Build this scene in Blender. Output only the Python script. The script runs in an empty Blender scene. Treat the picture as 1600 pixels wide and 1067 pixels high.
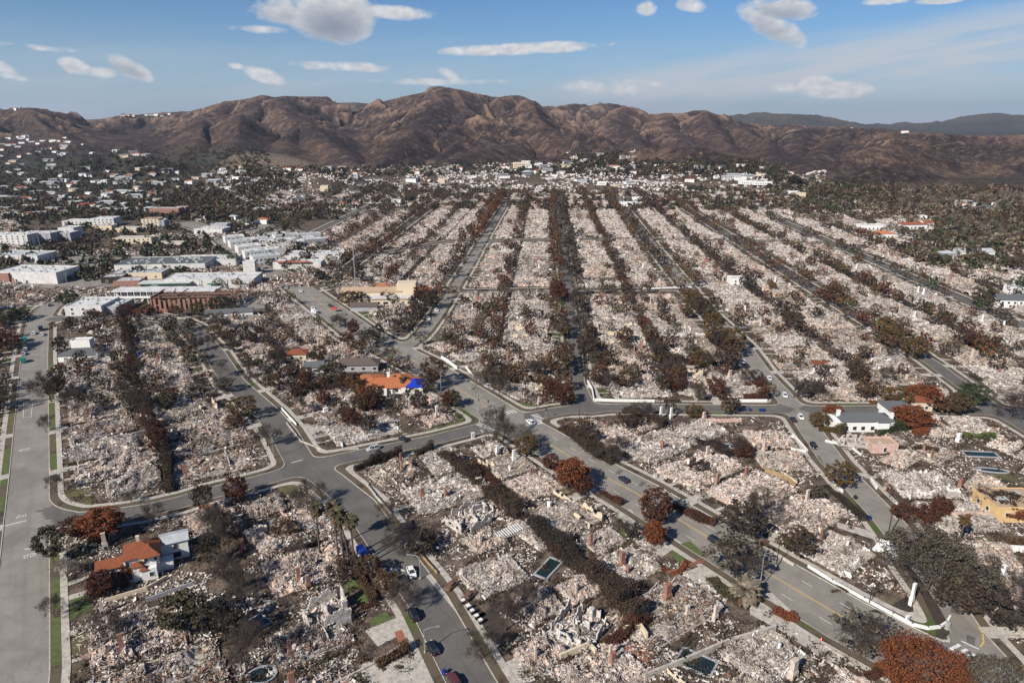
import bpy, math, random
import numpy as np
from mathutils import Vector, Matrix
from mathutils.geometry import tessellate_polygon
R = math.radians
SC = bpy.context.scene
COL = SC.collection
random.seed(5)
rng = np.random.default_rng(11)

# ------------------------------------------------------------------ camera
H, F, CX, CY, HY = 110.0, 1067.0, 800.0, 533.5, 188.0     # metres, pixels of a 1600 wide picture
PIT = math.atan((CY - HY) / F)
SP, CP = math.sin(PIT), math.cos(PIT)
cd = bpy.data.cameras.new('camera'); cam = bpy.data.objects.new('camera', cd); COL.objects.link(cam)
cd.sensor_width = 36; cd.lens = 24.0; cd.clip_start = 1; cd.clip_end = 60000
cam.location = (0, 0, H); cam.rotation_euler = (math.pi/2 - PIT, 0, 0)
SC.camera = cam

# ------------------------------------------------------------------ sun and sky
SUN_EL, SUN_AZ = R(36), math.atan2(-0.66, -0.75)           # the sun stands behind the camera to the left
sdir = Vector((math.sin(SUN_AZ)*math.cos(SUN_EL), math.cos(SUN_AZ)*math.cos(SUN_EL), math.sin(SUN_EL)))
ld = bpy.data.lights.new('sun', 'SUN'); ld.energy = 5.0; ld.angle = R(0.55); ld.color = (1.0, 0.94, 0.85)
lo = bpy.data.objects.new('sun', ld); COL.objects.link(lo); lo.location = (0, 0, 400)
lo.rotation_euler = (-sdir).to_track_quat('-Z', 'Y').to_euler()
SC.view_settings.view_transform = 'Standard'; SC.view_settings.look = 'None'
SC.view_settings.exposure = 0.50; SC.view_settings.gamma = 1
SC.view_settings.use_curve_mapping = False
SC.cycles.max_bounces = 4; SC.cycles.diffuse_bounces = 2; SC.cycles.glossy_bounces = 2
SC.cycles.transparent_max_bounces = 4; SC.cycles.volume_bounces = 0
SC.cycles.use_denoising = True

class NT:
    """tiny node-tree writer"""
    def __init__(s, tree): s.t = tree; tree.nodes.clear()
    def n(s, typ, **kw):
        nd = s.t.nodes.new(typ)
        for k, v in kw.items():
            if k[0] == '_': setattr(nd, k[1:], v)
        for k, v in kw.items():
            if k[0] != '_':
                key = int(k[1:]) if k[0] == 'i' and k[1:].isdigit() else k.replace('__', ' ')
                if isinstance(v, bpy.types.NodeSocket): s.t.links.new(v, nd.inputs[key])
                else: nd.inputs[key].default_value = v
        return nd
    def math(s, op, a, b=0.0, c=0.0, clamp=False):
        return s.n('ShaderNodeMath', _operation=op, _use_clamp=clamp, i0=a, i1=b, i2=c).outputs[0]
    def mix(s, f, a, b, mode='MIX'):
        nd = s.t.nodes.new('ShaderNodeMix'); nd.data_type = 'RGBA'; nd.blend_type = mode
        for key, v in ((0, f), (6, a), (7, b)):
            if isinstance(v, bpy.types.NodeSocket): s.t.links.new(v, nd.inputs[key])
            else: nd.inputs[key].default_value = v if key == 0 else (*v[:3], 1)
        return nd.outputs[2]
    def ramp(s, f, stops, interp='LINEAR'):
        nd = s.t.nodes.new('ShaderNodeValToRGB'); cr = nd.color_ramp; cr.interpolation = interp
        while len(cr.elements) < len(stops): cr.elements.new(0.5)
        for e, (p, c) in zip(cr.elements, stops):
            e.position = p; e.color = (*c, 1) if len(c) == 3 else c
        s.t.links.new(f, nd.inputs[0]); return nd.outputs[0]
    def noise(s, vec, scale, det=3.0, rough=0.55, out=0, dist=0.0):
        return s.n('ShaderNodeTexNoise', Vector=vec, Scale=scale, Detail=det, Roughness=rough, Distortion=dist).outputs[out]
    def link(s, a, b): s.t.links.new(a, b)

w = bpy.data.worlds.new('World'); SC.world = w; w.use_nodes = True
nt = NT(w.node_tree)
sky = nt.n('ShaderNodeTexSky', _sky_type='NISHITA', _sun_disc=False, _sun_elevation=SUN_EL,
           _sun_rotation=SUN_AZ % (2*math.pi), _altitude=100, _air_density=1.0, _dust_density=0.25, _ozone_density=4.0)
tc = nt.n('ShaderNodeTexCoord').outputs['Generated']
sep = nt.n('ShaderNodeSeparateXYZ', Vector=tc)
az = nt.math('ARCTAN2', sep.outputs[0], sep.outputs[1])
el = nt.math('ARCSINE', sep.outputs[2])
def azel(px, py):
    u, v = (px-CX)/F, (CY-py)/F
    x, y, z = u, CP+v*SP, -SP+v*CP
    return math.atan2(x, y), math.asin(z/math.sqrt(x*x+y*y+z*z))
cvec = nt.n('ShaderNodeCombineXYZ', X=az, Y=nt.math('MULTIPLY', el, 1.6), Z=0.0).outputs[0]
nf = nt.noise(cvec, 22.0, 8.0, 0.62, dist=0.4)
nb = nt.noise(cvec, 60.0, 5.0, 0.6)
# puffs of cumulus: (px, py, half width px, half height px, strength, slant)
PUFFS = [(520,25,66,42,1.5,0), (440,18,50,20,.8,0), (398,46,46,7,.7,0), (610,20,70,12,.9,.03), (1205,40,50,24,.95,.5), (1225,14,50,17,1.1,.1),
 (1190,28,26,14,1.0,0), (1012,14,17,12,.95,0), (1078,9,24,12,.85,.1), (1385,2,30,6,1.0,0), (1470,0,32,6,1.0,0), (413,118,33,13,1.05,.25), (370,104,14,6,.9,.2),
 (200,104,30,16,1.0,.45), (120,105,22,13,1.1,.2), (155,113,24,9,.9,0), (8,108,18,10,.9,.4), (22,121,20,6,.9,.2), (702,118,18,12,.9,.4),
 (820,76,150,10,1.0,-.04), (530,104,85,9,.8,.02), (690,128,120,6,.6,.0), (1305,142,52,14,1.25,0), (1275,132,26,14,1.2,0), (1222,138,24,10,.8,0), (60,74,60,5,.35,.05),
 (960,137,110,14,.55,.0)]
def puff(px, py, hw, hh, st, sl):
    a0, e0 = azel(px, py)
    da = nt.math('SUBTRACT', az, a0); de = nt.math('SUBTRACT', el, e0)
    de = nt.math('ADD', de, nt.math('MULTIPLY', da, sl))
    q = nt.math('ADD', nt.math('POWER', nt.math('DIVIDE', da, hw/F), 2.0), nt.math('POWER', nt.math('DIVIDE', de, hh/F*.93), 2.0))
    return nt.math('MULTIPLY', nt.math('SUBTRACT', 1.0, q, clamp=True), st), de, hh/F
mask = None; low = None
for P_ in PUFFS:
    m, de, hh = puff(*P_)
    mask = m if mask is None else nt.math('MAXIMUM', mask, m)
    if P_[3] > 15:
        d = nt.math('MULTIPLY', m, nt.math('MULTIPLY_ADD', de, -0.55/hh, 0.35, clamp=True))
        low = d if low is None else nt.math('MAXIMUM', low, d)
edge = nt.math('MULTIPLY_ADD', nf, 2.6, -1.3)
cl = nt.math('ADD', mask, nt.math('MULTIPLY', edge, 1.0))
cl = nt.math('MULTIPLY', nt.math('SUBTRACT', cl, 0.10), 1.6, clamp=True)
cl = nt.math('MULTIPLY', cl, nt.math('MULTIPLY', mask, 5.0, clamp=True))
# the long veil of stratus on the right
wv = nt.n('ShaderNodeCombineXYZ', X=nt.math('MULTIPLY', az, 2.0), Y=nt.math('MULTIPLY_ADD', az, -2.0, nt.math('MULTIPLY', el, 17.0)), Z=3.0).outputs[0]
wn = nt.noise(wv, 2.6, 7.0, 0.6)
e1 = azel(1300, 110)[1]
band = nt.math('SUBTRACT', 1.0, nt.math('POWER', nt.math('DIVIDE', nt.math('SUBTRACT', nt.math('SUBTRACT', el, e1), nt.math('MULTIPLY', nt.math('SUBTRACT', az, .43), .12)), 0.052), 2.0), clamp=True)
rt = nt.math('MULTIPLY_ADD', az, 3.4, 0.42, clamp=True)
veil = nt.math('MULTIPLY', nt.math('MULTIPLY', band, rt), nt.math('MULTIPLY_ADD', wn, 3.6, -0.95, clamp=True))
hz = nt.math('MULTIPLY_ADD', el, -9.0, 1.0, clamp=True)
veil = nt.math('MULTIPLY', nt.math('MAXIMUM', veil, nt.math('MULTIPLY', hz, nt.math('MULTIPLY_ADD', wn, 1.6, -0.3, clamp=True))), 0.95)
skyc = nt.mix(1.0, sky.outputs[0], (.62, .92, 1.24), 'MULTIPLY')
skyc = nt.mix(nt.math('MULTIPLY', nt.math('MULTIPLY_ADD', el, -5.5, 0.95, clamp=True), .55), skyc, (6.0, 7.9, 9.6))
skyv = nt.mix(veil, skyc, (8.0, 8.5, 9.3))
cc = nt.mix(nt.math('MULTIPLY_ADD', nb, 1.8, -0.35, clamp=True), (7.0, 7.2, 7.8), (12.5, 12.3, 12.1))
cc = nt.mix(nt.math('MULTIPLY', low, 1.3, clamp=True), cc, (3.4, 3.8, 4.8))
skyv = nt.mix(nt.math('MULTIPLY', cl, 0.92), skyv, cc)
bg = nt.n('ShaderNodeBackground', Color=skyv, Strength=0.051)
nt.link(bg.outputs[0], nt.n('ShaderNodeOutputWorld').inputs[0])

# ------------------------------------------------------------------ picture <-> ground
def ray(px, py):
    u, v = (px-CX)/F, (CY-py)/F
    return np.array([u, CP+v*SP, -SP+v*CP])
def G(px, py):
    d = ray(px, py); t = H/-d[2]; return (d[0]*t, d[1]*t)
def GY(px, py, Y):
    d = ray(px, py); t = Y/d[1]; return (d[0]*t, Y, H+d[2]*t)
def PXM(py): return CP*(py-HY)/H      # pixels per metre for ground seen at row py
def XY(x, y, z=0):
    dx, dy, dz = x, y, z-H
    zc = dy*CP - dz*SP; vv = dy*SP + dz*CP
    return CX+F*dx/zc, CY-F*vv/zc

# ------------------------------------------------------------------ noise
def hsh(i, j, s):
    n = (i.astype(np.int64)*374761393 + j.astype(np.int64)*668265263 + s*974711) & 0x7fffffff
    n = (n ^ (n >> 13))*1274126177 & 0x7fffffff
    n = (n ^ (n >> 16)); return (n & 0xffff)/65535.0
def vnoise(x, y, s=0):
    x = np.asarray(x, float); y = np.asarray(y, float)
    i, j = np.floor(x), np.floor(y); fx, fy = x-i, y-j
    fx = fx*fx*fx*(fx*(fx*6-15)+10); fy = fy*fy*fy*(fy*(fy*6-15)+10)
    a = hsh(i, j, s); b = hsh(i+1, j, s); c = hsh(i, j+1, s); d = hsh(i+1, j+1, s)
    return (a*(1-fx)+b*fx)*(1-fy)+(c*(1-fx)+d*fx)*fy
def fbm(x, y, o=4, s=0, g=.5):
    t = 0; a = 1; n = 0
    for k in range(o):
        t = t + a*vnoise(x, y, s+k*17); n += a; a *= g
        x, y = x*1.97*.8+y*1.97*.6+3.1, y*1.97*.8-x*1.97*.6+1.7
    return t/n
def ridged(x, y, o=5, s=0, g=.5):
    t = 0; a = 1; n = 0; wgt = 1
    for k in range(o):
        v = 1-np.abs(2*vnoise(x, y, s+k*31)-1); v = v*v
        t = t + a*v*wgt; n += a; wgt = np.clip(v*1.6, 0, 1); a *= g
        x, y = x*2.03*.78+y*2.03*.626+5.2, y*2.03*.78-x*2.03*.626+2.9
    return t/n

# ------------------------------------------------------------------ hills: ridge lines (distance, slope, [(px, py)...])
RIDGES = [
 (2500,.34,[(-120,176),(0,172),(20,170),(45,168),(65,171),(90,175),(105,181),(120,187),(156,203),(207,223),(235,240)]),
 (2350,.45,[(45,169),(60,190),(95,215),(130,232)]),
 (2450,.45,[(90,175),(140,212),(165,230)]),
 (3300,.40,[(110,189),(129,187),(168,186),(195,181),(228,178),(261,176),(300,174),(324,166),(354,158),(380,155),(400,151),(412,149),(430,152),(445,150),(470,151),(490,151),(510,156),(525,161),(544,176)]),
 (2900,.5,[(354,158),(330,175),(300,190),(270,205),(250,225),(235,238)]),
 (2900,.5,[(412,150),(400,172),(365,190),(340,210),(330,240)]),
 (2800,.5,[(445,151),(455,180),(475,187),(499,208),(520,229),(550,250),(570,272)]),
 (2300,.5,[(475,187),(450,215),(440,240),(455,265)]),
 (2300,.5,[(200,222),(225,214),(255,209),(285,190),(315,186),(345,180),(375,177),(400,190),(425,212),(440,235)]),
 (2100,.5,[(315,187),(310,215),(290,240),(280,262)]),
 (2050,.5,[(375,178),(370,210),(350,240),(345,265)]),
 (1450,.55,[(345,262),(370,246),(400,237),(436,241),(475,251),(499,266),(520,285)]),
 (1350,.34,[(114,272),(132,252),(159,245),(185,243),(210,245),(237,258),(250,270)]),
 (5200,.35,[(505,165),(530,161),(555,160),(575,162),(600,170)]),
 (3200,.46,[(544,177),(565,167),(585,164),(598,160),(610,156),(635,150),(660,145),(675,140),(692,136),(702,139),(712,139),(740,148),(765,151),(780,152),(800,149),(808,149),(822,154),(833,162),(845,169),(875,187),(914,205),(944,217),(968,233)]),
 (2850,.52,[(660,146),(649,166),(610,184),(585,205),(560,232)]),
 (2800,.52,[(692,137),(690,160),(660,185),(640,205),(605,235),(590,265)]),
 (2750,.52,[(712,140),(730,170),(715,195),(690,215),(655,238),(625,254),(600,268)]),
 (2800,.52,[(740,149),(775,190),(730,208),(705,228),(680,250)]),
 (2750,.52,[(780,153),(790,178),(800,199),(775,208),(745,222)]),
 (2250,.48,[(868,225),(830,222),(800,226),(760,231),(715,246),(685,262),(650,272)]),
 (2300,.5,[(822,155),(845,190),(850,205),(890,208),(935,211),(965,235)]),
 (4300,.42,[(825,170),(845,167),(858,165),(870,167),(885,163),(897,162),(908,166),(920,169),(935,164),(953,161),(960,163),(968,172)]),
 (3400,.48,[(940,190),(965,172),(980,167),(985,167),(995,172),(1010,180),(1040,176),(1055,177),(1070,176),(1085,173),(1103,172),(1115,177),(1130,181),(1150,190),(1175,194),(1200,196),(1235,198),(1260,200),(1300,197),(1329,198),(1355,201),(1380,201),(1410,206),(1470,208),(1500,211),(1530,212),(1600,210),(1720,212)]),
 (3000,.52,[(980,168),(960,190),(980,205),(1000,225),(1010,240)]),
 (2900,.52,[(1046,178),(1046,199),(1075,215),(1085,235)]),
 (2800,.52,[(1103,173),(1110,195),(1130,220),(1150,240)]),
 (2700,.52,[(1150,190),(1170,208),(1200,223),(1215,245)]),
 (2700,.52,[(1260,200),(1245,225),(1245,244),(1255,262)]),
 (2600,.5,[(1329,199),(1320,215),(1290,232),(1270,250)]),
 (1430,.5,[(930,243),(959,235),(1010,232),(1070,232),(1100,235),(1160,247),(1200,262),(1230,282)]),
 (1500,.5,[(1275,270),(1299,256),(1335,241),(1368,229),(1410,226),(1455,231),(1500,243),(1560,258),(1640,262)]),
 (1850,.5,[(1410,209),(1450,220),(1500,226),(1560,228),(1650,226)]),
 (1220,.42,[(1290,290),(1320,275),(1368,259),(1425,265),(1485,280),(1560,292),(1680,300)]),
 (6500,.30,[(1120,186),(1145,180),(1160,177),(1175,176),(1200,175),(1225,177),(1250,179),(1275,179),(1290,182),(1310,186),(1330,190),(1350,194),(1380,200)]),
 (7500,.28,[(1340,196),(1375,192),(1400,192),(1420,190),(1440,192),(1460,191),(1480,188),(1500,183),(1520,180),(1540,178),(1560,176),(1575,178),(1600,180),(1660,176),(1760,184)]),
 (1480,.14,[(840,262),(870,252),(900,245),(930,244),(960,252),(990,260)]),
]
SEG = []; cum = 0.0
for Y0, sl, pts in RIDGES:
    n = len(pts); rx = random.random()*9
    lim = lambda py, y: min(y, .93*H*F/max(1, py-HY)) if py > 189 else y      # never under the ground
    rf = lambda px: 1-.36*min(1, max(0, (px-1180)/260)) if 3300 < Y0 < 3500 else 1
    P3 = [GY(px, py, lim(py, rf(px)*Y0*(1+.03*math.sin(rx+i*1.3)))) for i, (px, py) in enumerate(pts)]
    if len(pts) < 9 and sl > .44:                      # spurs come down towards the town
        end = lim(pts[-1][1], Y0*.8)
        P3 = [GY(px, py, lim(py, Y0*1.05+(end-Y0*1.05)*i/(n-1))) for i, (px, py) in enumerate(pts)]
    for a, b in zip(P3, P3[1:]): SEG.append((a, b, sl, cum)); cum += math.hypot(b[0]-a[0], b[1]-a[1])
    cum += 777
def base(x, y):
    r = np.hypot(x, y)
    z = np.clip(r-1500, 0, 2500)*.004
    z = z+np.clip(y-1050, 0, 1300)*.040*np.clip((-x-330)/250, 0, 1)
    return np.where(y > 0, z, 0)
def terr(x, y):
    x = np.asarray(x, float); y = np.asarray(y, float)
    b = base(x, y)
    ok = (y > 1040)
    if not ok.any(): return b
    xx, yy = x[ok] if x.ndim else x, y[ok] if x.ndim else y
    hh = np.full(np.shape(xx), -1e3); dd = np.full(np.shape(xx), 1e4); ss = np.zeros(np.shape(xx))
    wp = fbm(xx/260, yy/260, 3, 5)-.5; wq = fbm(xx/260, yy/260, 3, 55)-.5
    wx, wy = xx+wp*90, yy+wq*90
    for (a, c, sl, cu) in SEG:
        ax, ay, az_ = a; cx, cy, cz = c
        ux, uy = cx-ax, cy-ay; L = ux*ux+uy*uy
        t = np.clip(((xx-ax)*ux+(yy-ay)*uy)/L, 0, 1)
        d = np.hypot(xx-ax-t*ux, yy-ay-t*uy)
        t2 = np.clip(((wx-ax)*ux+(wy-ay)*uy)/L, 0, 1)
        d2 = np.hypot(wx-ax-t2*ux, wy-ay-t2*uy)
        de = d*.3+d2*.7
        de = np.minimum(de, d*1.3)
        z = az_+t*(cz-az_) - sl*(de - 24*(1-np.exp(-de/24)))*(1.12-.30*np.clip(de/450, 0, 1))
        k = z > hh
        hh = np.where(k, z, hh); dd = np.where(k, d, dd); ss = np.where(k, cu+t2*math.sqrt(L), ss)
    bb = b[ok] if x.ndim else b
    amp = np.clip(dd/110, 0.03, 1)*np.clip((hh-bb+5)/40, 0, 1)
    rr_ = np.hypot(xx, yy); near = np.clip(rr_/3000, .6, 1.3)*np.clip(1.5-rr_/6000, .35, 1)
    hh = hh + amp*near*(64*(ridged(wx/250, wy/250, 5, 3)-.50) + 20*(ridged(xx/68, yy/68, 4, 71, .6)-.5))
    gul = ridged(ss/70+wp*2.2, dd/330+ss/900, 4, 91, .6)-.42
    hh = hh+np.clip(dd/90, 0, 1)*np.clip((hh-bb)/40, 0, 1)*near*42*gul
    out = np.maximum(bb, hh)
    k = 8.0; dlt = np.clip(1-np.abs(bb-hh)/k, 0, 1); out = out+dlt*dlt*k/4
    if x.ndim:
        res = b.copy(); res[ok] = out; return res
    return out
GRID = {}
def tlook(x, y):
    """height read back from the finished terrain sheet"""
    x = np.asarray(x, float); y = np.asarray(y, float)
    a = np.degrees(np.arctan2(x, y)); r = np.hypot(x, y)
    i = np.interp(a, GRID['az'], np.arange(len(GRID['az']))); j = np.interp(r, GRID['r'], np.arange(len(GRID['r'])))
    i0 = np.clip(i.astype(int), 0, len(GRID['az'])-2); j0 = np.clip(j.astype(int), 0, len(GRID['r'])-2); fi, fj = i-i0, j-j0; t = GRID['z']
    return (t[j0, i0]*(1-fi)+t[j0, i0+1]*fi)*(1-fj)+(t[j0+1, i0]*(1-fi)+t[j0+1, i0+1]*fi)*fj
def Z(x, y): return float(tlook([x], [y])[0]) if y > 1030 else 0.0
def P(px, py):
    """first point of the terrain on the sight line"""
    d = ray(px, py)
    if d[2] < 0 and H/-d[2]*d[1] < 1030: t = H/-d[2]; return (d[0]*t, d[1]*t, 0.0)
    ts = np.linspace(1000, 9000, 1200)
    X, Y_, ZZ = d[0]*ts, d[1]*ts, H+d[2]*ts
    h = tlook(X, Y_); k = np.argmax(ZZ < h)
    if not (ZZ < h).any(): k = -1
    return (X[k], Y_[k], float(h[k]))

# ------------------------------------------------------------------ mesh helpers
def mesh(name, V, Q=None, T=None, mats=(), mi=None, smooth=False, N=None):
    me = bpy.data.meshes.new(name)
    V = np.asarray(V, np.float32).reshape(-1, 3)
    Q = np.zeros((0, 4), np.int32) if Q is None else np.asarray(Q, np.int32).reshape(-1, 4)
    T = np.zeros((0, 3), np.int32) if T is None else np.asarray(T, np.int32).reshape(-1, 3)
    me.vertices.add(len(V)); me.vertices.foreach_set('co', V.ravel())
    me.loops.add(Q.size+T.size); me.loops.foreach_set('vertex_index', np.concatenate([Q.ravel(), T.ravel()]))
    me.polygons.add(len(Q)+len(T))
    st = np.concatenate([np.arange(len(Q))*4, Q.size+np.arange(len(T))*3]).astype(np.int32)
    me.polygons.foreach_set('loop_start', st)
    if mi is not None: me.polygons.foreach_set('material_index', np.asarray(mi, np.int32))
    me.polygons.foreach_set('use_smooth', np.full(len(Q)+len(T), smooth))
    for m in mats: me.materials.append(m)
    me.update(calc_edges=True); me.validate(clean_customdata=False)
    return me
class MB:
    """collects quads / triangles of one mesh"""
    def __init__(s): s.V = []; s.Q = []; s.T = []; s.mq = []; s.mt = []; s.n = 0
    def add(s, V, Q=None, T=None, m=0):
        V = np.asarray(V, float).reshape(-1, 3)
        if Q is not None and len(Q): Q = np.asarray(Q, int).reshape(-1, 4); s.Q.append(Q+s.n); s.mq.append(np.full(len(Q), m))
        if T is not None and len(T): T = np.asarray(T, int).reshape(-1, 3); s.T.append(T+s.n); s.mt.append(np.full(len(T), m))
        s.V.append(V); s.n += len(V); return s
    def box(s, x, y, z, sx, sy, sz, rz=0, m=0, taper=1.0, tilt=None):
        """box standing on z, centre x, y, full sizes"""
        c = np.array([[-1,-1,0],[1,-1,0],[1,1,0],[-1,1,0],[-1,-1,1],[1,-1,1],[1,1,1],[-1,1,1]], float)
        k = np.where(c[:, 2] > 0, taper, 1.0)
        v = np.stack([c[:,0]*sx/2*k, c[:,1]*sy/2*k, c[:,2]*sz], 1)
        if tilt is not None: v = v @ np.array(Matrix.Rotation(tilt[0], 3, 'X') @ Matrix.Rotation(tilt[1], 3, 'Y')).T
        cs, sn = math.cos(rz), math.sin(rz)
        v = np.stack([v[:,0]*cs-v[:,1]*sn+x, v[:,0]*sn+v[:,1]*cs+y, v[:,2]+z], 1)
        return s.add(v, BOXQ, m=m)
    def cyl(s, p0, p1, r0, r1, n=8, m=0, cap=True):
        p0, p1 = np.array(p0, float), np.array(p1, float)
        V, Q = tubes([(p0, p1, r0, r1)], n); s.add(V, Q, m=m)
        if cap:
            a = np.arange(1, n-1); o = n
            s.add(V[n:], T=np.stack([np.zeros(n-2, int), a, a+1], 1), m=m)
        return s
    def poly(s, pts, z=0, m=0, h=None):
        """flat polygon (fan) at z, or a prism of height h"""
        n = len(pts); zz = z if h is None else z+h
        v = [(x, y, zz) for x, y in pts]
        s.add(v, T=[(0, i, i+1) for i in range(1, n-1)], m=m)
        if h:
            lowv = [(x, y, z) for x, y in pts]
            s.add(v+lowv, Q=[(i, n+i, n+(i+1) % n, (i+1) % n) for i in range(n)], m=m)
        return s
    def build(s, name, mats, parent=None, smooth=False, loc=None, rz=None):
        mats = mats if isinstance(mats, (list, tuple)) else [mats]
        me = s.mesh(name, mats, smooth)
        return link(name, me, parent, loc, rz)
    def mesh(s, name, mats, smooth=False):
        mats = mats if isinstance(mats, (list, tuple)) else [mats]
        V = np.concatenate(s.V) if s.V else np.zeros((0, 3))
        Q = np.concatenate(s.Q) if s.Q else None; T = np.concatenate(s.T) if s.T else None
        mi = np.concatenate((s.mq or [np.zeros(0, int)])+(s.mt or [np.zeros(0, int)]))
        return mesh(name, V, Q, T, mats, mi, smooth)
BOXQ = np.array([[0,1,5,4],[1,2,6,5],[2,3,7,6],[3,0,4,7],[4,5,6,7],[3,2,1,0]])
def link(name, me, parent=None, loc=None, rz=None):
    o = bpy.data.objects.new(name, me); COL.objects.link(o)
    if parent is not None: o.parent = parent
    if loc is not None: o.location = loc
    if rz is not None: o.rotation_euler = (0, 0, rz)
    return o
def empty(name, loc, rz=0):
    o = bpy.data.objects.new(name, None); COL.objects.link(o); o.location = loc; o.rotation_euler = (0, 0, rz)
    o.empty_display_size = .5; return o
SEEN = {}
def tag(o, label=None, cat=None, group=None, kind=None):
    if label:
        w_ = label.split()
        while len(w_) > 16 and 'the' in w_: w_.remove('the')
        label = ' '.join(w_)
    if label: o['label'] = label; SEEN[label] = SEEN.get(label, 0)+1
    if cat: o['category'] = cat
    if group: o['group'] = group
    if kind: o['kind'] = kind
    return o
def dup(root, loc, rz=None, sc=None):
    r = root.copy(); COL.objects.link(r); r.location = loc
    if rz is not None: r.rotation_euler = (0, 0, rz)
    if sc is not None: r.scale = (sc, sc, sc) if not isinstance(sc, tuple) else sc
    for k in ('label', 'group'):
        if k in r: del r[k]
    for ch in root.children:
        c = ch.copy(); COL.objects.link(c); c.parent = r
        for g in ch.children:
            d = g.copy(); COL.objects.link(d); d.parent = c
    return r
def drop(root):
    for ch in list(root.children):
        for g in list(ch.children): bpy.data.objects.remove(g)
        bpy.data.objects.remove(ch)
    bpy.data.objects.remove(root)
def rotm(ax, ay, az_):
    """stack of rotation matrices from euler arrays"""
    cx, sx, cy, sy, cz, sz = np.cos(ax), np.sin(ax), np.cos(ay), np.sin(ay), np.cos(az_), np.sin(az_)
    M = np.empty((len(ax), 3, 3))
    M[:,0,0] = cz*cy; M[:,0,1] = cz*sy*sx-sz*cx; M[:,0,2] = cz*sy*cx+sz*sx
    M[:,1,0] = sz*cy; M[:,1,1] = sz*sy*sx+cz*cx; M[:,1,2] = sz*sy*cx-cz*sx
    M[:,2,0] = -sy; M[:,2,1] = cy*sx; M[:,2,2] = cy*cx
    return M
def boxes(C, S, M, g, jit=0.0):
    n = len(C)
    c = np.array([[-1,-1,-1],[1,-1,-1],[1,1,-1],[-1,1,-1],[-1,-1,1],[1,-1,1],[1,1,1],[-1,1,1]], float)/2
    v = c[None]*S[:, None, :]
    if jit: v = v*(1+g.uniform(-jit, jit, v.shape))
    v = np.einsum('nij,nkj->nki', M, v)+C[:, None, :]
    return v.reshape(-1, 3), (BOXQ[None, :5]+np.arange(n)[:, None, None]*8).reshape(-1, 4)
def quads(C, S, g, flat=0.0, asp=1.0):
    """randomly turned small quads (leaf clumps)"""
    n = len(C); a = g.normal(size=(n, 3)); a[:, 2] *= (1-flat); a /= np.linalg.norm(a, axis=1)[:, None]+1e-9
    b = g.normal(size=(n, 3)); b[:, 2] *= (1-flat); b -= a*(a*b).sum(1)[:, None]; b /= np.linalg.norm(b, axis=1)[:, None]+1e-9
    a *= S[:, None]/2; b *= S[:, None]/2*asp
    v = np.stack([C-a*.9-b*.4, C-a*.1+b*.9, C+a+b*.3, C+a*.2-b], 1)
    return v.reshape(-1, 3), np.arange(4*n).reshape(-1, 4)
def tubes(segs, n=4):
    P0 = np.array([s[0] for s in segs]); P1 = np.array([s[1] for s in segs])
    r0 = np.array([s[2] for s in segs]); r1 = np.array([s[3] for s in segs])
    d = P1-P0; d /= np.linalg.norm(d, axis=1)[:, None]+1e-9
    up = np.where(np.abs(d[:, 2:3]) > .9, np.array([[1., 0, 0]]), np.array([[0, 0, 1.]]))
    a = np.cross(d, up); a /= np.linalg.norm(a, axis=1)[:, None]; b = np.cross(d, a)
    th = np.arange(n)*2*math.pi/n
    ring = a[:, None]*np.cos(th)[None, :, None]+b[:, None]*np.sin(th)[None, :, None]
    V = np.concatenate([P0[:, None]+ring*r0[:, None, None], P1[:, None]+ring*r1[:, None, None]], 1)
    i = np.arange(n); q = np.stack([i, (i+1) % n, n+(i+1) % n, n+i], 1)[:, ::-1]
    return V.reshape(-1, 3), (q[None]+np.arange(len(segs))[:, None, None]*2*n).reshape(-1, 4)

# ------------------------------------------------------------------ materials
def newmat(name):
    m = bpy.data.materials.new(name); m.use_nodes = True
    return m, NT(m.node_tree)
def fin(nt, col, rough=.9, bump=None, bs=.4, bd=.05, spec=.25, metal=0.0, **kw):
    b = nt.n('ShaderNodeBsdfPrincipled', Roughness=rough, Metallic=metal, **{'Specular__IOR__Level': spec})
    if isinstance(col, bpy.types.NodeSocket): nt.link(col, b.inputs[0])
    else: b.inputs[0].default_value = (*col, 1)
    if bump is not None:
        bn = nt.n('ShaderNodeBump', Height=bump, Strength=bs, Distance=bd); nt.link(bn.outputs[0], b.inputs['Normal'])
    nt.link(b.outputs[0], nt.n('ShaderNodeOutputMaterial').inputs[0])
def wpos(nt): return nt.n('ShaderNodeNewGeometry').outputs['Position']
def opos(nt): return nt.n('ShaderNodeTexCoord').outputs['Object']
def simple(name, c1, c2=None, scale=3.0, rough=.85, spec=.3, metal=0.0, bs=.0, world=False, det=4):
    """paint-like surface: two tones mixed by noise"""
    m, nt = newmat(name); v = wpos(nt) if world else opos(nt)
    c2 = c2 or tuple(x*.7 for x in c1)
    f = nt.noise(v, scale, det, .6)
    col = nt.mix(nt.math('MULTIPLY_ADD', f, 2.4, -.7, clamp=True), c1, c2)
    fin(nt, col, rough, f if bs else None, bs, .05, spec, metal); return m
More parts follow.
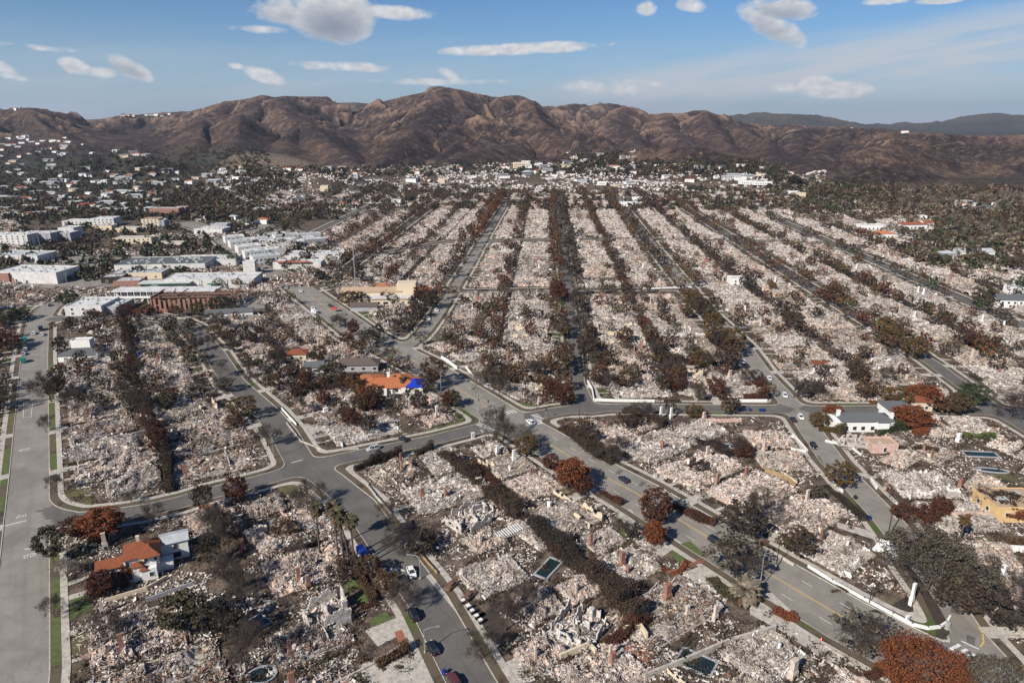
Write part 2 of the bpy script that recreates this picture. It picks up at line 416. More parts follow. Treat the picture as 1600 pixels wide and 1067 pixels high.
def islands(name, stops, rough=.9, var=.25, nsc=2.0, spec=.2, objvar=.0, two=None, patch=0):
    """each loose piece takes its own colour from the list"""
    m, nt = newmat(name)
    rnd = nt.n('ShaderNodeNewGeometry').outputs['Random Per Island']
    if name.endswith('debris'): stops = [tuple(min(.83, (x*.97+(a+b+c)/3*.03)*(1.13 if a > .4 else .82)) for x in (a, b, c)) for a, b, c in stops]
    k = len(stops); col = nt.ramp(rnd, [(i/k, c) for i, c in enumerate(stops)], 'CONSTANT')
    r2 = nt.n('ShaderNodeTexWhiteNoise', _noise_dimensions='1D', W=rnd).outputs[0]
    col = nt.mix(nt.math('MULTIPLY', r2, var), col, (.02, .018, .016))
    if patch:
        v = nt.n('ShaderNodeVectorMath', _operation='ADD', i0=opos(nt), i1=nt.n('ShaderNodeCombineXYZ', X=nt.math('MULTIPLY', nt.n('ShaderNodeObjectInfo').outputs['Random'], 77.0), Y=0.0, Z=0.0).outputs[0]).outputs[0]
        a = nt.noise(v, .17, 5, .68, dist=.7); b = nt.noise(v, .42, 4, .7)
        col = nt.mix(nt.math('MULTIPLY', nt.math('MULTIPLY_ADD', a, 9.0, -4.9, clamp=True), patch), col, (.048, .038, .032))
        col = nt.mix(nt.math('MULTIPLY', nt.math('MULTIPLY_ADD', b, 7.0, -3.7, clamp=True), patch*.6), col, (.25, .20, .16))
    if objvar:
        ob = nt.n('ShaderNodeObjectInfo').outputs['Random']
        col = nt.mix(nt.math('MULTIPLY', ob, objvar), col, two or (.02, .015, .012))
    fin(nt, col, rough, spec=spec); return m
M = {}
def road_mat(name, c1, c2, c3):
    m, nt = newmat(name); v = wpos(nt)
    a = nt.noise(v, .12, 5, .65); b = nt.noise(v, 2.5, 4, .7); c = nt.noise(v, .9, 6, .75, dist=1.2)
    col = nt.mix(nt.math('MULTIPLY_ADD', a, 4.5, -1.8, clamp=True), c1, tuple(x*.86 for x in c2))
    col = nt.mix(nt.math('MULTIPLY_ADD', b, .9, -.2, clamp=True), col, c3)
    vo = nt.n('ShaderNodeTexVoronoi', _feature='DISTANCE_TO_EDGE', Vector=nt.n('ShaderNodeVectorMath', _operation='ADD', i0=v, i1=nt.n('ShaderNodeTexNoise', Vector=v, Scale=.7, Detail=3).outputs[1]).outputs[0], Scale=.13).outputs[0]
    col = nt.mix(nt.math('MULTIPLY', nt.math('MULTIPLY_ADD', vo, -60, 1.0, clamp=True), .30), col, tuple(x*.4 for x in c1))
    e = nt.noise(nt.n('ShaderNodeVectorMath', _operation='MULTIPLY', i0=nt.n('ShaderNodeVectorRotate', Vector=v, Angle=-.58).outputs[0], i1=(1.0, .035, 1.0)).outputs[0], .55, 4, .7)
    col = nt.mix(nt.math('MULTIPLY', nt.math('MULTIPLY_ADD', e, 5.0, -2.5, clamp=True), .45), col, tuple(x*.6 for x in c1))
    pz = nt.n('ShaderNodeTexVoronoi', Vector=v, Scale=.09, _distance='CHEBYCHEV').outputs[1]
    pr = nt.n('ShaderNodeSeparateColor', i0=pz).outputs[0]
    col = nt.mix(nt.math('MULTIPLY', nt.math('MULTIPLY_ADD', pr, 6, -4.6, clamp=True), .35), col, tuple(x*.55 for x in c1))
    col = nt.mix(nt.math('MULTIPLY', nt.math('MULTIPLY_ADD', c, -12, 4.6, clamp=True), .5), col, tuple(x*.45 for x in c1))
    col = nt.mix(nt.math('MULTIPLY', nt.math('MULTIPLY_ADD', c, 14, -9.4, clamp=True), .25), col, (.33, .30, .27))
    fin(nt, col, .88, b, .25, .02, .3); return m
M['road_light'] = road_mat('worn_asphalt', (.235, .212, .184), (.195, .176, .153), (.258, .235, .205))
M['road_dark'] = road_mat('dark_asphalt', (.122, .112, .101), (.095, .088, .080), (.150, .138, .125))
def concrete():
    m, nt = newmat('pavement_concrete'); v = wpos(nt)
    b = nt.n('ShaderNodeTexBrick', Vector=nt.n('ShaderNodeVectorRotate', Vector=v, Angle=.6).outputs[0], Scale=.55, Color1=(.46,.42,.36,1), Color2=(.40,.37,.32,1), Mortar=(.22,.20,.18,1)); b.inputs['Mortar Size'].default_value = .012; b.inputs['Brick Width'].default_value = .8; b.inputs['Row Height'].default_value = .8
    n = nt.noise(v, .7, 5, .65)
    col = nt.mix(nt.math('MULTIPLY_ADD', n, 3.4, -1.55, clamp=True), b.outputs[0], (.22, .19, .165))
    fin(nt, col, .9); return m
M['concrete'] = concrete()
M['kerb'] = simple('kerb_concrete', (.50, .47, .42), (.28, .26, .23), .8, world=True)
def verge_mat(name, gcut):
    m, nt = newmat(name); v = wpos(nt)
    a = nt.noise(v, .075, 3, .6); b = nt.noise(v, 1.6, 6, .75); c = nt.noise(v, 9.0, 4, .7)
    green = nt.mix(c, (.040, .068, .016), (.085, .120, .032))
    dead = nt.mix(c, (.150, .118, .080), (.065, .052, .040))
    burnt = nt.mix(c, (.030, .022, .017), (.085, .058, .040))
    col = nt.mix(nt.math('MULTIPLY_ADD', a, 9.0, -9.0*gcut, clamp=True), dead, green)
    d = nt.noise(v, .11, 4, .7, dist=.5)
    col = nt.mix(nt.math('MULTIPLY_ADD', d, 8.0, -4.2, clamp=True), col, burnt)
    col = nt.mix(nt.math('MULTIPLY_ADD', b, 5.0, -3.2, clamp=True), col, (.20, .17, .13))
    fin(nt, col, .95, c, .6, .06, .1); return m
M['verge'] = verge_mat('verge_turf', .56)
M['lawn'] = verge_mat('lawn_turf', .50)
def ash(name, s=1.0, tint=(1, 1, 1), world=False, dirt=.0):
    m, nt = newmat(name); v = wpos(nt) if world else opos(nt)
    ob = nt.n('ShaderNodeObjectInfo').outputs['Random']
    vv = nt.n('ShaderNodeVectorMath', _operation='ADD', i0=v, i1=nt.n('ShaderNodeCombineXYZ', X=nt.math('MULTIPLY', ob, 91.0), Y=0.0, Z=0.0).outputs[0]).outputs[0]
    a = nt.noise(vv, .16, 4, .6); b = nt.noise(vv, .9, 6, .72, dist=.6); c = nt.noise(vv, 4.0, 5, .75)
    tt = lambda k: tuple(x*y for x, y in zip(k, tint))
    col = nt.ramp(b, [(.34, (.035, .029, .025)), (.43, tt((.13, .105, .088))), (.50, tt((.36, .31, .27))), (.58, tt((.60, .55, .49))), (.72, tt((.72, .69, .65)))])
    col = nt.mix(nt.math('MULTIPLY_ADD', a, 7.0, -3.6+dirt*2, clamp=True), col, nt.mix(c, (.045, .034, .027), (.20, .155, .12)))
    col = nt.mix(nt.math('MULTIPLY', nt.math('MULTIPLY_ADD', c, 5.0, -2.6, clamp=True), .6), col, tt((.60, .55, .50)))
    fin(nt, col, .97, c, .9, .12*s, .1); return m
M['ash'] = ash('ash_and_dust')
M['ash_pink'] = ash('pinkish_ash', tint=(1.04, .88, .80))
M['ash_grey'] = ash('grey_ash', tint=(.90, .92, .95), dirt=.12)
def ground_mat():
    m, nt = newmat('scorched_earth'); v = wpos(nt)
    a = nt.noise(v, .035, 4, .62); b = nt.noise(v, .28, 6, .7, dist=.5); c = nt.noise(v, 1.7, 6, .75); d = nt.noise(v, 6.0, 4, .7)
    col = nt.ramp(b, [(.30, (.022, .018, .015)), (.45, (.060, .045, .035)), (.56, (.125, .092, .068)), (.70, (.20, .16, .13))])
    col = nt.mix(nt.math('MULTIPLY_ADD', c, 6.5, -3.6, clamp=True), col, (.46, .41, .36))
    col = nt.mix(nt.math('MULTIPLY', nt.math('MULTIPLY_ADD', a, 9, -5.4, clamp=True), .7), col, nt.mix(d, (.06, .085, .02), (.13, .12, .05)))
    col = nt.mix(nt.math('MULTIPLY_ADD', d, 5.0, -3.2, clamp=True), col, (.03, .024, .02))
    # open hill country: burnt slopes, read from the height and the distance of the place itself
    at = nt.n('ShaderNodeAttribute', _attribute_name='hill')
    hill = at.outputs['Fac']
    h1 = nt.noise(v, .0028, 5, .62, dist=.6); h2 = nt.noise(v, .016, 6, .72, dist=.4); h3 = nt.noise(v, .075, 5, .8); h4 = nt.noise(v, .30, 3, .8)
    hc = nt.ramp(h2, [(.30, (.016, .014, .016)), (.43, (.034, .025, .025)), (.53, (.060, .040, .034)), (.64, (.135, .088, .065)), (.80, (.28, .195, .14))])
    hc = nt.mix(nt.math('MULTIPLY_ADD', h1, 9.0, -4.4, clamp=True), hc, nt.mix(h3, (.010, .009, .011), (.040, .030, .027)))  # broad dark patches: burn, also painted in to stand for cloud shadow
    h5 = nt.noise(v, .009, 6, .75, dist=1.0)
    hc = nt.mix(nt.math('MULTIPLY', nt.math('MULTIPLY_ADD', h5, 10.0, -5.6, clamp=True), .8), hc, nt.mix(h3, (.10, .066, .048), (.24, .16, .11)))
    hc = nt.mix(nt.math('MULTIPLY', nt.math('MULTIPLY_ADD', h3, 6.5, -3.5, clamp=True), .6), hc, (.19, .125, .090))
    hc = nt.mix(nt.math('MULTIPLY', nt.math('MULTIPLY_ADD', h4, -6.0, 3.1, clamp=True), .7), hc, (.018, .015, .014))
    crest = at.outputs['Vector']
    sx = nt.n('ShaderNodeSeparateXYZ', Vector=crest)
    hc = nt.mix(nt.math('MULTIPLY', nt.math('MULTIPLY_ADD', sx.outputs[1], 1.0, nt.math('MULTIPLY_ADD', h3, 2.0, -1.0), clamp=True), .7), hc, (.25, .165, .115))
    hc = nt.mix(nt.math('MULTIPLY', sx.outputs[2], .85), hc, nt.mix(h3, (.032, .037, .030), (.070, .068, .048)))
    col = nt.mix(sx.outputs[0], col, hc)
    hb = nt.math('ADD', nt.math('MULTIPLY', nt.noise(v, .022, 6, .72), 16.0), nt.math('MULTIPLY', nt.noise(v, .10, 4, .7), 3.5))
    fin(nt, col, .95, nt.math('ADD', nt.math('MULTIPLY', c, .15), nt.math('MULTIPLY', hb, sx.outputs[0])), .85, 1.0, .08); return m
M['ground'] = ground_mat()
M['white'] = simple('white_stucco', (.74, .73, .70), (.60, .58, .55), 1.2)
M['soot_white'] = simple('smoke_stained_stucco', (.66, .62, .56), (.20, .17, .15), .9, bs=.2)
M['pink'] = simple('pink_stucco', (.60, .42, .35), (.36, .25, .21), 1.0)
M['cream'] = simple('cream_stucco', (.62, .52, .38), (.48, .39, .28), 1.0)
M['yellow'] = simple('ochre_stucco', (.62, .42, .20), (.50, .33, .16), 1.0)
M['grey_wall'] = simple('grey_stucco', (.36, .36, .37), (.24, .24, .25), 1.0)
M['brick'] = None
def brick(name, c1, c2, mo, sc=4.0):
    m, nt = newmat(name); v = opos(nt)
    b = nt.n('ShaderNodeTexBrick', Vector=nt.n('ShaderNodeVectorRotate', Vector=v, _rotation_type='X_AXIS', Angle=1.57).outputs[0], Scale=sc, Color1=(*c1, 1), Color2=(*c2, 1), Mortar=(*mo, 1))
    n = nt.noise(v, 1.3, 4, .6)
    fin(nt, nt.mix(nt.math('MULTIPLY_ADD', n, 3, -1.6, clamp=True), b.outputs[0], (.09, .065, .055)), .9); return m
M['brick'] = brick('red_brick', (.29, .115, .072), (.21, .085, .058), (.32, .27, .23))
M['pale_brick'] = brick('ash_coated_brick', (.56, .47, .40), (.42, .33, .27), (.5, .45, .4))
def tiles(name, c1, c2, sc=3.2):
    m, nt = newmat(name); v = opos(nt)
    wv = nt.n('ShaderNodeTexWave', Vector=v, Scale=sc, Distortion=.4, _wave_profile='SIN').outputs[0]
    n = nt.noise(v, 1.4, 5, .7); r = nt.noise(v, 9.0, 2, .6)
    c = nt.mix(nt.math('MULTIPLY_ADD', n, 2.8, -.9, clamp=True), c1, c2)
    c = nt.mix(nt.math('MULTIPLY', r, .4), c, tuple(x*.5 for x in c1))
    fin(nt, c, .85, wv, .9, .12); return m
M['tile'] = tiles('terracotta_tiles', (.42, .135, .062), (.27, .085, .044))
M['tile_orange'] = tiles('orange_tiles', (.70, .25, .11), (.54, .18, .08))
M['shingle'] = simple('grey_shingles', (.115, .118, .120), (.075, .078, .082), 3.0, bs=.3)
M['shingle_brown'] = simple('brown_shingles', (.125, .095, .080), (.075, .058, .05), 3.0, bs=.3)
M['wall_dull'] = simple('weathered_white_wall', (.60, .59, .56), (.40, .38, .36), .35)
M['roof_white'] = simple('white_membrane_roof', (.66, .65, .63), (.34, .33, .32), .18, det=6)
M['roof_grey'] = simple('pale_grey_roof', (.42, .44, .44), (.30, .31, .31), .3)
M['roof_tan'] = simple('tan_roof', (.42, .30, .20), (.33, .24, .165), .5)
M['glass'] = simple('dark_window_glass', (.022, .026, .030), (.035, .04, .045), 1, rough=.15, spec=.6)
M['dark'] = simple('charred_opening', (.015, .013, .012), (.03, .025, .02), 2)
M['char'] = simple('charred_timber', (.030, .025, .022), (.085, .060, .045), 4)
M['green'] = simple('green_metal', (.045, .20, .12), (.03, .14, .085), 2)
M['steel'] = simple('galvanised_steel', (.40, .41, .42), (.28, .29, .30), 3, rough=.5, metal=.4)
M['black'] = simple('black_metal', (.018, .018, .02), (.03, .03, .03), 3, rough=.5)
M['blue'] = simple('blue_plastic', (.010, .035, .22), (.008, .025, .15), 2, rough=.6)
M['tarp'] = simple('blue_tarpaulin', (.010, .040, .42), (.008, .03, .33), 1.5, rough=.55, bs=.5)
M['red'] = simple('red_plastic', (.55, .03, .03), (.4, .03, .03), 2)
M['paint'] = simple('road_paint_white', (.74, .73, .70), (.42, .41, .39), 1.4, world=True)
M['paint_y'] = simple('road_paint_yellow', (.60, .40, .08), (.42, .30, .12), 1.4, world=True)
M['orange'] = simple('orange_plastic', (.8, .16, .03), (.7, .14, .03), 2)
M['bark'] = simple('scorched_bark', (.048, .036, .030), (.105, .080, .062), 3)
M['bark_pale'] = simple('ash_grey_bark', (.20, .175, .15), (.09, .075, .062), 3)
M['twig'] = simple('bare_twigs', (.075, .055, .045), (.035, .027, .023), .8)
M['twig_pale'] = simple('pale_dry_twigs', (.21, .175, .14), (.11, .09, .072), .8)
M['pool'] = simple('dark_pool_water', (.010, .022, .020), (.014, .028, .030), .5, rough=.06, spec=.6)
M['pool_blue'] = simple('deep_blue_pool_water', (.012, .035, .085), (.010, .022, .05), .5, rough=.06, spec=.6)
M['wood'] = simple('weathered_boards', (.36, .25, .14), (.22, .15, .09), 3)
M['rust'] = simple('burnt_rusty_steel', (.24, .115, .055), (.10, .085, .08), 2.5, rough=.7, metal=.2)
M['debris'] = islands('mixed_debris', [(.62,.58,.53),(.34,.30,.27),(.54,.47,.41),(.68,.65,.62),(.12,.10,.09),(.48,.40,.33),(.58,.54,.50),(.22,.19,.17),(.60,.52,.45),(.42,.38,.35),(.70,.68,.66),(.50,.45,.40),(.06,.05,.045),(.57,.49,.42),(.63,.60,.56),(.46,.41,.36),(.52,.48,.44),(.29,.24,.20),(.64,.56,.48),(.30,.15,.10),(.55,.50,.46)], objvar=.38, two=(.17,.13,.10), patch=.8)
M['debris_pink'] = islands('pink_debris', [(.66,.52,.45),(.58,.42,.36),(.30,.26,.23),(.68,.60,.54),(.10,.08,.07),(.60,.46,.36),(.72,.66,.62),(.44,.36,.31),(.18,.15,.13),(.62,.50,.42),(.64,.57,.51),(.70,.64,.60),(.05,.04,.035),(.55,.44,.38),(.66,.58,.52),(.50,.43,.38)], objvar=.2, two=(.18,.15,.12), patch=.7)
M['debris_rust'] = islands('rusty_debris', [(.52,.44,.36),(.30,.14,.08),(.60,.54,.48),(.10,.08,.07),(.40,.32,.26),(.22,.17,.13),(.56,.46,.34),(.04,.034,.03),(.36,.15,.07),(.64,.60,.55),(.34,.29,.25)], objvar=.25, two=(.08,.06,.05), patch=.8)
LEAF = {
 'rust': [(.215,.060,.018),(.165,.045,.015),(.26,.085,.028),(.12,.035,.014),(.19,.07,.03)],
 'darkred': [(.095,.032,.018),(.070,.025,.016),(.13,.045,.022),(.055,.022,.015)],
 'brown': [(.115,.062,.032),(.085,.045,.025),(.15,.085,.045),(.060,.036,.022),(.10,.07,.035)],
 'darkbrown': [(.070,.046,.031),(.052,.036,.026),(.100,.062,.040),(.04,.029,.023)],
 'olive': [(.075,.070,.038),(.055,.055,.030),(.11,.092,.050),(.085,.062,.036),(.045,.042,.026)],
 'grey': [(.105,.090,.066),(.080,.070,.052),(.135,.115,.082),(.060,.052,.040),(.115,.085,.06)],
 'black': [(.032,.026,.022),(.045,.034,.026),(.022,.019,.017),(.060,.044,.033)],
 'green': [(.034,.052,.020),(.048,.066,.024),(.024,.036,.016),(.062,.078,.032)],
 'lime': [(.10,.14,.03),(.075,.11,.025),(.13,.15,.045),(.06,.08,.02)],
 'rustgreen': [(.16,.060,.022),(.07,.075,.022),(.20,.075,.026),(.045,.055,.018),(.12,.05,.02),(.05,.07,.02)],
 'tan': [(.22,.18,.125),(.17,.14,.10),(.26,.215,.15),(.13,.11,.08)],
}
for k, v in LEAF.items(): M['leaf_'+k] = islands('foliage_'+k, v, .8, .3, objvar=.22)

# ------------------------------------------------------------------ terrain (one sheet to the horizon)
azs = np.concatenate([np.linspace(-180, -46, 24), np.linspace(-44, 44, 880), np.linspace(46, 180, 24)])
rs = np.concatenate([[0.5], np.geomspace(40, 1180, 60), np.geomspace(1190, 5400, 470), np.geomspace(5500, 16000, 70)])
AA, RR = np.meshgrid(np.radians(azs), rs)
tx, ty = np.sin(AA)*RR, np.cos(AA)*RR
tz = terr(tx, ty)
fade = np.clip((12000-RR)/2500, 0, 1); tz = np.where(np.abs(AA) > R(45.5), 0, tz)*fade
na, nr = len(azs), len(rs)
GRID.update(az=azs, r=rs, z=tz)
ii = np.arange(nr-1)[:, None]*na+np.arange(na-1)[None, :]
TQ = np.stack([ii, ii+1, ii+1+na, ii+na], -1).reshape(-1, 4)[:, ::-1]
me = mesh('terrain', np.stack([tx, ty, tz], -1), TQ, mats=[M['ground']], smooth=True)
# what grows on the land: x = open burnt hill, y = bare soil on the ridge tops, z = scrub of the canyons and the western slopes
lap = np.zeros_like(tz)
for k in (2, 5):
    lap[k:-k, k:-k] += (4*tz[k:-k, k:-k]-tz[:-2*k, k:-k]-tz[2*k:, k:-k]-tz[k:-k, :-2*k]-tz[k:-k, 2*k:])/(k*2.0)
hillf = np.clip((RR-1430-60*vnoise(tx/120, ty/120, 8))/120, 0, 1)
hillf = np.maximum(hillf, np.clip((-tx-520)/120, 0, 1)*np.clip((ty-1000)/150, 0, 1))
hillf = np.maximum(hillf, np.clip((tz-7)/9, 0, 1)*(np.abs(tx) < 1e9)*np.clip((tx+330)/60, 0, 1))
crest = np.clip(lap*.10-.12, 0, 1)
scrub = np.clip((-tx-250-(ty-900)*.18)/200, 0, 1)*np.clip((1950-ty)/450, 0, 1)
scrub = np.maximum(scrub, np.clip((RR-4800)/500, 0, .9))
scrub = np.maximum(scrub, np.clip((tx-780)/200, 0, 1)*np.clip((1600-ty)/250, 0, 1)*np.clip(vnoise(tx/90, ty/90, 3)*1.6-.2, 0, 1))
at = me.attributes.new('hill', 'FLOAT_VECTOR', 'POINT')
at.data.foreach_set('vector', np.stack([hillf, crest, scrub], -1).astype(np.float32).ravel())
tag(link('terrain', me), kind='structure')

# ------------------------------------------------------------------ streets
def VPX(x600, y, vx=855): return vx+(x600-vx)*(y-HY)/(600-HY)
def vpl(x600, ys): return [(VPX(x600, y), y) for y in ys]
ST = {   # name: (pixel centre line, half width in metres, light or dark surface, phrase)
 'avenue': ([(8,1190),(28,1067),(37,900),(46,734),(50,640),(53,566),(57,519),(60,500),(74,482),(97,468),(128,456),(165,447),(215,440)], 5.4, 0, 'the broad left avenue'),
 'boulevard': ([(1640,1140),(1480,1050),(1324,968),(1200,895),(1075,820),(993,770),(920,731),(850,688),(788,653),(705,600),(660,571),(610,545),(562,519),(512,482),(465,448),(422,425),(390,405),(350,375),(318,358),(290,349)], 8.8, 0, 'the boulevard'),
 'lane': ([(790,1160),(737,1067),(670,941),(626,880),(594,835),(562,789),(512,748),(468,720),(443,676),(417,645),(364,597),(333,550),(298,510),(270,499),(236,494),(163,494),(110,496),(70,500)], 4.7, 1, 'the palm-lined street'),
 'crosslane': ([(52,800),(110,812),(170,806),(230,797),(285,784),(330,770),(400,753),(470,733),(505,723),(560,711),(630,697),(683,686),(750,669),(800,657),(868,643),(915,637),(1023,637),(1200,639),(1260,640),(1350,640),(1441,639),(1560,643),(1680,650)], 3.7, 1, 'the cross street'),
 'central': (vpl(915,[640])+[(902,598)]+vpl(905,[560,471,400,350,310]), 3.1, 1, 'the tree-lined central street'),
 'fork': ([(622,548),(652,530),(664,517),(683,492),(694,474),(706,456),(735,410),(752,380),(775,342),(790,318)], 3.3, 0, 'the forking street'),
 'right': ([(1560,1075),(1545,1030),(1505,985),(1470,930),(1440,890),(1415,848),(1388,813),(1346,769),(1300,720),(1243,639),(1188,580),(1160,540),(1105,488),(1040,410),(990,345),(965,312)], 4.2, 0, 'the long right street'),
 'outer': ([(1640,690),(1560,643),(1515,610),(1455,566),(1400,530),(1352,500),(1297,468)]+vpl(1505,[430,390,350,325]), 3.4, 1, 'the outer right street'),
 'far': (vpl(1812,[600,540,490,460,420,380,345]), 3.2, 1, 'the farthest right street'),
 'second': (vpl(300,[446,420,400,370,340,315]), 3.0, 1, 'the inner left street'),
 'third': (vpl(0,[385,365,345,320]), 2.8, 1, 'the outer left street'),
 'crossfar': ([(706,455),(800,453),(900,452),(1000,452),(1080,452)], 1.6, 1, 'the far cross street'),
 'crossmid': ([(560,402),(700,377),(870,374),(1010,374),(1180,377),(1330,384)], 1.7, 1, 'a far cross street'),
 'crosstop': ([(560,335),(700,318),(870,311),(990,312),(1120,318),(1260,330)], 2.2, 1, 'the top street'),
}
SG = {k: np.array([G(*p) for p in v[0]]) for k, v in ST.items()}
def pdist(P_, x, y):
    best = np.full(np.shape(x), 1e9)
    for (ax, ay), (bx, by) in zip(P_, P_[1:]):
        ux, uy = bx-ax, by-ay; L = ux*ux+uy*uy
        t = np.clip(((x-ax)*ux+(y-ay)*uy)/L, 0, 1)
        best = np.minimum(best, np.hypot(x-ax-t*ux, y-ay-t*uy))
    return best
def sdf(x, y, k=4.5, which=False):
    x = np.asarray(x, float); y = np.asarray(y, float)
    d = None; arg = np.zeros(np.shape(x), int); bd = np.full(np.shape(x), 1e9)
    for i, (nm, P_) in enumerate(SG.items()):
        e = pdist(P_, x, y)-ST[nm][1]
        if nm == 'boulevard': pass
        arg = np.where(e < bd, i, arg); bd = np.minimum(bd, e)
        if d is None: d = e
        else:
            h = np.clip(k-np.abs(d-e), 0, None)/k; d = np.minimum(d, e)-h*h*k*.25
    return (d, arg) if which else d
gx_, gy_ = np.arange(-1150, 1200, 2.5), np.arange(40, 1720, 2.5)
SDG = sdf(*np.meshgrid(gx_, gy_))
def sdl(x, y):
    i = np.clip(np.rint((np.asarray(x)-gx_[0])/2.5).astype(int), 0, len(gx_)-1); j = np.clip(np.rint((np.asarray(y)-gy_[0])/2.5).astype(int), 0, len(gy_)-1); return SDG[j, i]
def sd1(x, y): return float(sdl(x, y))
def clip_poly(pts, ds, lo, up):
    out, od = [], []
    n = len(pts)
    for i in range(n):
        a, b, da, db = pts[i], pts[(i+1) % n], ds[i], ds[(i+1) % n]
        ia = (da >= lo) if up else (da <= lo); ib = (db >= lo) if up else (db <= lo)
        if ia: out.append(a); od.append(da)
        if ia != ib:
            t = (lo-da)/(db-da); out.append((a[0]+t*(b[0]-a[0]), a[1]+t*(b[1]-a[1]))); od.append(lo)
    return out, od
surf = {k: MB() for k in ('road', 'kerb', 'verge', 'pavement')}
BANDS = [('road', -1e9, 0, .02), ('kerb', 0, .22, .15), ('verge', .22, 2.3, .135), ('pavement', 2.3, 3.9, .15)]
def bands(x0, x1, y0, y1, st, simple_=False):
    xs = np.arange(x0, x1+st, st); ys = np.arange(y0, y1+st, st)
    X, Y_ = np.meshgrid(xs, ys); D, W_ = sdf(X, Y_, which=True)
    lightset = np.array([v[2] for v in ST.values()])
    mn = np.minimum(np.minimum(D[:-1, :-1], D[1:, :-1]), np.minimum(D[:-1, 1:], D[1:, 1:]))
    mx = np.maximum(np.maximum(D[:-1, :-1], D[1:, :-1]), np.maximum(D[:-1, 1:], D[1:, 1:]))
    for nm, lo, hi, z in BANDS:
        if simple_ and nm in ('kerb',): continue
        if simple_ and nm == 'verge': lo = 0.0
        full = (mn >= lo) & (mx <= hi); part = (mx > lo) & (mn < hi) & ~full
        for sel, whole in ((full, True), (part, False)):
            J, I = np.nonzero(sel)
            for j, i in zip(J, I):
                m = int(lightset[W_[j, i]]) if nm == 'road' else 0
                q = [(xs[i], ys[j]), (xs[i+1], ys[j]), (xs[i+1], ys[j+1]), (xs[i], ys[j+1])]
                if whole: surf[nm].add([(a, b, z) for a, b in q], Q=[(0, 1, 2, 3)], m=m); continue
                dq = [D[j, i], D[j, i+1], D[j+1, i+1], D[j+1, i]]
                for tri in ((0, 1, 2), (0, 2, 3)):
                    p, d = [q[k] for k in tri], [dq[k] for k in tri]
                    if lo > -1e8: p, d = clip_poly(p, d, lo, True)
                    if len(p) > 2: p, d = clip_poly(p, d, hi, False)
                    if len(p) > 2: surf[nm].add([(a, b, z) for a, b in p], T=[(0, k, k+1) for k in range(1, len(p)-1)], m=m)
                    if nm == 'kerb':                       # the upright face of the kerb
                        e = [k for k in range(len(p)) if abs(d[k]) < 1e-6] if len(p) > 2 else []
                        if len(e) == 2:
                            a, b = p[e[0]], p[e[1]]
                            surf[nm].add([(*a, .0), (*b, .0), (*b, .15), (*a, .15)], Q=[(0, 1, 2, 3)])
bands(-345, 330, 84, 420, 1.3)
bands(-620, 760, 420, 1330, 3.5, True)
surf['road'].build('road', [M['road_light'], M['road_dark']])
surf['kerb'].build('kerb', M['kerb']); surf['verge'].build('verge', M['verge']); surf['pavement'].build('pavement', M['concrete'])
for nm in ('road', 'kerb', 'verge', 'pavement'): tag(bpy.data.objects[nm], kind='structure')

# --- painted markings
wm, ym = MB(), MB()
def resample(P_, step):
    P_ = np.asarray(P_, float); s = np.concatenate([[0], np.cumsum(np.hypot(*np.diff(P_, axis=0).T))])
    t = np.arange(0, s[-1], step)
    q = np.stack([np.interp(t, s, P_[:, 0]), np.interp(t, s, P_[:, 1])], 1)
    d = np.gradient(q, axis=0); d /= np.linalg.norm(d, axis=1)[:, None]+1e-9
    return q, d, t
def line_along(mb, P_, off, wdt, s0=0, s1=1e9, on=None, gap=None, z=.032):
    q, d, t = resample(P_, 1.0); n = np.stack([-d[:, 1], d[:, 0]], 1)
    for i in range(len(q)-1):
        if not (s0 <= t[i] < s1): continue
        if on and (t[i] % (on+gap)) >= on: continue
        a, b = q[i]+n[i]*off, q[i+1]+n[i+1]*off; na_, nb_ = n[i]*wdt/2, n[i+1]*wdt/2
        mb.add([(*(a-na_), z), (*(b-nb_), z), (*(b+nb_), z), (*(a+na_), z)], Q=[(3, 2, 1, 0)])
B_ = SG['boulevard']
qb, db, tb = resample(B_, 1.0)
xg = G(788, 655); sx = tb[np.argmin(np.hypot(qb[:, 0]-xg[0], qb[:, 1]-xg[1]))]
for s0, s1 in ((0, sx-17), (sx+14, 420)):
    line_along(ym, B_, -.17, .15, s0, s1); line_along(ym, B_, .17, .15, s0, s1)
    line_along(wm, B_, 4.4, .14, s0, s1, 3, 7); line_along(wm, B_, -4.2, .14, s0, s1, 3, 7)
def zebra(p0, p1, ln, n, wd=.55, skew=None):
    a, b = np.array(G(*p0)), np.array(G(*p1)); d = (b-a)/np.linalg.norm(b-a)
    nn = np.array([-d[1], d[0]]) if skew is None else np.array(skew)/np.linalg.norm(skew)
    for i in range(n):
        c = a+(b-a)*(i+.5)/n; u, v = d*wd/2, nn*ln/2
        wm.add([(*(c-u-v), .033), (*(c+u-v), .033), (*(c+u+v), .033), (*(c-u+v), .033)], Q=[(0, 1, 2, 3)])
def bar(p0, p1, wd, mb=None):
    a, b = np.array(G(*p0)), np.array(G(*p1)); d = (b-a)/np.linalg.norm(b-a); nn = np.array([-d[1], d[0]])*wd/2
    (mb or wm).add([(*(a-nn), .034), (*(b-nn), .034), (*(b+nn), .034), (*(a+nn), .034)], Q=[(0, 1, 2, 3)])
bd_ = np.array(G(920, 731))-np.array(G(993, 770))
zebra((758, 652), (806, 642), 3.2, 10, .6, bd_)
zebra((806, 672), (846, 659), 3.0, 9, .6, bd_)
zebra((745, 661), (779, 677), 3.0, 9, .55, (1, .28))
zebra((834, 647), (849, 659), 3.2, 6, .55, (1, .28))
zebra((1487, 1007), (1532, 1037), 3.4, 4, .75)
bar((750, 671), (760, 679), .35); bar((1502, 1001), (1530, 1014), .4); bar((838, 664), (856, 656), .3)
bar((6, 822), (41, 813), .4); bar((38, 858), (74, 854), .35)
bar((455, 723), (473, 718), .35)
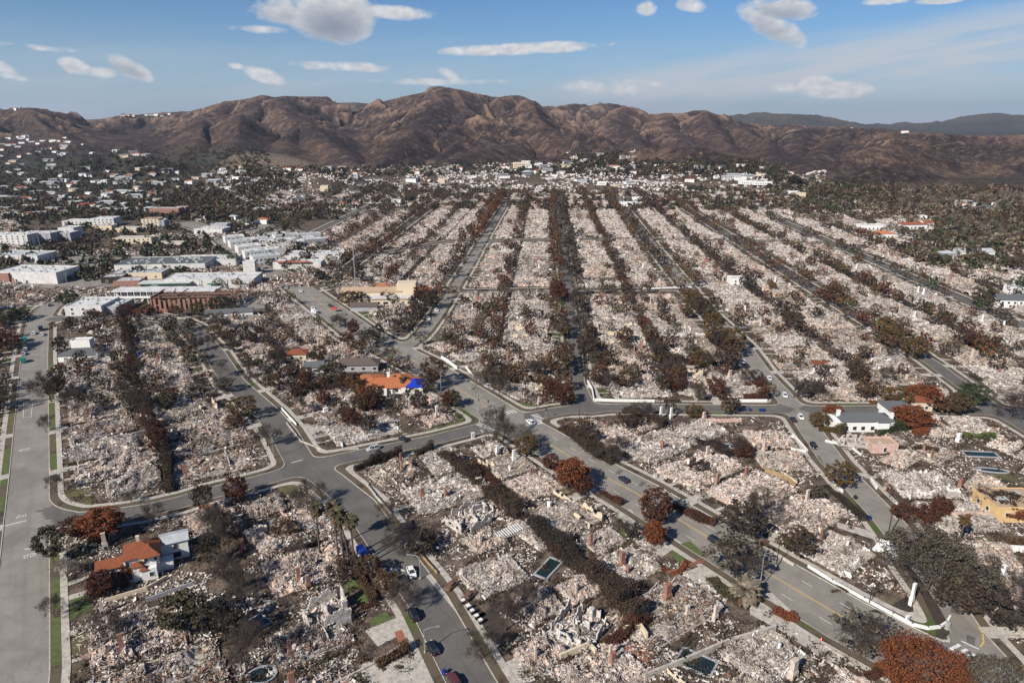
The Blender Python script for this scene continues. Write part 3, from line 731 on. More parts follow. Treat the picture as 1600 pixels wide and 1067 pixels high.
q_ = [G(1529,979),(G(1536,990)),(G(1537,1003)),(G(1530,1013))]
for a, b in zip(q_, q_[1:]):
    line_along(ym, np.array([a, b]), 0, .32)
line_along(wm, np.array([G(1559,990),G(1570,1010),G(1577,1030),G(1584,1050)]), 0, .2)
for a, b in (((597,888),(606,898)),((606,898),(612,886)),((619,886),(622,896)),((619,886),(632,892))): bar(a, b, .5)
# wheel-worn double line on the left avenue beside the traffic island
bar((36,652),(37,628),.14); bar((36,652),(50,651),.14); bar((48,652),(51,628),.14)
wm.build('road_marking', M['paint']); ym.build('centre_line', M['paint_y'])
for nm in ('road_marking', 'centre_line'): tag(bpy.data.objects[nm], kind='structure')
def ground_text(txt, px, py, size, rz, sy=1.0):
    cu = bpy.data.curves.new('lettering', 'FONT'); cu.body = txt; cu.size = size; cu.align_x = 'CENTER'; cu.align_y = 'CENTER'
    cu.materials.append(M['paint']); o = bpy.data.objects.new('road_lettering', cu); COL.objects.link(o)
    x, y = G(px, py); o.location = (x, y, .036); o.rotation_euler = (0, 0, rz); o.scale = (1, sy, 1); tag(o, kind='structure')
va = math.atan2(76-800, 1067)
ground_text('STOP', 33, 806, 1.15, -va+math.pi, 2.0)
ground_text('STOP', 47, 868, 1.3, -va, 2.0)
ground_text('STOP', 38, 702, 1.3, -va+math.pi, 2.0)
# utility covers and dark repair patches in the boulevard
pm = MB()
for px, py in ((930,714),(1003,756),(1082,802),(1141,835),(1326,946),(968,737),(1517,1000),(740,607),(1492,952)):
    x, y = G(px, py); pm.box(x, y, .021, 3.2, 1.6, .008, rz=.96)
tag(pm.build('road_patch', M['road_dark']), kind='structure')
# car parks and yards of the shopping quarter
pk = MB()
for pts in ([(300,470),(330,455),(440,440),(470,455),(560,520),(500,500),(420,480),(330,492)], [(95,470),(190,470),(350,455),(440,432),(400,405),(230,400),(0,380),(-80,430),(0,500)],
            [(330,400),(440,420),(560,400),(545,380),(430,350),(330,350)], [(500,470),(520,480),(600,470),(590,452)]):
    vv = [Vector((*G(*p), .008)) for p in pts]
    pk.add([tuple(v) for v in vv], T=tessellate_polygon([vv]))
tag(pk.build('car_park', M['road_light']), kind='structure')

# ------------------------------------------------------------------ plants: prototypes
def limbs(g, h, r, trunk_r, fork=.35, n1=5, depth=3, droop=0.0, spread=.8, up=.5):
    """tapered trunk and forking limbs; returns trunk segments, twig segments and the tips"""
    segs, tw, tips = [], [], []
    p = np.zeros(3); d = np.array([g.normal(0, .05), g.normal(0, .05), 1.0]); k = 4; rr = trunk_r
    for i in range(k):
        q = p+d/np.linalg.norm(d)*h*fork/k*(1.0); q[:2] += g.normal(0, .03*h*fork, 2)*.4
        segs.append((p, q, rr, rr*.88)); rr *= .88; p = q
    def grow(p, d, L, rad, lev):
        m = 3 if lev < 2 else 2
        for i in range(m):
            d = d+g.normal(0, .22, 3); d[2] += up*.15-droop*lev*.1; d /= np.linalg.norm(d)
            q = p+d*L/m; (segs if lev < 2 else tw).append((p, q, rad, rad*.75)); rad *= .75; p = q
            if lev < depth and i > 0 or lev == depth-1:
                for _ in range(2 if lev else 2):
                    e = d+g.normal(0, spread*.75, 3); e /= np.linalg.norm(e); grow(p, e, L*.62, rad*.62, lev+1)
        tips.append(p)
        if lev < depth: 
            e = d+g.normal(0, spread*.5, 3); grow(p, e/np.linalg.norm(e), L*.6, rad*.7, lev+1)
    for i in range(n1):
        a = 2*math.pi*i/n1+g.uniform(-.4, .4)
        e = np.array([math.cos(a)*spread, math.sin(a)*spread, up+g.uniform(.2, .9)]); e /= np.linalg.norm(e)
        grow(p*(1 if i % 2 else .9), e, h*(1-fork)*.62, rr*.6, 0)
    T = np.array(tips); mx = np.abs(T[:, :2]).max(); s = r/mx*1.05; hz_ = T[:, 2].max()
    f = lambda v: v*np.array([s, s, h/hz_])
    return [(f(a), f(b), c, d_) for a, b, c, d_ in segs], [(f(a), f(b), c, d_) for a, b, c, d_ in tw], np.array([f(t) for t in tips])
LIVE = []
def proto_tree(name, seed, h, r, leaf=None, nleaf=0, lsz=.45, bark='bark', depth=3, fork=.3, crown_flat=.0, shell=True, fill=.75, dens=1.0, twr=.028, n1=5, hang=.0):
    """full tree: Empty > trunk, crown"""
    g = np.random.default_rng(seed)
    s, t, tips = limbs(g, h*(.9 if leaf else 1), r*(.8 if leaf else 1), max(.16, h*.024), fork, n1, depth)
    root = empty(name, (0, 0, -500))
    V, Q = tubes(s, 6); tr = mesh('trunk', V, Q, mats=[M[bark]], smooth=True); link('trunk', tr, root)
    mats = []; mb = MB()
    if not leaf: twr = .019
    tt = [(a, b, max(min(c, .05 if not leaf else 9), twr), max(min(d, .04 if not leaf else 9), twr*.7)) for a, b, c, d in t]
    # extra hair-fine twigs at the tips
    if not leaf or nleaf < 1500:
        ex = []
        for a in tips:
            for _ in range(4 if not leaf else 2):
                e = g.normal(size=3); e[2] += .5; e /= np.linalg.norm(e); ex.append((a, a+e*g.uniform(.4, 1.1)*h/9, twr*.8, twr*.3))
        tt += ex
    V, Q = tubes(tt, 3); mb.add(V, Q, m=0)
    mats.append(M['twig_pale' if bark == 'bark_pale' else 'twig'])
    if leaf:
        zc, hz_ = h*(fork+1)/2*.98, h*(1-fork)/2*1.08
        nc = max(10, int(nleaf/26)); C = []
        while len(C) < nc:
            v = g.normal(size=3); v /= np.linalg.norm(v); rad = g.uniform(fill, 1)**.6 if shell else g.uniform(0, 1)**.4
            lump = .80+.30*vnoise(np.array([v[0]*1.7+seed]), np.array([v[1]*1.7+v[2]*2.1]), seed)[0]
            C.append((v[0]*r*rad*lump, v[1]*r*rad*lump, zc+v[2]*hz_*rad*lump))
        C = np.array(C); cs = g.uniform(.35, .85, nc)*r*.24
        idx = g.integers(0, nc, nleaf); off = g.normal(size=(nleaf, 3)); off /= np.linalg.norm(off, axis=1)[:, None]
        Pn = C[idx]+off*(cs[idx]*g.uniform(.5, 1, nleaf)**.5)[:, None]*np.array([1, 1, .72])
        if hang: Pn[:, 2] -= g.uniform(0, hang, nleaf)
        V, Q = quads(Pn, g.uniform(.6, 1.3, nleaf)*lsz, g); mb.add(V, Q, m=1); mats.append(M['leaf_'+leaf])
    mb.build('crown', mats, root)
    return root
def low_tree(seed, leaf, h=9, r=3.6, n=70, sz=1.1, twigs=16):
    """single mesh, for trees a few pixels high: trunk, limbs, leaf clumps"""
    g = np.random.default_rng(seed); mb = MB()
    s, t, tips = limbs(g, h, r, .2, .3, 4, 1 if leaf else 2)
    V, Q = tubes(s+t, 3); mb.add(V, Q, m=0)
    if leaf:
        v = g.normal(size=(n, 3)); v /= np.linalg.norm(v, axis=1)[:, None]
        lump = .7+.45*vnoise(v[:, 0]*1.6+seed, v[:, 1]*1.6+v[:, 2]*2, seed)
        Pn = v*(g.uniform(.45, 1, n)**.5*lump)[:, None]*np.array([r, r, h*.36])+np.array([0, 0, h*.62])
        V, Q = quads(Pn, g.uniform(.6, 1.4, n)*sz, g); mb.add(V, Q, m=1)
    return mb
PT = {}
SPEC = {  # kind: (leaf, leaves, leaf size, bark, depth, fork, fill, look, category words)
 'bare': (None, 0, 0, 'bark', 3, .26, 0, 'charred leafless tree'),
 'pale': (None, 0, 0, 'bark_pale', 3, .26, 0, 'pale grey leafless tree'),
 'thin': ('grey', 1300, .40, 'bark', 3, .25, .55, 'sparse grey brown tree'),
 'brown': ('brown', 2600, .42, 'bark', 2, .24, .6, 'brown scorched leafy tree'),
 'darkbrown': ('darkbrown', 1900, .42, 'bark', 3, .24, .5, 'dark brown scorched tree'),
 'rust': ('rust', 8000, .36, 'bark', 2, .16, .35, 'rust orange leafy tree'),
 'darkred': ('darkred', 4200, .38, 'bark', 2, .14, .35, 'dark russet leafy tree'),
 'black': ('black', 1500, .45, 'bark', 3, .22, .45, 'blackened dense tree'),
 'olive': ('olive', 3000, .42, 'bark', 2, .24, .65, 'olive scorched tree'),
 'green': ('green', 3200, .40, 'bark', 2, .18, .7, 'surviving green tree'),
 'rustgreen': ('rustgreen', 3000, .40, 'bark', 2, .2, .65, 'half green half rust tree'),
 'tan': ('tan', 1800, .5, 'bark_pale', 2, .25, .5, 'dry tan tree'),
}
REFH, REFR = 9.0, 4.2
def proto(kind, k):
    key = (kind, k)
    if key not in PT:
        leaf, nl, ls, bk, dp, fk, fi, look = SPEC[kind]
        PT[key] = proto_tree(look.split()[-2]+'_tree' if False else {'bare': 'leafless_tree', 'pale': 'leafless_tree'}.get(kind, 'scorched_tree' if kind not in ('green',) else 'green_tree'),
                             100+hash(kind) % 1 + sum(map(ord, kind))+k*7, REFH, REFR, leaf, nl, ls, bk, dp, fk, fill=fi)
    return PT[key]
LOWM = {}
def lowproto(kind, k):
    key = (kind, k)
    if key not in LOWM:
        sp = SPEC[kind]; LOWM[key] = low_tree(900+sum(map(ord, kind))+k*13, sp[0], REFH, REFR, 110 if sp[0] else 0)
    return LOWM[key]
TREES = []      # every tree wanted: (x, y, kind, height, radius, row phrase, priority)
def want(x, y, kind, h, r, row, pr=0): TREES.append([x, y, kind, h, r, row, pr])
BLOCKED = []    # (x, y, radius) kept free of ruins and trees
def blocked(x, y, r=0):
    for bx, by, br in BLOCKED:
        if (x-bx)**2+(y-by)**2 < (br+r)**2: return True
    return False

# trees read off the photograph: (base px, base py, height m, crown radius m, kind, where it stands)
HAND = [
 (84,880,10.5,3.9,'olive','on the left avenue corner by the cross street'),
 (160,842,9,6.2,'rust','on the corner lawn above the red-roofed house'),
 (114,836,5.5,3.4,'darkred','beside the rust orange tree on the corner'),
 (158,932,7,3.6,'darkred','in front of the red-roofed house'),
 (178,922,5,2.6,'darkbrown','against the red-roofed house'),
 (86,965,5.5,3,'bare','on the avenue verge near the red-roofed house'),
 (166,1003,6.5,4.5,'bare','on the dark lawn below the red-roofed house'),
 (88,770,6,3,'bare','on the avenue verge just above the corner'),
 (105,902,5,4.5,'pale','collapsed over the avenue pavement'),
 (205,786,4,2.2,'bare','on the near verge of the cross street'),
 (292,985,9,6,'olive','behind the ruins right of the red-roofed house'),
 (345,870,12,4,'bare','in the back-yard row, above the black yard'),
 (360,925,13,4.5,'bare','in the back-yard row, beside the black yard'),
 (352,1000,11,5,'black','in the back-yard row near the bottom edge'),
 (385,1050,12,4.5,'bare','in the back-yard row at the bottom edge'),
 (335,835,9,4,'bare','at the top of the back-yard row'),
 (371,783,8.5,4.2,'darkred','at the cross street edge of the block'),
 (239,815,6,4,'bare','on the strip beside the cross street'),
 (487,795,9,5.5,'bare','on the street corner above the palms'),
 (447,838,5,4,'brown','on the burnt lawn left of the palms'),
 (468,868,5,3,'bare','among the ruins left of the palms'),
 (540,905,6,5,'darkbrown','at the foot of the palms'),
 (578,905,6,4,'brown','on the verge below the palms'),
 (632,955,8,4.5,'bare','on the verge by the dark parked car'),
 (604,925,5,3.5,'brown','between the green lawn and the street'),
 (632,868,10,6,'bare','on the right verge across from the palms'),
 (660,862,6,5,'darkbrown','behind the right verge across from the palms'),
 (605,815,6,3.5,'bare','on the right verge above the white car'),
 (752,1030,7,4.5,'bare','on the right verge beside the black yard'),
 (790,985,9,4,'bare','in the black yard above the verge'),
 (816,960,9,3.5,'bare','among the ruins behind the black yard'),
 (80,628,13,7.5,'bare','on the avenue verge, the tallest one'),
 (122,655,13,4.5,'bare','behind the tallest avenue tree'),
 (72,676,7,3,'bare','on the avenue verge below the tallest one'),
 (98,560,12,4,'black','at the top corner of the left block'),
 (112,520,9,4.5,'darkbrown','on the uppermost corner of the left block'),
 (213,558,14.5,3,'black','in the middle of the left block'),
 (205,535,11,3,'black','just above the middle of the left block'),
 (226,650,13,4.5,'bare','in the dark row of the left block'),
 (213,640,10,4.5,'black','beside the dark row of the left block'),
 (297,565,8.5,4.2,'brown','where the palm-lined street bends'),
 (381,655,9.5,5.2,'rustgreen','on the left verge of the upper palm-lined street'),
 (365,668,5,4,'brown','below the rust and green tree'),
 (418,697,8,5.5,'bare','on the corner above the four-way junction'),
 (325,545,8,4.6,'bare','on the upper bend of the palm-lined street'),
 (345,590,8,5,'pale','on the verge halfway up the palm-lined street'),
 (352,612,7,5,'thin','on the verge above the rust and green tree'),
 (297,517,7,4.5,'darkbrown','by the grey bend near the brick school ruin'),
 (395,600,6,4,'bare','on the right verge of the upper palm-lined street'),
 (336,527,6,4,'brown','at the right side of the bend'),
 (520,602,10,7,'olive','left of the orange-roofed house'),
 (505,612,6,4,'darkred','below the olive tree by the orange roof'),
 (538,612,8,3,'darkred','between the olive tree and the orange roof'),
 (531,512,8,5.5,'thin','on the boulevard verge above the fork'),
 (553,524,9,3.6,'darkred','on the boulevard verge beside the sparse one'),
 (579,544,11,7,'thin','on the boulevard verge facing the fork'),
 (590,532,9,5,'black','behind the boulevard verge facing the fork'),
 (612,566,7.5,5,'bare','on the boulevard verge below the fork'),
 (678,604,13.5,6.4,'brown','standing alone beside the boulevard lamp'),
 (743,602,7,4.4,'pale','on the far verge of the boulevard'),
 (780,620,10,4,'bare','on the far verge by the silver car'),
 (776,693,14,6,'bare','at the zebra crossing corner, with a white trunk base'),
 (785,697,10,5,'bare','second trunk at the zebra crossing corner'),
 (812,700,9,6,'pale','leaning over the boulevard by the crossing'),
 (822,713,7.5,4.6,'rustgreen','on the near corner of the crossing'),
 (893,762,10,5.6,'rust','at the boulevard kerb, round crowned'),
 (908,772,7,3.8,'darkred','under the round rust orange tree'),
 (860,735,6,3.2,'darkred','in the ruins left of the round rust tree'),
 (1022,818,11.5,4.7,'darkred','tall beside the boulevard'),
 (1022,853,7.5,3.2,'rust','small, in front of the paved forecourt'),
 (1147,902,11,7.6,'thin','at the near kerb beside the dark car'),
 (1158,842,11,7,'black','on the far pavement of the boulevard'),
 (1186,830,13,5.5,'bare','behind the far pavement of the boulevard'),
 (1245,868,8,5,'darkbrown','on the burnt bank above the boulevard'),
 (1312,762,8.5,4.7,'rustgreen','on the long right street, round crowned'),
 (1345,1024,10,6.4,'thin','on the near kerb at the lower boulevard'),
 (1563,976,8,6.5,'black','right of the curved junction'),
 (1595,945,9,5,'bare','at the right edge above the junction'),
 (1279,668,6,4,'rustgreen','at the street corner left of the white house'),
 (1300,655,6,4,'rust','beside the white house, street side'),
 (1400,635,8,6,'rustgreen','behind the white house'),
 (1440,632,8,7,'rust','largest behind the white house'),
 (1460,640,6,6,'darkred','right behind the white house'),
 (1497,645,8.5,6.2,'olive','at the far end of the cross street'),
 (1517,632,9,6,'green','beyond the end of the cross street'),
 (1578,655,12,7.5,'bare','on the corner at the right edge'),
 (1425,668,8,7.5,'rust','right of the white house'),
 (1135,578,12,6.6,'darkbrown','where the long right street begins'),
 (1128,550,11,5.5,'black','above the start of the long right street'),
 (1092,492,11,6,'olive','left of the long right street'),
 (1110,505,9,5,'olive','nearer left of the long right street'),
 (881,632,8.5,4.6,'darkred','at the foot of the central street'),
 (950,720,6,5,'bare','behind the boulevard wall past the crossing'),
 (967,712,7,6,'bare','deeper behind the boulevard wall'),
 (985,668,7,5.5,'darkbrown','near the cross street past the crossing'),
 (1003,655,7,5.5,'bare','beside the cross street, in dark scrub'),
 (920,690,6,5,'darkbrown','on the dark bank by the crossing'),
 (905,675,5,4,'brown','at the tip of the dark bank'),
 (1085,652,5,4,'rustgreen','on the cross street verge'),
 (1142,644,6.5,4,'darkbrown','on the cross street facing the red hedge'),
 (1150,712,8,4.5,'bare','over the boat-shaped pool'),
 (1160,715,6,3.6,'darkred','right of the boat-shaped pool'),
 (1090,740,5,4,'black','on the black yard inside the wedge block'),
 (1270,786,7,3,'thin','in the wedge block near the pale fence'),
 (990,840,4.5,3.6,'black','clipped ball by the forecourt'),
 (1057,612,9,4.5,'darkred','in the back row by the blue pool'),
 (1165,600,7,4,'bare','behind the square red hedge'),
 (952,615,10,3.5,'bare','in the ruins right of the central street'),
 (1409,396,11,6.5,'black','the dense evergreen far right'),
 (1532,480,15,6.5,'olive','the tall conifer beside the far right white house'),
 (1300,470,10,7.5,'brown','the broad one on the outer street'),
 (1527,545,8,6.5,'darkred','the round one on the far right lots'),
 (1390,540,9,6,'rustgreen','on the outer street curve'),
 (1405,530,9,6.5,'brown','beside the outer street curve'),
 (1382,520,8,6,'rustgreen','above the outer street curve'),
 (1240,300,16,13,'black','at the far hill foot'),
 (1492,955,9,6,'darkbrown','tucked behind the huge street tree'),
 (1412,812,5,4,'darkred','hedge-like, left above the huge street tree'),
 (1446,812,4,4,'darkred','hedge-like, behind the huge street tree'),
 (1470,805,6,3.5,'darkred','in the ruins behind the huge street tree'),
 (1565,800,7,6,'darkbrown','at the right edge by the ochre house'),
 (1540,790,6,5,'bare','left of the ochre house'),
 (1580,810,5,4.5,'rust','at the right edge below the ochre house'),
 (15,545,9,7,'darkred','at the left edge beside the avenue'),
 (8,505,9,8,'green','at the left edge, upper'),
 (32,500,7,6,'olive','left of the upper avenue'),
 (108,478,10,5.5,'green','the round evergreen near the white school block'),
 (345,488,10,7,'green','right of the brick school ruin'),
 (310,492,8,5,'green','against the brick school ruin'),
 (365,492,6,4,'green','small, right of the brick school ruin'),
 (276,495,7,5,'brown','against the school wall'),
 (195,492,7,5,'darkred','in front of the brick school wall'),
 (230,492,6,4.5,'darkred','second in front of the brick school wall'),
 (365,413,9,5,'green','beside the upper boulevard'),(355,407,8,5,'green','left beside the upper boulevard'),(325,392,11,4,'green','dark cone by the upper boulevard'),
 (424,418,7,4,'olive','at the foot of the shop row'),
 (362,442,5,3.5,'green','before the long white store'),(382,446,5,3.5,'rustgreen','at the corner of the long white store'),(280,440,5,3.5,'green','at the left end of the long white store'),
 (395,455,7,3,'darkred','in the car park of the long white store'),
 (545,480,10,6.5,'brown','beside the cream hall'),(500,440,9,6,'black','left of the tall mast'),(560,440,12,6,'darkbrown','right of the tall mast'),(600,470,8,6,'darkred','right of the cream hall'),
]
for px, py, h, r, kd, wh in HAND:
    x, y = G(px, py); want(x, y, kd, h, r, wh, 9)
# rows of trees along streets and back fences (they run to the vanishing point)
def row(x600, y0, y1, step, kinds, h, r, phrase, off=0.0, skip=.16, jit=2.4, pr=0):
    g0 = G(VPX(x600, y0), y0); g1 = G(VPX(x600, y1), y1)
    L = math.hypot(g1[0]-g0[0], g1[1]-g0[1]); n = int(L/step); d = ((g1[0]-g0[0])/L, (g1[1]-g0[1])/L)
    for i in range(n):
        if random.random() < skip: continue
        t = (i+random.uniform(-.3, .3))*step
        x = g0[0]+d[0]*t+d[1]*(off+random.gauss(0, jit)); y = g0[1]+d[1]*t-d[0]*(off+random.gauss(0, jit))
        k = random.choice(kinds); s = random.uniform(.72, 1.25)
        want(x, y, k, h*s*random.uniform(.9, 1.1), r*s, phrase, pr)
DK = ['bare', 'bare', 'darkbrown', 'black', 'darkbrown', 'brown', 'darkred']
row(904, 606, 305, 7.5, ['bare', 'darkbrown', 'black', 'thin'], 12, 5.4, 'on the right verge of the central street', 4.9, skip=.05)
row(902, 612, 305, 8, ['darkred', 'brown', 'darkbrown', 'rustgreen', 'bare'], 11, 4.8, 'on the left verge of the central street', -5.0, skip=.05)
row(750, 560, 300, 7, DK, 8.5, 3.6, 'in the back row left of the central street')
row(1050, 606, 300, 6, ['bare', 'bare', 'black', 'darkbrown', 'darkred', 'brown'], 7.5, 3.3, 'in the back row right of the central street')
row(600, 500, 305, 7.5, ['darkred', 'brown', 'darkred', 'rust', 'darkbrown'], 11, 4.8, 'on the right verge of the forking street', 5.0, skip=.05)
row(600, 505, 305, 9, ['darkred', 'darkbrown', 'black', 'bare'], 10, 4.4, 'on the left verge of the forking street', -6.2)
row(450, 480, 300, 8, DK, 9, 4.2, 'in the back row left of the forking street')
row(300, 440, 300, 9, DK, 9.5, 4.8, 'on the right verge of the second street', 6)
row(300, 440, 300, 10, DK, 9.5, 4.8, 'on the left verge of the second street', -6)
row(150, 425, 300, 8, DK+['green'], 9.5, 4.6, 'in the back row beyond the cream hall')
row(0, 390, 305, 9, DK+['green'], 9, 5, 'on the third street')
row(-150, 375, 300, 8, DK+['green', 'olive'], 9, 5, 'in the rows behind the shops')
row(-320, 365, 298, 8, DK+['green', 'olive'], 9, 5, 'in the rows behind the shops')
row(1195, 560, 302, 7.5, ['darkbrown', 'black', 'brown', 'thin', 'rustgreen', 'bare'], 10, 4.8, 'on the left verge of the long right street', -5.4, skip=.05)
row(1195, 560, 302, 10, ['darkbrown', 'bare', 'brown', 'rustgreen'], 9.5, 4.6, 'on the right verge of the long right street', 6.5)
row(1350, 600, 300, 6.5, ['bare', 'black', 'black', 'darkbrown', 'darkred'], 9, 4.2, 'in the back row right of the long right street')
row(1505, 560, 310, 8.5, ['darkred', 'brown', 'rustgreen', 'bare', 'darkbrown'], 9, 4.8, 'on the left verge of the outer street', -4.9, skip=.05)
row(1505, 560, 310, 11, ['brown', 'bare', 'darkred', 'olive'], 8, 4.4, 'on the right verge of the outer street', 6)
row(1650, 560, 305, 7.5, ['darkred', 'bare', 'darkbrown', 'black', 'rustgreen'], 8.5, 4.4, 'in the back row right of the outer street')
row(1812, 600, 315, 10, ['darkred', 'bare', 'darkbrown', 'olive', 'green'], 9, 4.8, 'along the farthest right street', -6)
row(1960, 480, 310, 8, ['darkred', 'green', 'darkbrown', 'olive', 'tan'], 9, 5, 'in the last rows at the right edge')
row(2130, 430, 305, 8, ['olive', 'green', 'darkbrown', 'tan'], 9, 5.4, 'in the last rows at the right edge')
def rowpx(pts, step, kinds, h, r, phrase, jit=1.5, skip=0.0):
    q, d, t = resample([G(*p) for p in pts], step)
    for (x, y) in q:
        if random.random() < skip: continue
        s = random.uniform(.75, 1.25); want(x+random.gauss(0, jit), y+random.gauss(0, jit), random.choice(kinds), h*s, r*s, phrase, 3)
rowpx([(195,500),(205,560),(222,640),(238,690),(258,740)], 7.5, ['bare', 'black', 'darkred', 'darkbrown'], 8, 3, 'in the dark back row of the left block', 1)
rowpx([(325,800),(340,860),(362,930),(390,1010),(400,1075)], 7, ['bare', 'black', 'bare', 'darkbrown'], 9, 3.2, 'in the back row of the lowest left block', 1.6)
rowpx([(395,520),(430,560),(470,600),(520,640),(600,680)], 9, ['bare', 'darkbrown', 'darkred'], 6.5, 3.2, 'in the back row above the orange-roofed house', 2)
rowpx([(330,505),(360,540),(395,590)], 12, ['bare', 'darkbrown', 'brown'], 7, 3.6, 'on the right verge of the upper palm-lined street')
rowpx([(470,455),(520,490),(560,520)], 11, ['darkbrown', 'darkred', 'thin'], 8, 4, 'on the near verge of the upper boulevard')
rowpx([(620,520),(655,505),(668,480)], 9, ['bare', 'darkbrown', 'black'], 7, 3.6, 'at the block corner left of the fork')

# ------------------------------------------------------------------ burnt house lots
def height_field(g, L, W, seed):
    nx, ny = int(L/.7), int(W/.7); xs = np.linspace(-L/2, L/2, nx); ys = np.linspace(-W/2, W/2, ny)
    X, Y_ = np.meshgrid(xs, ys)
    h = .12+2.0*np.clip(fbm(X/4.6+seed*3.1, Y_/4.6, 3, seed)-.38, 0, 1)*2.1+.35*fbm(X/1.1, Y_/1.1, 3, seed+5)
    e = np.minimum(np.minimum(X+L/2, L/2-X), np.minimum(Y_+W/2, W/2-Y_))
    e = e+1.8*(fbm(X/3, Y_/3, 2, seed+9)-.62)
    return xs, ys, h*np.clip(e/1.2, 0, 1)-.12*(e < 0)
def sample(xs, ys, h, x, y):
    i = np.clip(((x-xs[0])/(xs[1]-xs[0])).astype(int), 0, len(xs)-1); j = np.clip(((y-ys[0])/(ys[1]-ys[0])).astype(int), 0, len(ys)-1)
    return h[j, i]
def jag_wall(g, L, t, h0, h1, openings=2):
    """standing wall with a broken top and openings, along x"""
    mb = MB(); n = max(4, int(L/.55)); xs = np.linspace(-L/2, L/2, n+1)
    prof = np.clip(h0+(h1-h0)*fbm(xs/2.0+g.uniform(0, 50), xs*0, 3, 3)+g.normal(0, .14, n+1), .25, None)
    op = set()
    for _ in range(openings): k = g.integers(1, max(2, n-2)); op |= {k, k+1}
    for i in range(n):
        if i in op and n > 5:
            mb.box((xs[i]+xs[i+1])/2, 0, 0, xs[1]-xs[0], t, min(.8, prof[i]), 0); 
            if prof[i] > 2.1: mb.box((xs[i]+xs[i+1])/2, 0, 1.9, xs[1]-xs[0], t*.96, prof[i]-1.9)
            continue
        a, b = prof[i], prof[i+1]; x0, x1 = xs[i], xs[i+1]
        v = [(x0,-t/2,0),(x1,-t/2,0),(x1,t/2,0),(x0,t/2,0),(x0,-t/2,a),(x1,-t/2,b),(x1,t/2,b),(x0,t/2,a)]
        mb.add(v, BOXQ)
    return mb
def chimney_mb(g, h=4.6, w=1.5, d=.9):
    mb = MB()
    w, d, h = w*.86, d*.86, h*.80
    mb.box(0, 0, 0, w, d, h*.34); mb.box(0, 0, h*.34, w, d, h*.14, taper=.74)
    mb.box(0, 0, h*.48, w*.72, d*.74, h*.47); mb.box(0, 0, h*.95, w*.78, d*.8, h*.05)
    mb.box(0, -d/2-.01, .15, w*.5, .05, .8, m=1)
    return mb
RUINL = []
VAR = [  # debris palette, ash, chimney material, chimneys, walls material, walls, look
 ('debris', 'ash', 'brick', 1, 'soot_white', 8, 'pale ruin with a red brick chimney'),
 ('debris_pink', 'ash_pink', 'pale_brick', 1, 'soot_white', 7, 'pinkish ruin with an ash-pale chimney'),
 ('debris', 'ash_grey', 'white', 1, 'white', 7, 'grey ruin with a white chimney'),
 ('debris_rust', 'ash', 'brick', 2, 'soot_white', 6, 'rust-flecked ruin with two brick chimneys'),
 ('debris', 'ash', 'white', 1, 'cream', 7, 'cream ruin with tall broken walls'),
 ('debris_pink', 'ash_pink', 'brick', 1, 'pink', 6, 'pink-walled ruin with a brick chimney'),
 ('debris', 'ash', None, 0, 'soot_white', 7, 'flat pale ruin without a chimney'),
 ('debris_pink', 'ash', 'pale_brick', 1, 'cream', 3, 'cream ruin with a low pale chimney'),
 ('debris_rust', 'ash_grey', 'pale_brick', 1, 'grey_wall', 3, 'dark grey ruin with a pale chimney'),
 ('debris', 'ash_pink', None, 0, 'pink', 3, 'flat pinkish ruin without a chimney'),
]
RL, RW = 17.5, 27.0      # along the street, into the lot
RP, RP1, RPL = [], [], []
VL, VW = 15.4, 25.4       # what the wreckage itself covers of the lot
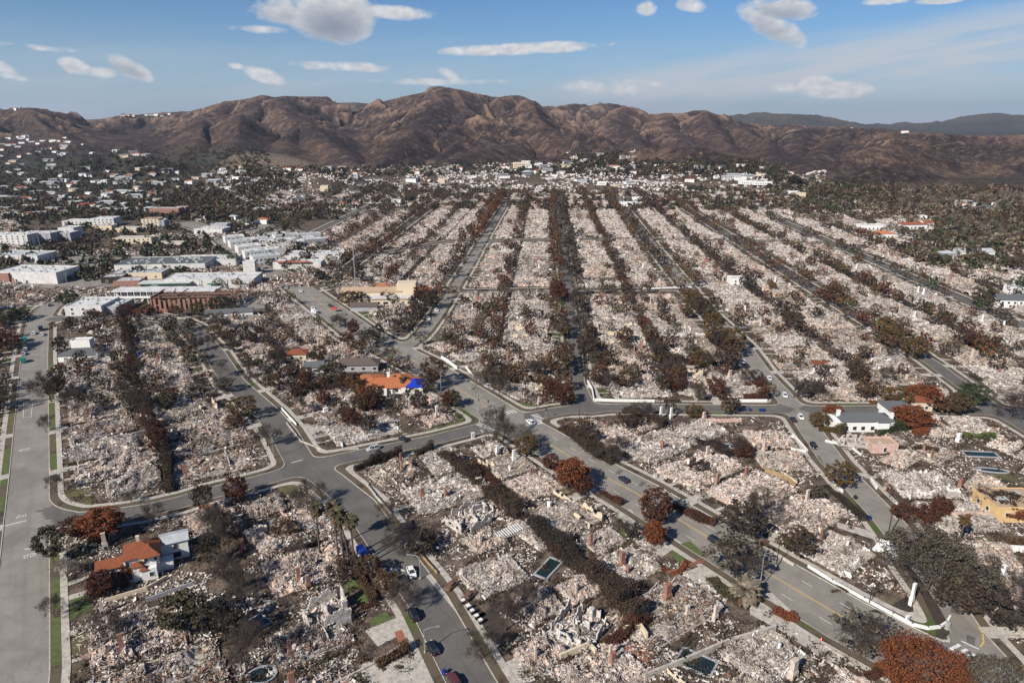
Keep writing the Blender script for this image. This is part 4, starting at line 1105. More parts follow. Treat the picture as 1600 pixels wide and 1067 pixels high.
def ruin_parts(k, npieces):
    dm, am, cm, nc, wm_, nw, look = VAR[k]; g = np.random.default_rng(40+k)
    xs, ys, h = height_field(g, VL, VW, 7+k*3); RL, RW = VL, VW
    out = {}
    X, Y_ = np.meshgrid(xs, ys); nx, ny = len(xs), len(ys)
    i = (np.arange(ny-1)[:, None]*nx+np.arange(nx-1)[None]); Q = np.stack([i, i+1, i+1+nx, i+nx], -1).reshape(-1, 4)
    hb = h+g.normal(0, .05, h.shape)*(h > 0)
    bed = MB().add(np.stack([X, Y_, hb], -1), Q)
    n = npieces; px = g.uniform(-RL/2, RL/2, n*3); py = g.uniform(-RW/2, RW/2, n*3)
    dens = fbm(px/2.6+k, py/2.6, 2, k+60); hh = sample(xs, ys, h, px, py)
    slabx, slaby = g.uniform(-RL*.28, RL*.28), g.choice([-1, 1])*RW*.33
    onslab = (abs(px-slabx) < 2.7) & (abs(py-slaby) < 3.0)
    keep = (dens+g.uniform(-.16, .16, n*3) > .47) & (hh > .02) & ~(onslab & (g.uniform(0, 1, n*3) < .85)); px, py, hh = px[keep][:n], py[keep][:n], hh[keep][:n]; n = len(px)
    ty_ = g.uniform(0, 1, n); S = np.empty((n, 3)); big = g.uniform(0, 1, n)**3.2
    S[:, 0] = .14+big*1.6; S[:, 1] = .10+big*1.0*g.uniform(.4, 1, n); S[:, 2] = .04+.05*big
    beam = ty_ < .30; S[beam, 0] = g.uniform(.5, 2.8, beam.sum()); S[beam, 1] = g.uniform(.05, .12, beam.sum()); S[beam, 2] = .08
    ch = ty_ > .62; S[ch] = (g.uniform(.08, .30, (ch.sum(), 1))*g.uniform(.6, 1.2, (ch.sum(), 3)))
    if npieces < 1000: S *= 1.7
    tilt = .38
    Mx = rotm(g.normal(0, tilt, n), g.normal(0, tilt, n), np.where(g.uniform(0, 1, n) < .45, np.round(g.uniform(0, 4, n))*math.pi/2+g.normal(0, .12, n), g.uniform(0, 6.3, n)))
    V, Qd = boxes(np.stack([px, py, hh+S[:, 2]*.5+.06+big*.12], 1), S, Mx, g, .12)
    deb = MB().add(V, Qd)
    fo = MB(); fo.box(slabx, slaby, .0, 5.4, 6.0, .42)
    for _ in range(6):
        if g.uniform() < .5: fo.box(g.uniform(-RL*.3, RL*.3), g.uniform(-RW*.4, RW*.4), 0, g.uniform(3, 8), .22, g.uniform(.4, .9))
        else: fo.box(g.uniform(-RL*.4, RL*.4), g.uniform(-RW*.3, RW*.3), 0, .22, g.uniform(4, 11), g.uniform(.4, .9))
    for sx_ in (-1, 1): fo.box(sx_*(RL/2-.5), g.uniform(-2, 2), 0, .25, RW*g.uniform(.4, .8), g.uniform(.35, .6))
    for sy_ in (-1, 1): fo.box(g.uniform(-1, 1), sy_*(RW/2-.6), 0, RL*g.uniform(.5, .85), .25, g.uniform(.35, .6))
    walls = []
    used = [(-RL/2+1, RL/2-1)]
    for j in range(nw):
        ang = 0 if j % 2 else math.pi/2
        Lw = g.uniform(3, 8.5) if j > 1 else g.uniform(8, 13)
        x = g.uniform(-RL/2+2, RL/2-2) if ang == 0 else g.choice([-RL/2+1.2, RL/2-1.4, g.uniform(-4, 4)])
        y = g.uniform(-RW/2+2.5, RW/2-2.5) if ang else g.choice([-RW/2+1.5, RW/2-1.6, g.uniform(-8, 8)])
        top = {4: 4.2}.get(k, 2.4)
        walls.append((jag_wall(g, Lw, .24, .25, top*g.uniform(.5, 1.1)), (x, y, -.05), ang))
    chs = []
    for j in range(nc):
        mb = chimney_mb(g, g.uniform(3.8, 6.2) if k != 7 else 3.2, g.uniform(1.3, 2.0)); chs.append((mb, (g.uniform(-RL*.36, RL*.36), g.uniform(-RW*.3, RW*.3), 0), g.integers(0, 4)*math.pi/2))
    # a few pieces of plumbing and metal frames that stay upright
    fr = []
    for _ in range(16):
        x, y = g.uniform(-RL/2+1, RL/2-1), g.uniform(-RW/2+1, RW/2-1); z = g.uniform(.8, 2.4)
        a = g.normal(0, .25, 2); fr.append((np.array([x, y, 0.]), np.array([x+a[0], y+a[1], z]), .045, .04))
        if g.uniform() < .4: fr.append((np.array([x+a[0], y+a[1], z]), np.array([x+a[0]+g.uniform(-2, 2), y+a[1]+g.uniform(-2, 2), z*g.uniform(.2, 1)]), .045, .04))
    return bed, deb, walls, chs, fr, fo
for k in range(len(VAR)):
    dm, am, cm, nc, wm_, nw, look = VAR[k]
    bed, deb, walls, chs, fr, fo = ruin_parts(k, 6500)
    root = empty('burned_house', (0, 0, -500))
    V, Q = tubes(fr, 4); deb.add(V, Q, m=1)
    bed.build('ash_bed', M[am], root); fo.build('foundation', M['concrete'], root); deb.build('debris', [M[dm], M['char']], root)
    for mb, p, a in walls: mb.build('wall', M[wm_], root, loc=p, rz=a)
    for mb, p, a in chs:
        c = mb.build('chimney', [M[cm], M['dark']], root, loc=p, rz=a)
    RP.append(root)
    # one-mesh version for lots farther away
    bed, deb, walls, chs, fr, fo = ruin_parts(k, 2600)
    one = MB(); one.add(bed.V[0], bed.Q[0], m=0); one.add(deb.V[0], deb.Q[0], m=1)
    def merged(mb, p, a, m):
        V = np.concatenate(mb.V); cs, sn = math.cos(a), math.sin(a)
        V = np.stack([V[:, 0]*cs-V[:, 1]*sn+p[0], V[:, 0]*sn+V[:, 1]*cs+p[1], V[:, 2]+p[2]], 1)
        one.add(V, np.concatenate(mb.Q), m=m)
    merged(fo, (0, 0, 0), 0, 4)
    for mb, p, a in walls: merged(mb, p, a, 2)
    for mb, p, a in chs: merged(mb, p, a, 3)
    RP1.append(one.mesh('burned_house', [M[am], M[dm], M[wm_], M[cm or 'white'], M['concrete']]))
    # light version for the mass of far ruins
    bed, deb, walls, chs, fr, fo = ruin_parts(k, 520)
    RPL.append((bed, deb, walls, chs))

LOTS = []            # (x, y, angle, variant, street, side, order, normal, scale along, scale deep)
TK = []; CELL = {}
def axes(a): return (math.cos(a), math.sin(a))
def taken(x, y, ang, L, W, pad=-.8):
    ca, sa = axes(ang)
    for i in range(int(x//35)-1, int(x//35)+2):
        for j in range(int(y//35)-1, int(y//35)+2):
            for (x2, y2, a2, L2, W2) in CELL.get((i, j), ()):
                dx, dy = x2-x, y2-y
                if dx*dx+dy*dy > 1100: continue
                c2, s2 = axes(a2); sep = False
                for (ux, uy) in ((ca, sa), (-sa, ca), (c2, s2), (-s2, c2)):
                    r1 = abs(ux*ca+uy*sa)*L/2+abs(-ux*sa+uy*ca)*W/2; r2 = abs(ux*c2+uy*s2)*L2/2+abs(-ux*s2+uy*c2)*W2/2
                    if abs(dx*ux+dy*uy) > r1+r2+pad: sep = True; break
                if not sep: return True
    return False
def take(x, y, ang, L, W):
    TK.append((x, y, ang, L, W)); CELL.setdefault((int(x//35), int(y//35)), []).append((x, y, ang, L, W))
# ground kept clear for standing buildings, forecourts and the greener yards: (px, py, radius m)
for px, py, r in [(222,880,11),(245,870,9),(205,890,8),(600,605,10),(640,606,5),(578,600,7),(1350,655,13),(1395,640,6),(170,475,22),(120,470,14),(240,480,22),(300,470,24),(135,550,9),(466,560,4),(566,574,9),(545,574,6),(493,580,3),(585,462,16),
                  (1575,795,6),(1576,470,10),(1598,455,10),(1418,955,6),(1400,940,5),(1440,972,5),(345,490,8),(370,485,14),(552,920,5),(562,940,5),(590,975,5),(1045,868,4),(1140,915,5),(355,905,6),(367,870,5),(122,940,5),(122,960,4),(112,870,4),(590,1030,6),(640,1030,6),(760,970,5),(785,985,5),
                  (972,815,3),(1025,840,4),(1100,895,4),(1230,965,4),(400,1055,3),(398,972,4),(1060,565,5),(1127,700,4),(1532,712,5),(1548,738,4),(857,888,5),(1088,1035,5),(905,985,5.5),(735,812,6.5),(1340,695,6),(725,648,4),(715,668,4),(820,634,4),(700,671,3),(655,607,3),(740,653,3),(975,828,3),(1050,868,4),(1072,870,4),(1110,868,0.1),(1445,955,4),(1420,945,3),(110,775,5),(125,785,4),(448,760,4),(465,775,3),(603,975,4)]:
    BLOCKED.append((*G(px, py), r))
def fits(x, y, ang, L, W, clear=4.3):
    ca, sa = axes(ang)
    if taken(x, y, ang, L, W): return False
    xs_, ys_ = [], []
    for u in (-.5, 0, .5):
        for v in (-.5, -.17, .17, .5): xs_.append(x+u*L*ca-v*W*sa); ys_.append(y+u*L*sa+v*W*ca)
    if sdl(np.array(xs_), np.array(ys_)).min() < clear: return False
    for bx, by, br in BLOCKED:
        dx, dy = bx-x, by-y
        if dx*dx+dy*dy > 900: continue
        lx, ly = abs(dx*ca+dy*sa), abs(-dx*sa+dy*ca)
        if math.hypot(max(0, lx-L/2), max(0, ly-W/2)) < br: return False
    return True
def visible(x, y, r=10):
    px, py = XY(x, y, 0); m = r*F/max(60, math.hypot(x, y))
    return -90-m < px < 1690+m and py < 1150+m and y > 30
def outside(x, y):
    """the shopping quarter, the canyon and everything past the town edge"""
    px, py = XY(x, y)
    if py < 277+max(0, px-1150)*.20+max(0, 560-px)*.09: return True
    if px > 1440 and py < 395: return True
    if y > 1000 and Z(x, y) > 1.2: return True
    if px < 300 and py < 500: return not (px < 20)
    if px < VPX(-30, py) and py < 470 and px < 560 and py > 330: return not (px > 470 and py > 440)
    if px < 330 and py < 345: return True
    return False
def walk(street, side, start=6.0):
    P_ = SG[street]; hw = ST[street][1]; q, d, t = resample(P_, 1.0)
    s = start; k = 0
    while s < t[-1]-3:
        i = int(s); n = np.array([-d[i, 1], d[i, 0]])*side; ang = math.atan2(d[i, 1], d[i, 0]); done = False
        if visible(*(q[i]+n*20), 14):
            for sx_, sy_, setb in ((1, 1, 8.5), (1, 1, 6), (1, .8, 6), (.85, .62, 5)):
                x, y = q[i]+n*(hw+setb+RW*sy_/2)
                if not outside(x, y) and fits(x, y, ang, RL*sx_, RW*sy_):
                    take(x, y, ang, RL*sx_, RW*sy_); LOTS.append([x, y, ang, None, street, side, k, n, sx_, sy_]); k += 1; s += RL*sx_+random.uniform(0, .7); done = True; break
        if not done: s += 2.0
for st, side in (('lane', 1), ('lane', -1), ('avenue', -1), ('boulevard', 1), ('boulevard', -1), ('right', 1), ('right', -1), ('central', 1), ('central', -1), ('fork', 1), ('fork', -1), ('avenue', 1),
                 ('crosslane', 1), ('crosslane', -1), ('outer', 1), ('outer', -1), ('far', 1), ('far', -1), ('second', 1), ('second', -1), ('third', 1), ('third', -1), ('crossmid', 1), ('crosstop', 1)):
    walk(st, side)
# what is left between the rows: smaller ruins, sheds and outbuildings turned with the streets
def fill(x0, x1, y0, y1, ang, sc_, step):
    ca, sa = axes(ang); R_ = int((x1-x0+y1)/step)
    a, b = np.meshgrid(np.arange(-R_, R_)*step, np.arange(-R_, R_)*step); a, b = a.ravel(), b.ravel()
    X, Y_ = a*ca-b*sa, a*sa+b*ca; k = (X > x0) & (X < x1) & (Y_ > y0) & (Y_ < y1); X, Y_ = X[k], Y_[k]
    k = sdl(X, Y_) > 4+RL*sc_[0]*.45; X, Y_ = X[k], Y_[k]
    k = (Y_ < 1040) | (vnoise(X/38, Y_/38, 4) > .5); X, Y_ = X[k], Y_[k]
    for x, y in zip(X, Y_):
        if not visible(x, y, 12) or outside(x, y): continue
        if fits(x, y, ang, RL*sc_[0], RW*sc_[1], 4.6): take(x, y, ang, RL*sc_[0], RW*sc_[1]); LOTS.append([x, y, ang, None, None, 0, 0, np.array([0, 1.]), *sc_])
A1, A2 = math.radians(124), math.radians(87)
fill(-230, 350, 60, 300, A1, (1, 1), 5); fill(-1100, 1150, 300, 1700, A2, (1, 1), 6)
fill(-230, 350, 60, 330, A1, (.8, .62), 4); fill(-420, 600, 300, 900, A2, (.8, .6), 6)
fill(-230, 350, 60, 330, A1, (.55, .4), 3); fill(-420, 600, 330, 700, A2, (.6, .36), 5)
LOTS.sort(key=lambda l: math.hypot(l[0], l[1])/math.sqrt(l[8]*l[9]))
def ordn(n):
    return {1: 'first', 2: 'second', 3: 'third', 4: 'fourth', 5: 'fifth', 6: 'sixth', 7: 'seventh', 8: 'eighth', 9: 'ninth'}.get(n, '%d%s' % (n, 'th' if n % 100 in (11, 12, 13) else {1: 'st', 2: 'nd', 3: 'rd'}.get(n % 10, 'th')))
FAR_V = MB(); cnt = {}; last = -1
NFULL, NIND = 150, 300
for i, L_ in enumerate(LOTS):
    x, y, ang, _, st, side, k, n, sx_, sy_ = L_
    if y > 1080: ang += random.uniform(-.6, .6)
    v = random.choice([j for j in range(len(VAR)) if j != last]); last = v
    if 4 == v and y > 380: v = 6
    flip = math.pi if random.random() < .5 else 0
    L_[3] = v; z = Z(x, y)
    if i < NIND:
        if i < NFULL: o = dup(RP[v], (x, y, z+.02), ang+flip)
        else: o = link('burned_house', RP1[v], None, (x, y, z+.02), ang+flip)
        o.scale = (random.uniform(.97, 1.05)*sx_, random.uniform(.96, 1.06)*sy_, random.uniform(.85, 1.25)*(1 if sy_ > .7 else .8))
        look = VAR[v][6]
        if st:
            sd = ('far' if side > 0 else 'near') if st.startswith('cross') else ('left' if side > 0 else 'right')
            key = (look, st, side); cnt[key] = cnt.get(key, 0)+1
            lb = f"{look}, {ordn(cnt[key])} on the {sd} side of {ST[st][3][4:]}" if ST[st][3].startswith('the ') else f"{look}, {ordn(cnt[key])} along {ST[st][3]}"
        else:
            near = min(SG, key=lambda s_: float(pdist(SG[s_], np.array([x]), np.array([y]))[0]))
            key = (look, near); cnt[key] = cnt.get(key, 0)+1
            lb = f"{look}, {ordn(cnt[key])} in the yards behind {ST[near][3][4:] if ST[near][3].startswith('the ') else ST[near][3]}"
        tag(o, lb, 'burned house', 'burned-out houses on their lots')
    else:
        bed, deb, walls, chs = RPL[v]; cs, sn = math.cos(ang+flip), math.sin(ang+flip)
        def put(V, Q, m, p=(0, 0, 0), a=0):
            c1, s1 = math.cos(a), math.sin(a)
            V = np.stack([V[:, 0]*c1-V[:, 1]*s1+p[0], V[:, 0]*s1+V[:, 1]*c1+p[1], V[:, 2]+p[2]], 1)
            V = V*np.array([sx_, sy_, 1.1]); FAR_V.add(np.stack([V[:, 0]*cs-V[:, 1]*sn+x, V[:, 0]*sn+V[:, 1]*cs+y, V[:, 2]+z], 1), Q, m=m)
        put(deb.V[0][::1], deb.Q[0], {'debris': 0, 'debris_pink': 1, 'debris_rust': 2}[VAR[v][0]])
        b = bed.V[0]; xs = np.unique(np.round(b[:, 0], 4)); nx = len(xs); ny = len(b)//nx; Bq = b.reshape(ny, nx, 3)[::3, ::3]
        a_, b_ = Bq.shape[:2]; ii = (np.arange(a_-1)[:, None]*b_+np.arange(b_-1)[None]); put(Bq.reshape(-1, 3)+np.array([0, 0, .1]), np.stack([ii, ii+1, ii+1+b_, ii+b_], -1).reshape(-1, 4), 3)
        for mb, p, a in walls[:3]: put(np.concatenate(mb.V), np.concatenate(mb.Q), 4, p, a)
        for mb, p, a in chs: put(np.concatenate(mb.V), np.concatenate(mb.Q), 5, p, a)
# wreckage strewn through the yards between the houses
g = np.random.default_rng(91); n = 125000
px, py = g.uniform(-60, 1660, n), 470+650*g.uniform(0, 1, n)**1.25
dr = np.stack([(px-CX)/F, CP+(CY-py)/F*SP, -SP+(CY-py)/F*CP], 1); tt_ = H/-dr[:, 2]; X, Y_ = dr[:, 0]*tt_, dr[:, 1]*tt_
dn = fbm(X/9, Y_/9, 3, 41); k = (sdl(X, Y_) > 4.3) & (dn+g.uniform(-.10, .10, n) > .50)
for bx, by, br in BLOCKED: k &= (X-bx)**2+(Y_-by)**2 > (br*.8)**2
X, Y_ = X[k], Y_[k]; n = len(X); print('yard pieces', n)
S = np.stack([g.uniform(.12, .55, n)+1.6*g.uniform(0, 1, n)**7, g.uniform(.08, .35, n)+.5*g.uniform(0, 1, n)**7, g.uniform(.04, .22, n)], 1)
V, Q = boxes(np.stack([X, Y_, .06+S[:, 2]*.5], 1), S, rotm(g.normal(0, .3, n), g.normal(0, .3, n), g.uniform(0, 6.3, n)), g, .12)
FAR_V.add(V, Q, m=0)
n = 26000; X, Y_ = g.uniform(-520, 900, n), g.uniform(1040, 1720, n); zt = tlook(X, Y_)
pxx = CX+F*X/(Y_*CP+(H-zt)*SP); pyy = CY-F*(Y_*SP-(H-zt)*CP)/(Y_*CP+(H-zt)*SP)
k = (pyy > 250+np.abs(pxx-900)*.045) & (pxx < 1290) & (pyy < 300) & (zt < 36) & (fbm(X/45, Y_/45, 2, 14) > .46); X, Y_, zt = X[k], Y_[k], zt[k]; n = len(X)
S = np.stack([g.uniform(1, 6, n), g.uniform(.8, 4, n), g.uniform(.3, 1.5, n)+2.5*g.uniform(0, 1, n)**6], 1); V, Q = boxes(np.stack([X, Y_, zt+.2+S[:, 2]*.4], 1), S, rotm(g.normal(0, .15, n), g.normal(0, .15, n), g.uniform(0, 6.3, n)), g, .2); FAR_V.add(V, Q, m=0)
tag(FAR_V.build('rubble', [M['debris'], M['debris_pink'], M['debris_rust'], ash('far_ash', world=True), M['soot_white'], M['brick']]), kind='stuff')
for o in RP: drop(o)
import sys; print('lots', len(LOTS))

# --- front yards: lawns, paths, driveways in front of the lots; charred scrub between and behind them
lawn, drive, beds = MB(), MB(), MB()
def rect(mb, cx, cy, ux, uy, L, W, z, m=0):
    vx, vy = -uy, ux
    mb.add([(cx-ux*L/2-vx*W/2, cy-uy*L/2-vy*W/2, z), (cx+ux*L/2-vx*W/2, cy+uy*L/2-vy*W/2, z), (cx+ux*L/2+vx*W/2, cy+uy*L/2+vy*W/2, z), (cx-ux*L/2+vx*W/2, cy-uy*L/2+vy*W/2, z)], Q=[(0, 1, 2, 3)], m=m)
scr = []      # scrub points (x, y, size, kind)
for (x, y, ang, v, st, side, k, n, sx_, sy_) in LOTS:
    if y > 700: continue
    u = np.array([math.cos(ang), math.sin(ang)])
    if st:
        hw = ST[st][1]; P_ = SG[st]
        dist = float(pdist(P_, np.array([x]), np.array([y]))[0]); c = np.array([x, y])
        e0 = hw+3.95; e1 = dist-RW*sy_/2+.6
        if e1-e0 > 2:
            mid = c-n*(dist-(e0+e1)/2)
            if k % 2 == 0: rect(drive, *(c-n*(dist-(hw+e1+1)/2)+u*6.4), *n, e1+1-hw, 3.6, .158)
            if random.random() < .6: rect(lawn, *(mid-u*2.0), *u, 11, e1-e0, .012+.001*(k % 5))
            rect(drive, *(mid-u*1.2), *n, e1-e0, 1.3, .03)
            for _ in range(5):
                p = mid+u*random.uniform(-8, 8)+n*random.choice([-1, 1])*(e1-e0)/2*random.uniform(.8, 1); scr.append((*p, random.uniform(.5, 1.2)))
    nn = np.array([-u[1], u[0]])
    for _ in range(16 if y < 420 else 9):
        p = np.array([x, y])+u*random.choice([-1, 1])*(RL*sx_/2+random.uniform(-.6, .4))+nn*random.uniform(-RW/2, RW/2)*sy_; scr.append((*p, random.uniform(.4, 1.3)))
    for _ in range(8):
        p = np.array([x, y])+nn*random.choice([-1, 1])*(RW*sy_/2+random.uniform(.0, 4))+u*random.uniform(-9, 9); scr.append((*p, random.uniform(.6, 1.8)))
tag(lawn.build('lawn', M['lawn']), kind='stuff'); tag(drive.build('driveway', M['concrete']), kind='structure')
for _ in range(5200):
    px, py = random.uniform(-60, 1660), 285+random.random()**.6*830
    x, y = G(px, py)
    if vnoise(np.array([x/14]), np.array([y/14]), 9)[0] > .45: scr.append((x, y, random.uniform(.5, 1.9)*(1 if y < 500 else 1.6)))
g = np.random.default_rng(77); sm = MB()
S_ = np.array([s_[:3] for s_ in scr]); dd = sdl(S_[:, 0], S_[:, 1]); S_ = S_[dd > 4.4]
zz = tlook(S_[:, 0], S_[:, 1])
for sub, m in ((S_[0::4], 0), (S_[1::4], 1), (S_[2::4], 2), (S_[3::4], 3)):
    zz = tlook(sub[:, 0], sub[:, 1]); cntq = np.where(sub[:, 1] < 420, 34, 12)
    idx = np.repeat(np.arange(len(sub)), cntq); off = g.normal(size=(len(idx), 3))*.55
    C = np.stack([sub[idx, 0], sub[idx, 1], zz[idx]], 1)+off*sub[idx, 2][:, None]*np.array([1, 1, .55]); C[:, 2] = np.abs(C[:, 2]-zz[idx])+zz[idx]+.05
    V, Q = quads(C, g.uniform(.18, .5, len(idx))*np.where(sub[idx, 1] < 420, 1, 1.9), g); sm.add(V, Q, m=m)
# bare stems standing in the scrub
st_ = S_[S_[:, 1] < 520][::3]; sg = []
for x, y, s_ in st_:
    for _ in range(4):
        a = g.normal(0, .45, 2); sg.append((np.array([x, y, 0]), np.array([x+a[0], y+a[1], s_*g.uniform(1, 2.2)]), .05, .02))
V, Q = tubes(sg, 3); sm.add(V, Q, m=4)
tag(sm.build('undergrowth', [M['leaf_black'], M['leaf_darkbrown'], M['leaf_brown'], M['leaf_olive'], M['char']]), kind='stuff')

# ------------------------------------------------------------------ trees into the scene
def ok_tree(t):
    x, y = t[0], t[1]; px, py = XY(x, y)
    if t[6] >= 9: return True
    if not visible(x, y, 6) or py < 268: return False
    return sd1(x, y) > .9 and not blocked(x, y, 1) and not (px < 480 and py < 440 and px < VPX(-330, py))
TREES = [t for t in TREES if ok_tree(t)]
for _ in range(1700):                       # single trees scattered over the lots
    px, py = random.uniform(-40, 1640), 280+random.random()**1.15*370
    x, y = G(px, py)
    if sd1(x, y) < 2 or blocked(x, y, 2) or outside(x, y): continue
    s_ = random.uniform(.6, 1.1); want(x, y, random.choice(['bare', 'bare', 'darkbrown', 'brown', 'darkred', 'black', 'thin', 'rustgreen' if px > 1000 else 'olive']), 8.5*s_, 4*s_, 'scattered', 0)
TREES.sort(key=lambda t: -t[6]*1e4+math.hypot(t[0], t[1])/max(.5, t[3]/9))
NT_IND, NT_FULL = 298, 298
farT = MB(); tcount = {}; fkinds = list(SPEC); fm = [M['bark'], M['twig']]+[M['leaf_'+(SPEC[k][0] or 'darkbrown')] for k in fkinds]
near_name = {'lane': 'palm-lined street'}
nth = 0
for t in TREES:
    x, y, kd, h, r, wh, pr = t; z = Z(x, y); rz = random.uniform(0, 6.28); k = random.randrange(3 if kd in ('bare', 'darkbrown', 'darkred', 'brown', 'black') else 2)
    if nth < NT_IND:
        if nth < NT_FULL:
            o = dup(proto(kd, k), (x, y, z+(.1 if sd1(x, y) < 4 else 0)-.03), rz); 
        else:
            key = ('m', kd, k)
            if key not in LOWM: LOWM[key] = lowproto(kd, k).mesh('scorched_tree', [M['bark'], M['leaf_'+(SPEC[kd][0] or 'darkbrown')]])
            o = link('scorched_tree', LOWM[key], None, (x, y, z), rz)
        o.scale = (r/REFR, r/REFR*random.uniform(.9, 1.1), h/REFH)
        look = SPEC[kd][7]
        if wh == 'scattered':
            nr_ = min(SG, key=lambda s_: float(pdist(SG[s_], np.array([x]), np.array([y]))[0])); wh = 'among the lots nearest '+ST[nr_][3]
        tcount[(look, wh)] = tcount.get((look, wh), 0)+1
        t.append((o, look, wh, tcount[(look, wh)])); nth += 1
    else:
        mb = lowproto(kd, k); cs, sn = math.cos(rz), math.sin(rz); sc = (r/REFR, r/REFR, h/REFH)
        o_ = 0
        for V, Q, mq in zip(mb.V, mb.Q, mb.mq):
            W = V*np.array(sc); farT.add(np.stack([W[:, 0]*cs-W[:, 1]*sn+x, W[:, 0]*sn+W[:, 1]*cs+y, W[:, 2]+z], 1), Q-o_, m=0 if mq[0] == 0 else 2+fkinds.index(kd)); o_ += len(V)
for t in TREES:
    if len(t) > 7:
        o, look, wh, c = t[7]; n = tcount[(look, wh)]
        tag(o, f"{look} {wh}" if n == 1 else f"{look} {wh}, {ordn(c)} along", 'tree', 'scorched trees of the burned quarter')
import sys; print('trees', len(TREES))

# the huge olive-grey street tree: four lobes on one trunk
def big_tree():
    g = np.random.default_rng(3); root = empty('broad_tree', (*G(1446, 922), .1))
    s, t, tips = limbs(g, 14, 12, .55, .25, 6, 3)
    V, Q = tubes(s, 7); link('trunk', mesh('trunk', V, Q, mats=[M['bark']], smooth=True), root)
    mb = MB(); V, Q = tubes([(a, b, max(c, .05), .04) for a, b, c, d in t], 3); mb.add(V, Q, m=0)
    lobes = [(-1.5,4,10.5,7.5,5.2),(3.5,0,10.5,7.0,5.0),(7.5,-4,8.8,6.2,4.8),(-5,6,8.2,5.0,4.0),(6,4,8,5.5,4.4),(1,-4,7.6,4.4,3.4),(10,-6,6.5,4.2,3.6)]
    for (cx, cy, cz, r, hz_) in lobes:
        nc = int(42*(r/6)**2); v = g.normal(size=(nc, 3)); v /= np.linalg.norm(v, axis=1)[:, None]
        lump = .82+.3*vnoise(v[:, 0]*2+cx, v[:, 1]*2+v[:, 2]*2.5, 4)
        C = np.array([cx, cy, cz])+v*np.array([r, r, hz_])*(lump*g.uniform(.72, 1, nc))[:, None]
        n = nc*75; idx = g.integers(0, nc, n); off = g.normal(size=(n, 3)); off /= np.linalg.norm(off, axis=1)[:, None]
        Pn = C[idx]+off*(g.uniform(.4, 1, n)**.5)[:, None]*np.array([1.25, 1.25, .8]); V, Q = quads(Pn, g.uniform(.2, .5, n), g); mb.add(V, Q, m=1)
    mb.build('crown', [M['twig'], M['leaf_grey']], root)
    tag(root, 'huge olive-grey street tree with a spreading crown over the right street junction', 'tree')
big_tree()
def round_tree(px, py, h, r, leaf, n, lsz, label, trunk='bark', low=.2, name='round_tree', sq=1.0):
    g = np.random.default_rng(int(px)); root = empty(name, (*G(px, py), .1))
    s, t, tips = limbs(g, h*.8, r*.7, .3, max(.1, low), 6, 2)
    V, Q = tubes(s+t, 5); link('trunk', mesh('trunk', V, Q, mats=[M[trunk]], smooth=True), root)
    nc = n//34; v = g.normal(size=(nc, 3)); v /= np.linalg.norm(v, axis=1)[:, None]
    lump = .85+.22*vnoise(v[:, 0]*2.4+px, v[:, 1]*2.4+v[:, 2]*2, 4)
    C = np.array([0, 0, h*(low+1)/2])+v*np.array([r, r, h*(1-low)/2])*(lump*g.uniform(.72, 1, nc))[:, None]
    idx = g.integers(0, nc, n); off = g.normal(size=(n, 3)); off /= np.linalg.norm(off, axis=1)[:, None]
    Pn = C[idx]+off*(g.uniform(.4, 1, n)**.5)[:, None]*r*.13; V, Q = quads(Pn, g.uniform(.6, 1.3, n)*lsz, g)
    MB().add(V, Q).build('crown', M['leaf_'+leaf], root); tag(root, label, 'tree'); return root
round_tree(1434, 1088, 11.5, 8.6, 'rust', 13000, .34, 'biggest bright rust orange tree, wide and dense, at the bottom edge by the boulevard', 'bark_pale', .22)
round_tree(1558, 1105, 9, 7.6, 'grey', 6000, .38, 'sparse grey brown tree at the lower right corner below the yellow curved line', low=.2)

# --- palms
def frond(g, L, az_, el_, droop, w_=.35):
    """arching leaf: a ribbed strip with leaflets on both sides"""
    V, Q = [], []; n = 7; p = np.zeros(3); a = el_
    pts = [p.copy()]; 
    for i in range(n):
        d = np.array([math.cos(az_)*math.cos(a), math.sin(az_)*math.cos(a), math.sin(a)]); p = p+d*L/n; pts.append(p.copy()); a -= droop/n
    sd = np.array([-math.sin(az_), math.cos(az_), 0])
    for i in range(n):
        wa, wb = w_*math.sin(math.pi*(i+.4)/(n+.8)), w_*math.sin(math.pi*(i+1.4)/(n+.8))
        for s_ in (-1, 1):
            k = len(V); V += [pts[i], pts[i+1], pts[i+1]+sd*s_*wb*1.2+(pts[i+1]-pts[i])*.6-np.array([0, 0, .25*wb]), pts[i]+sd*s_*wa-np.array([0, 0, .2*wa])]; Q.append((k, k+1, k+2, k+3))
    return np.array(V), Q
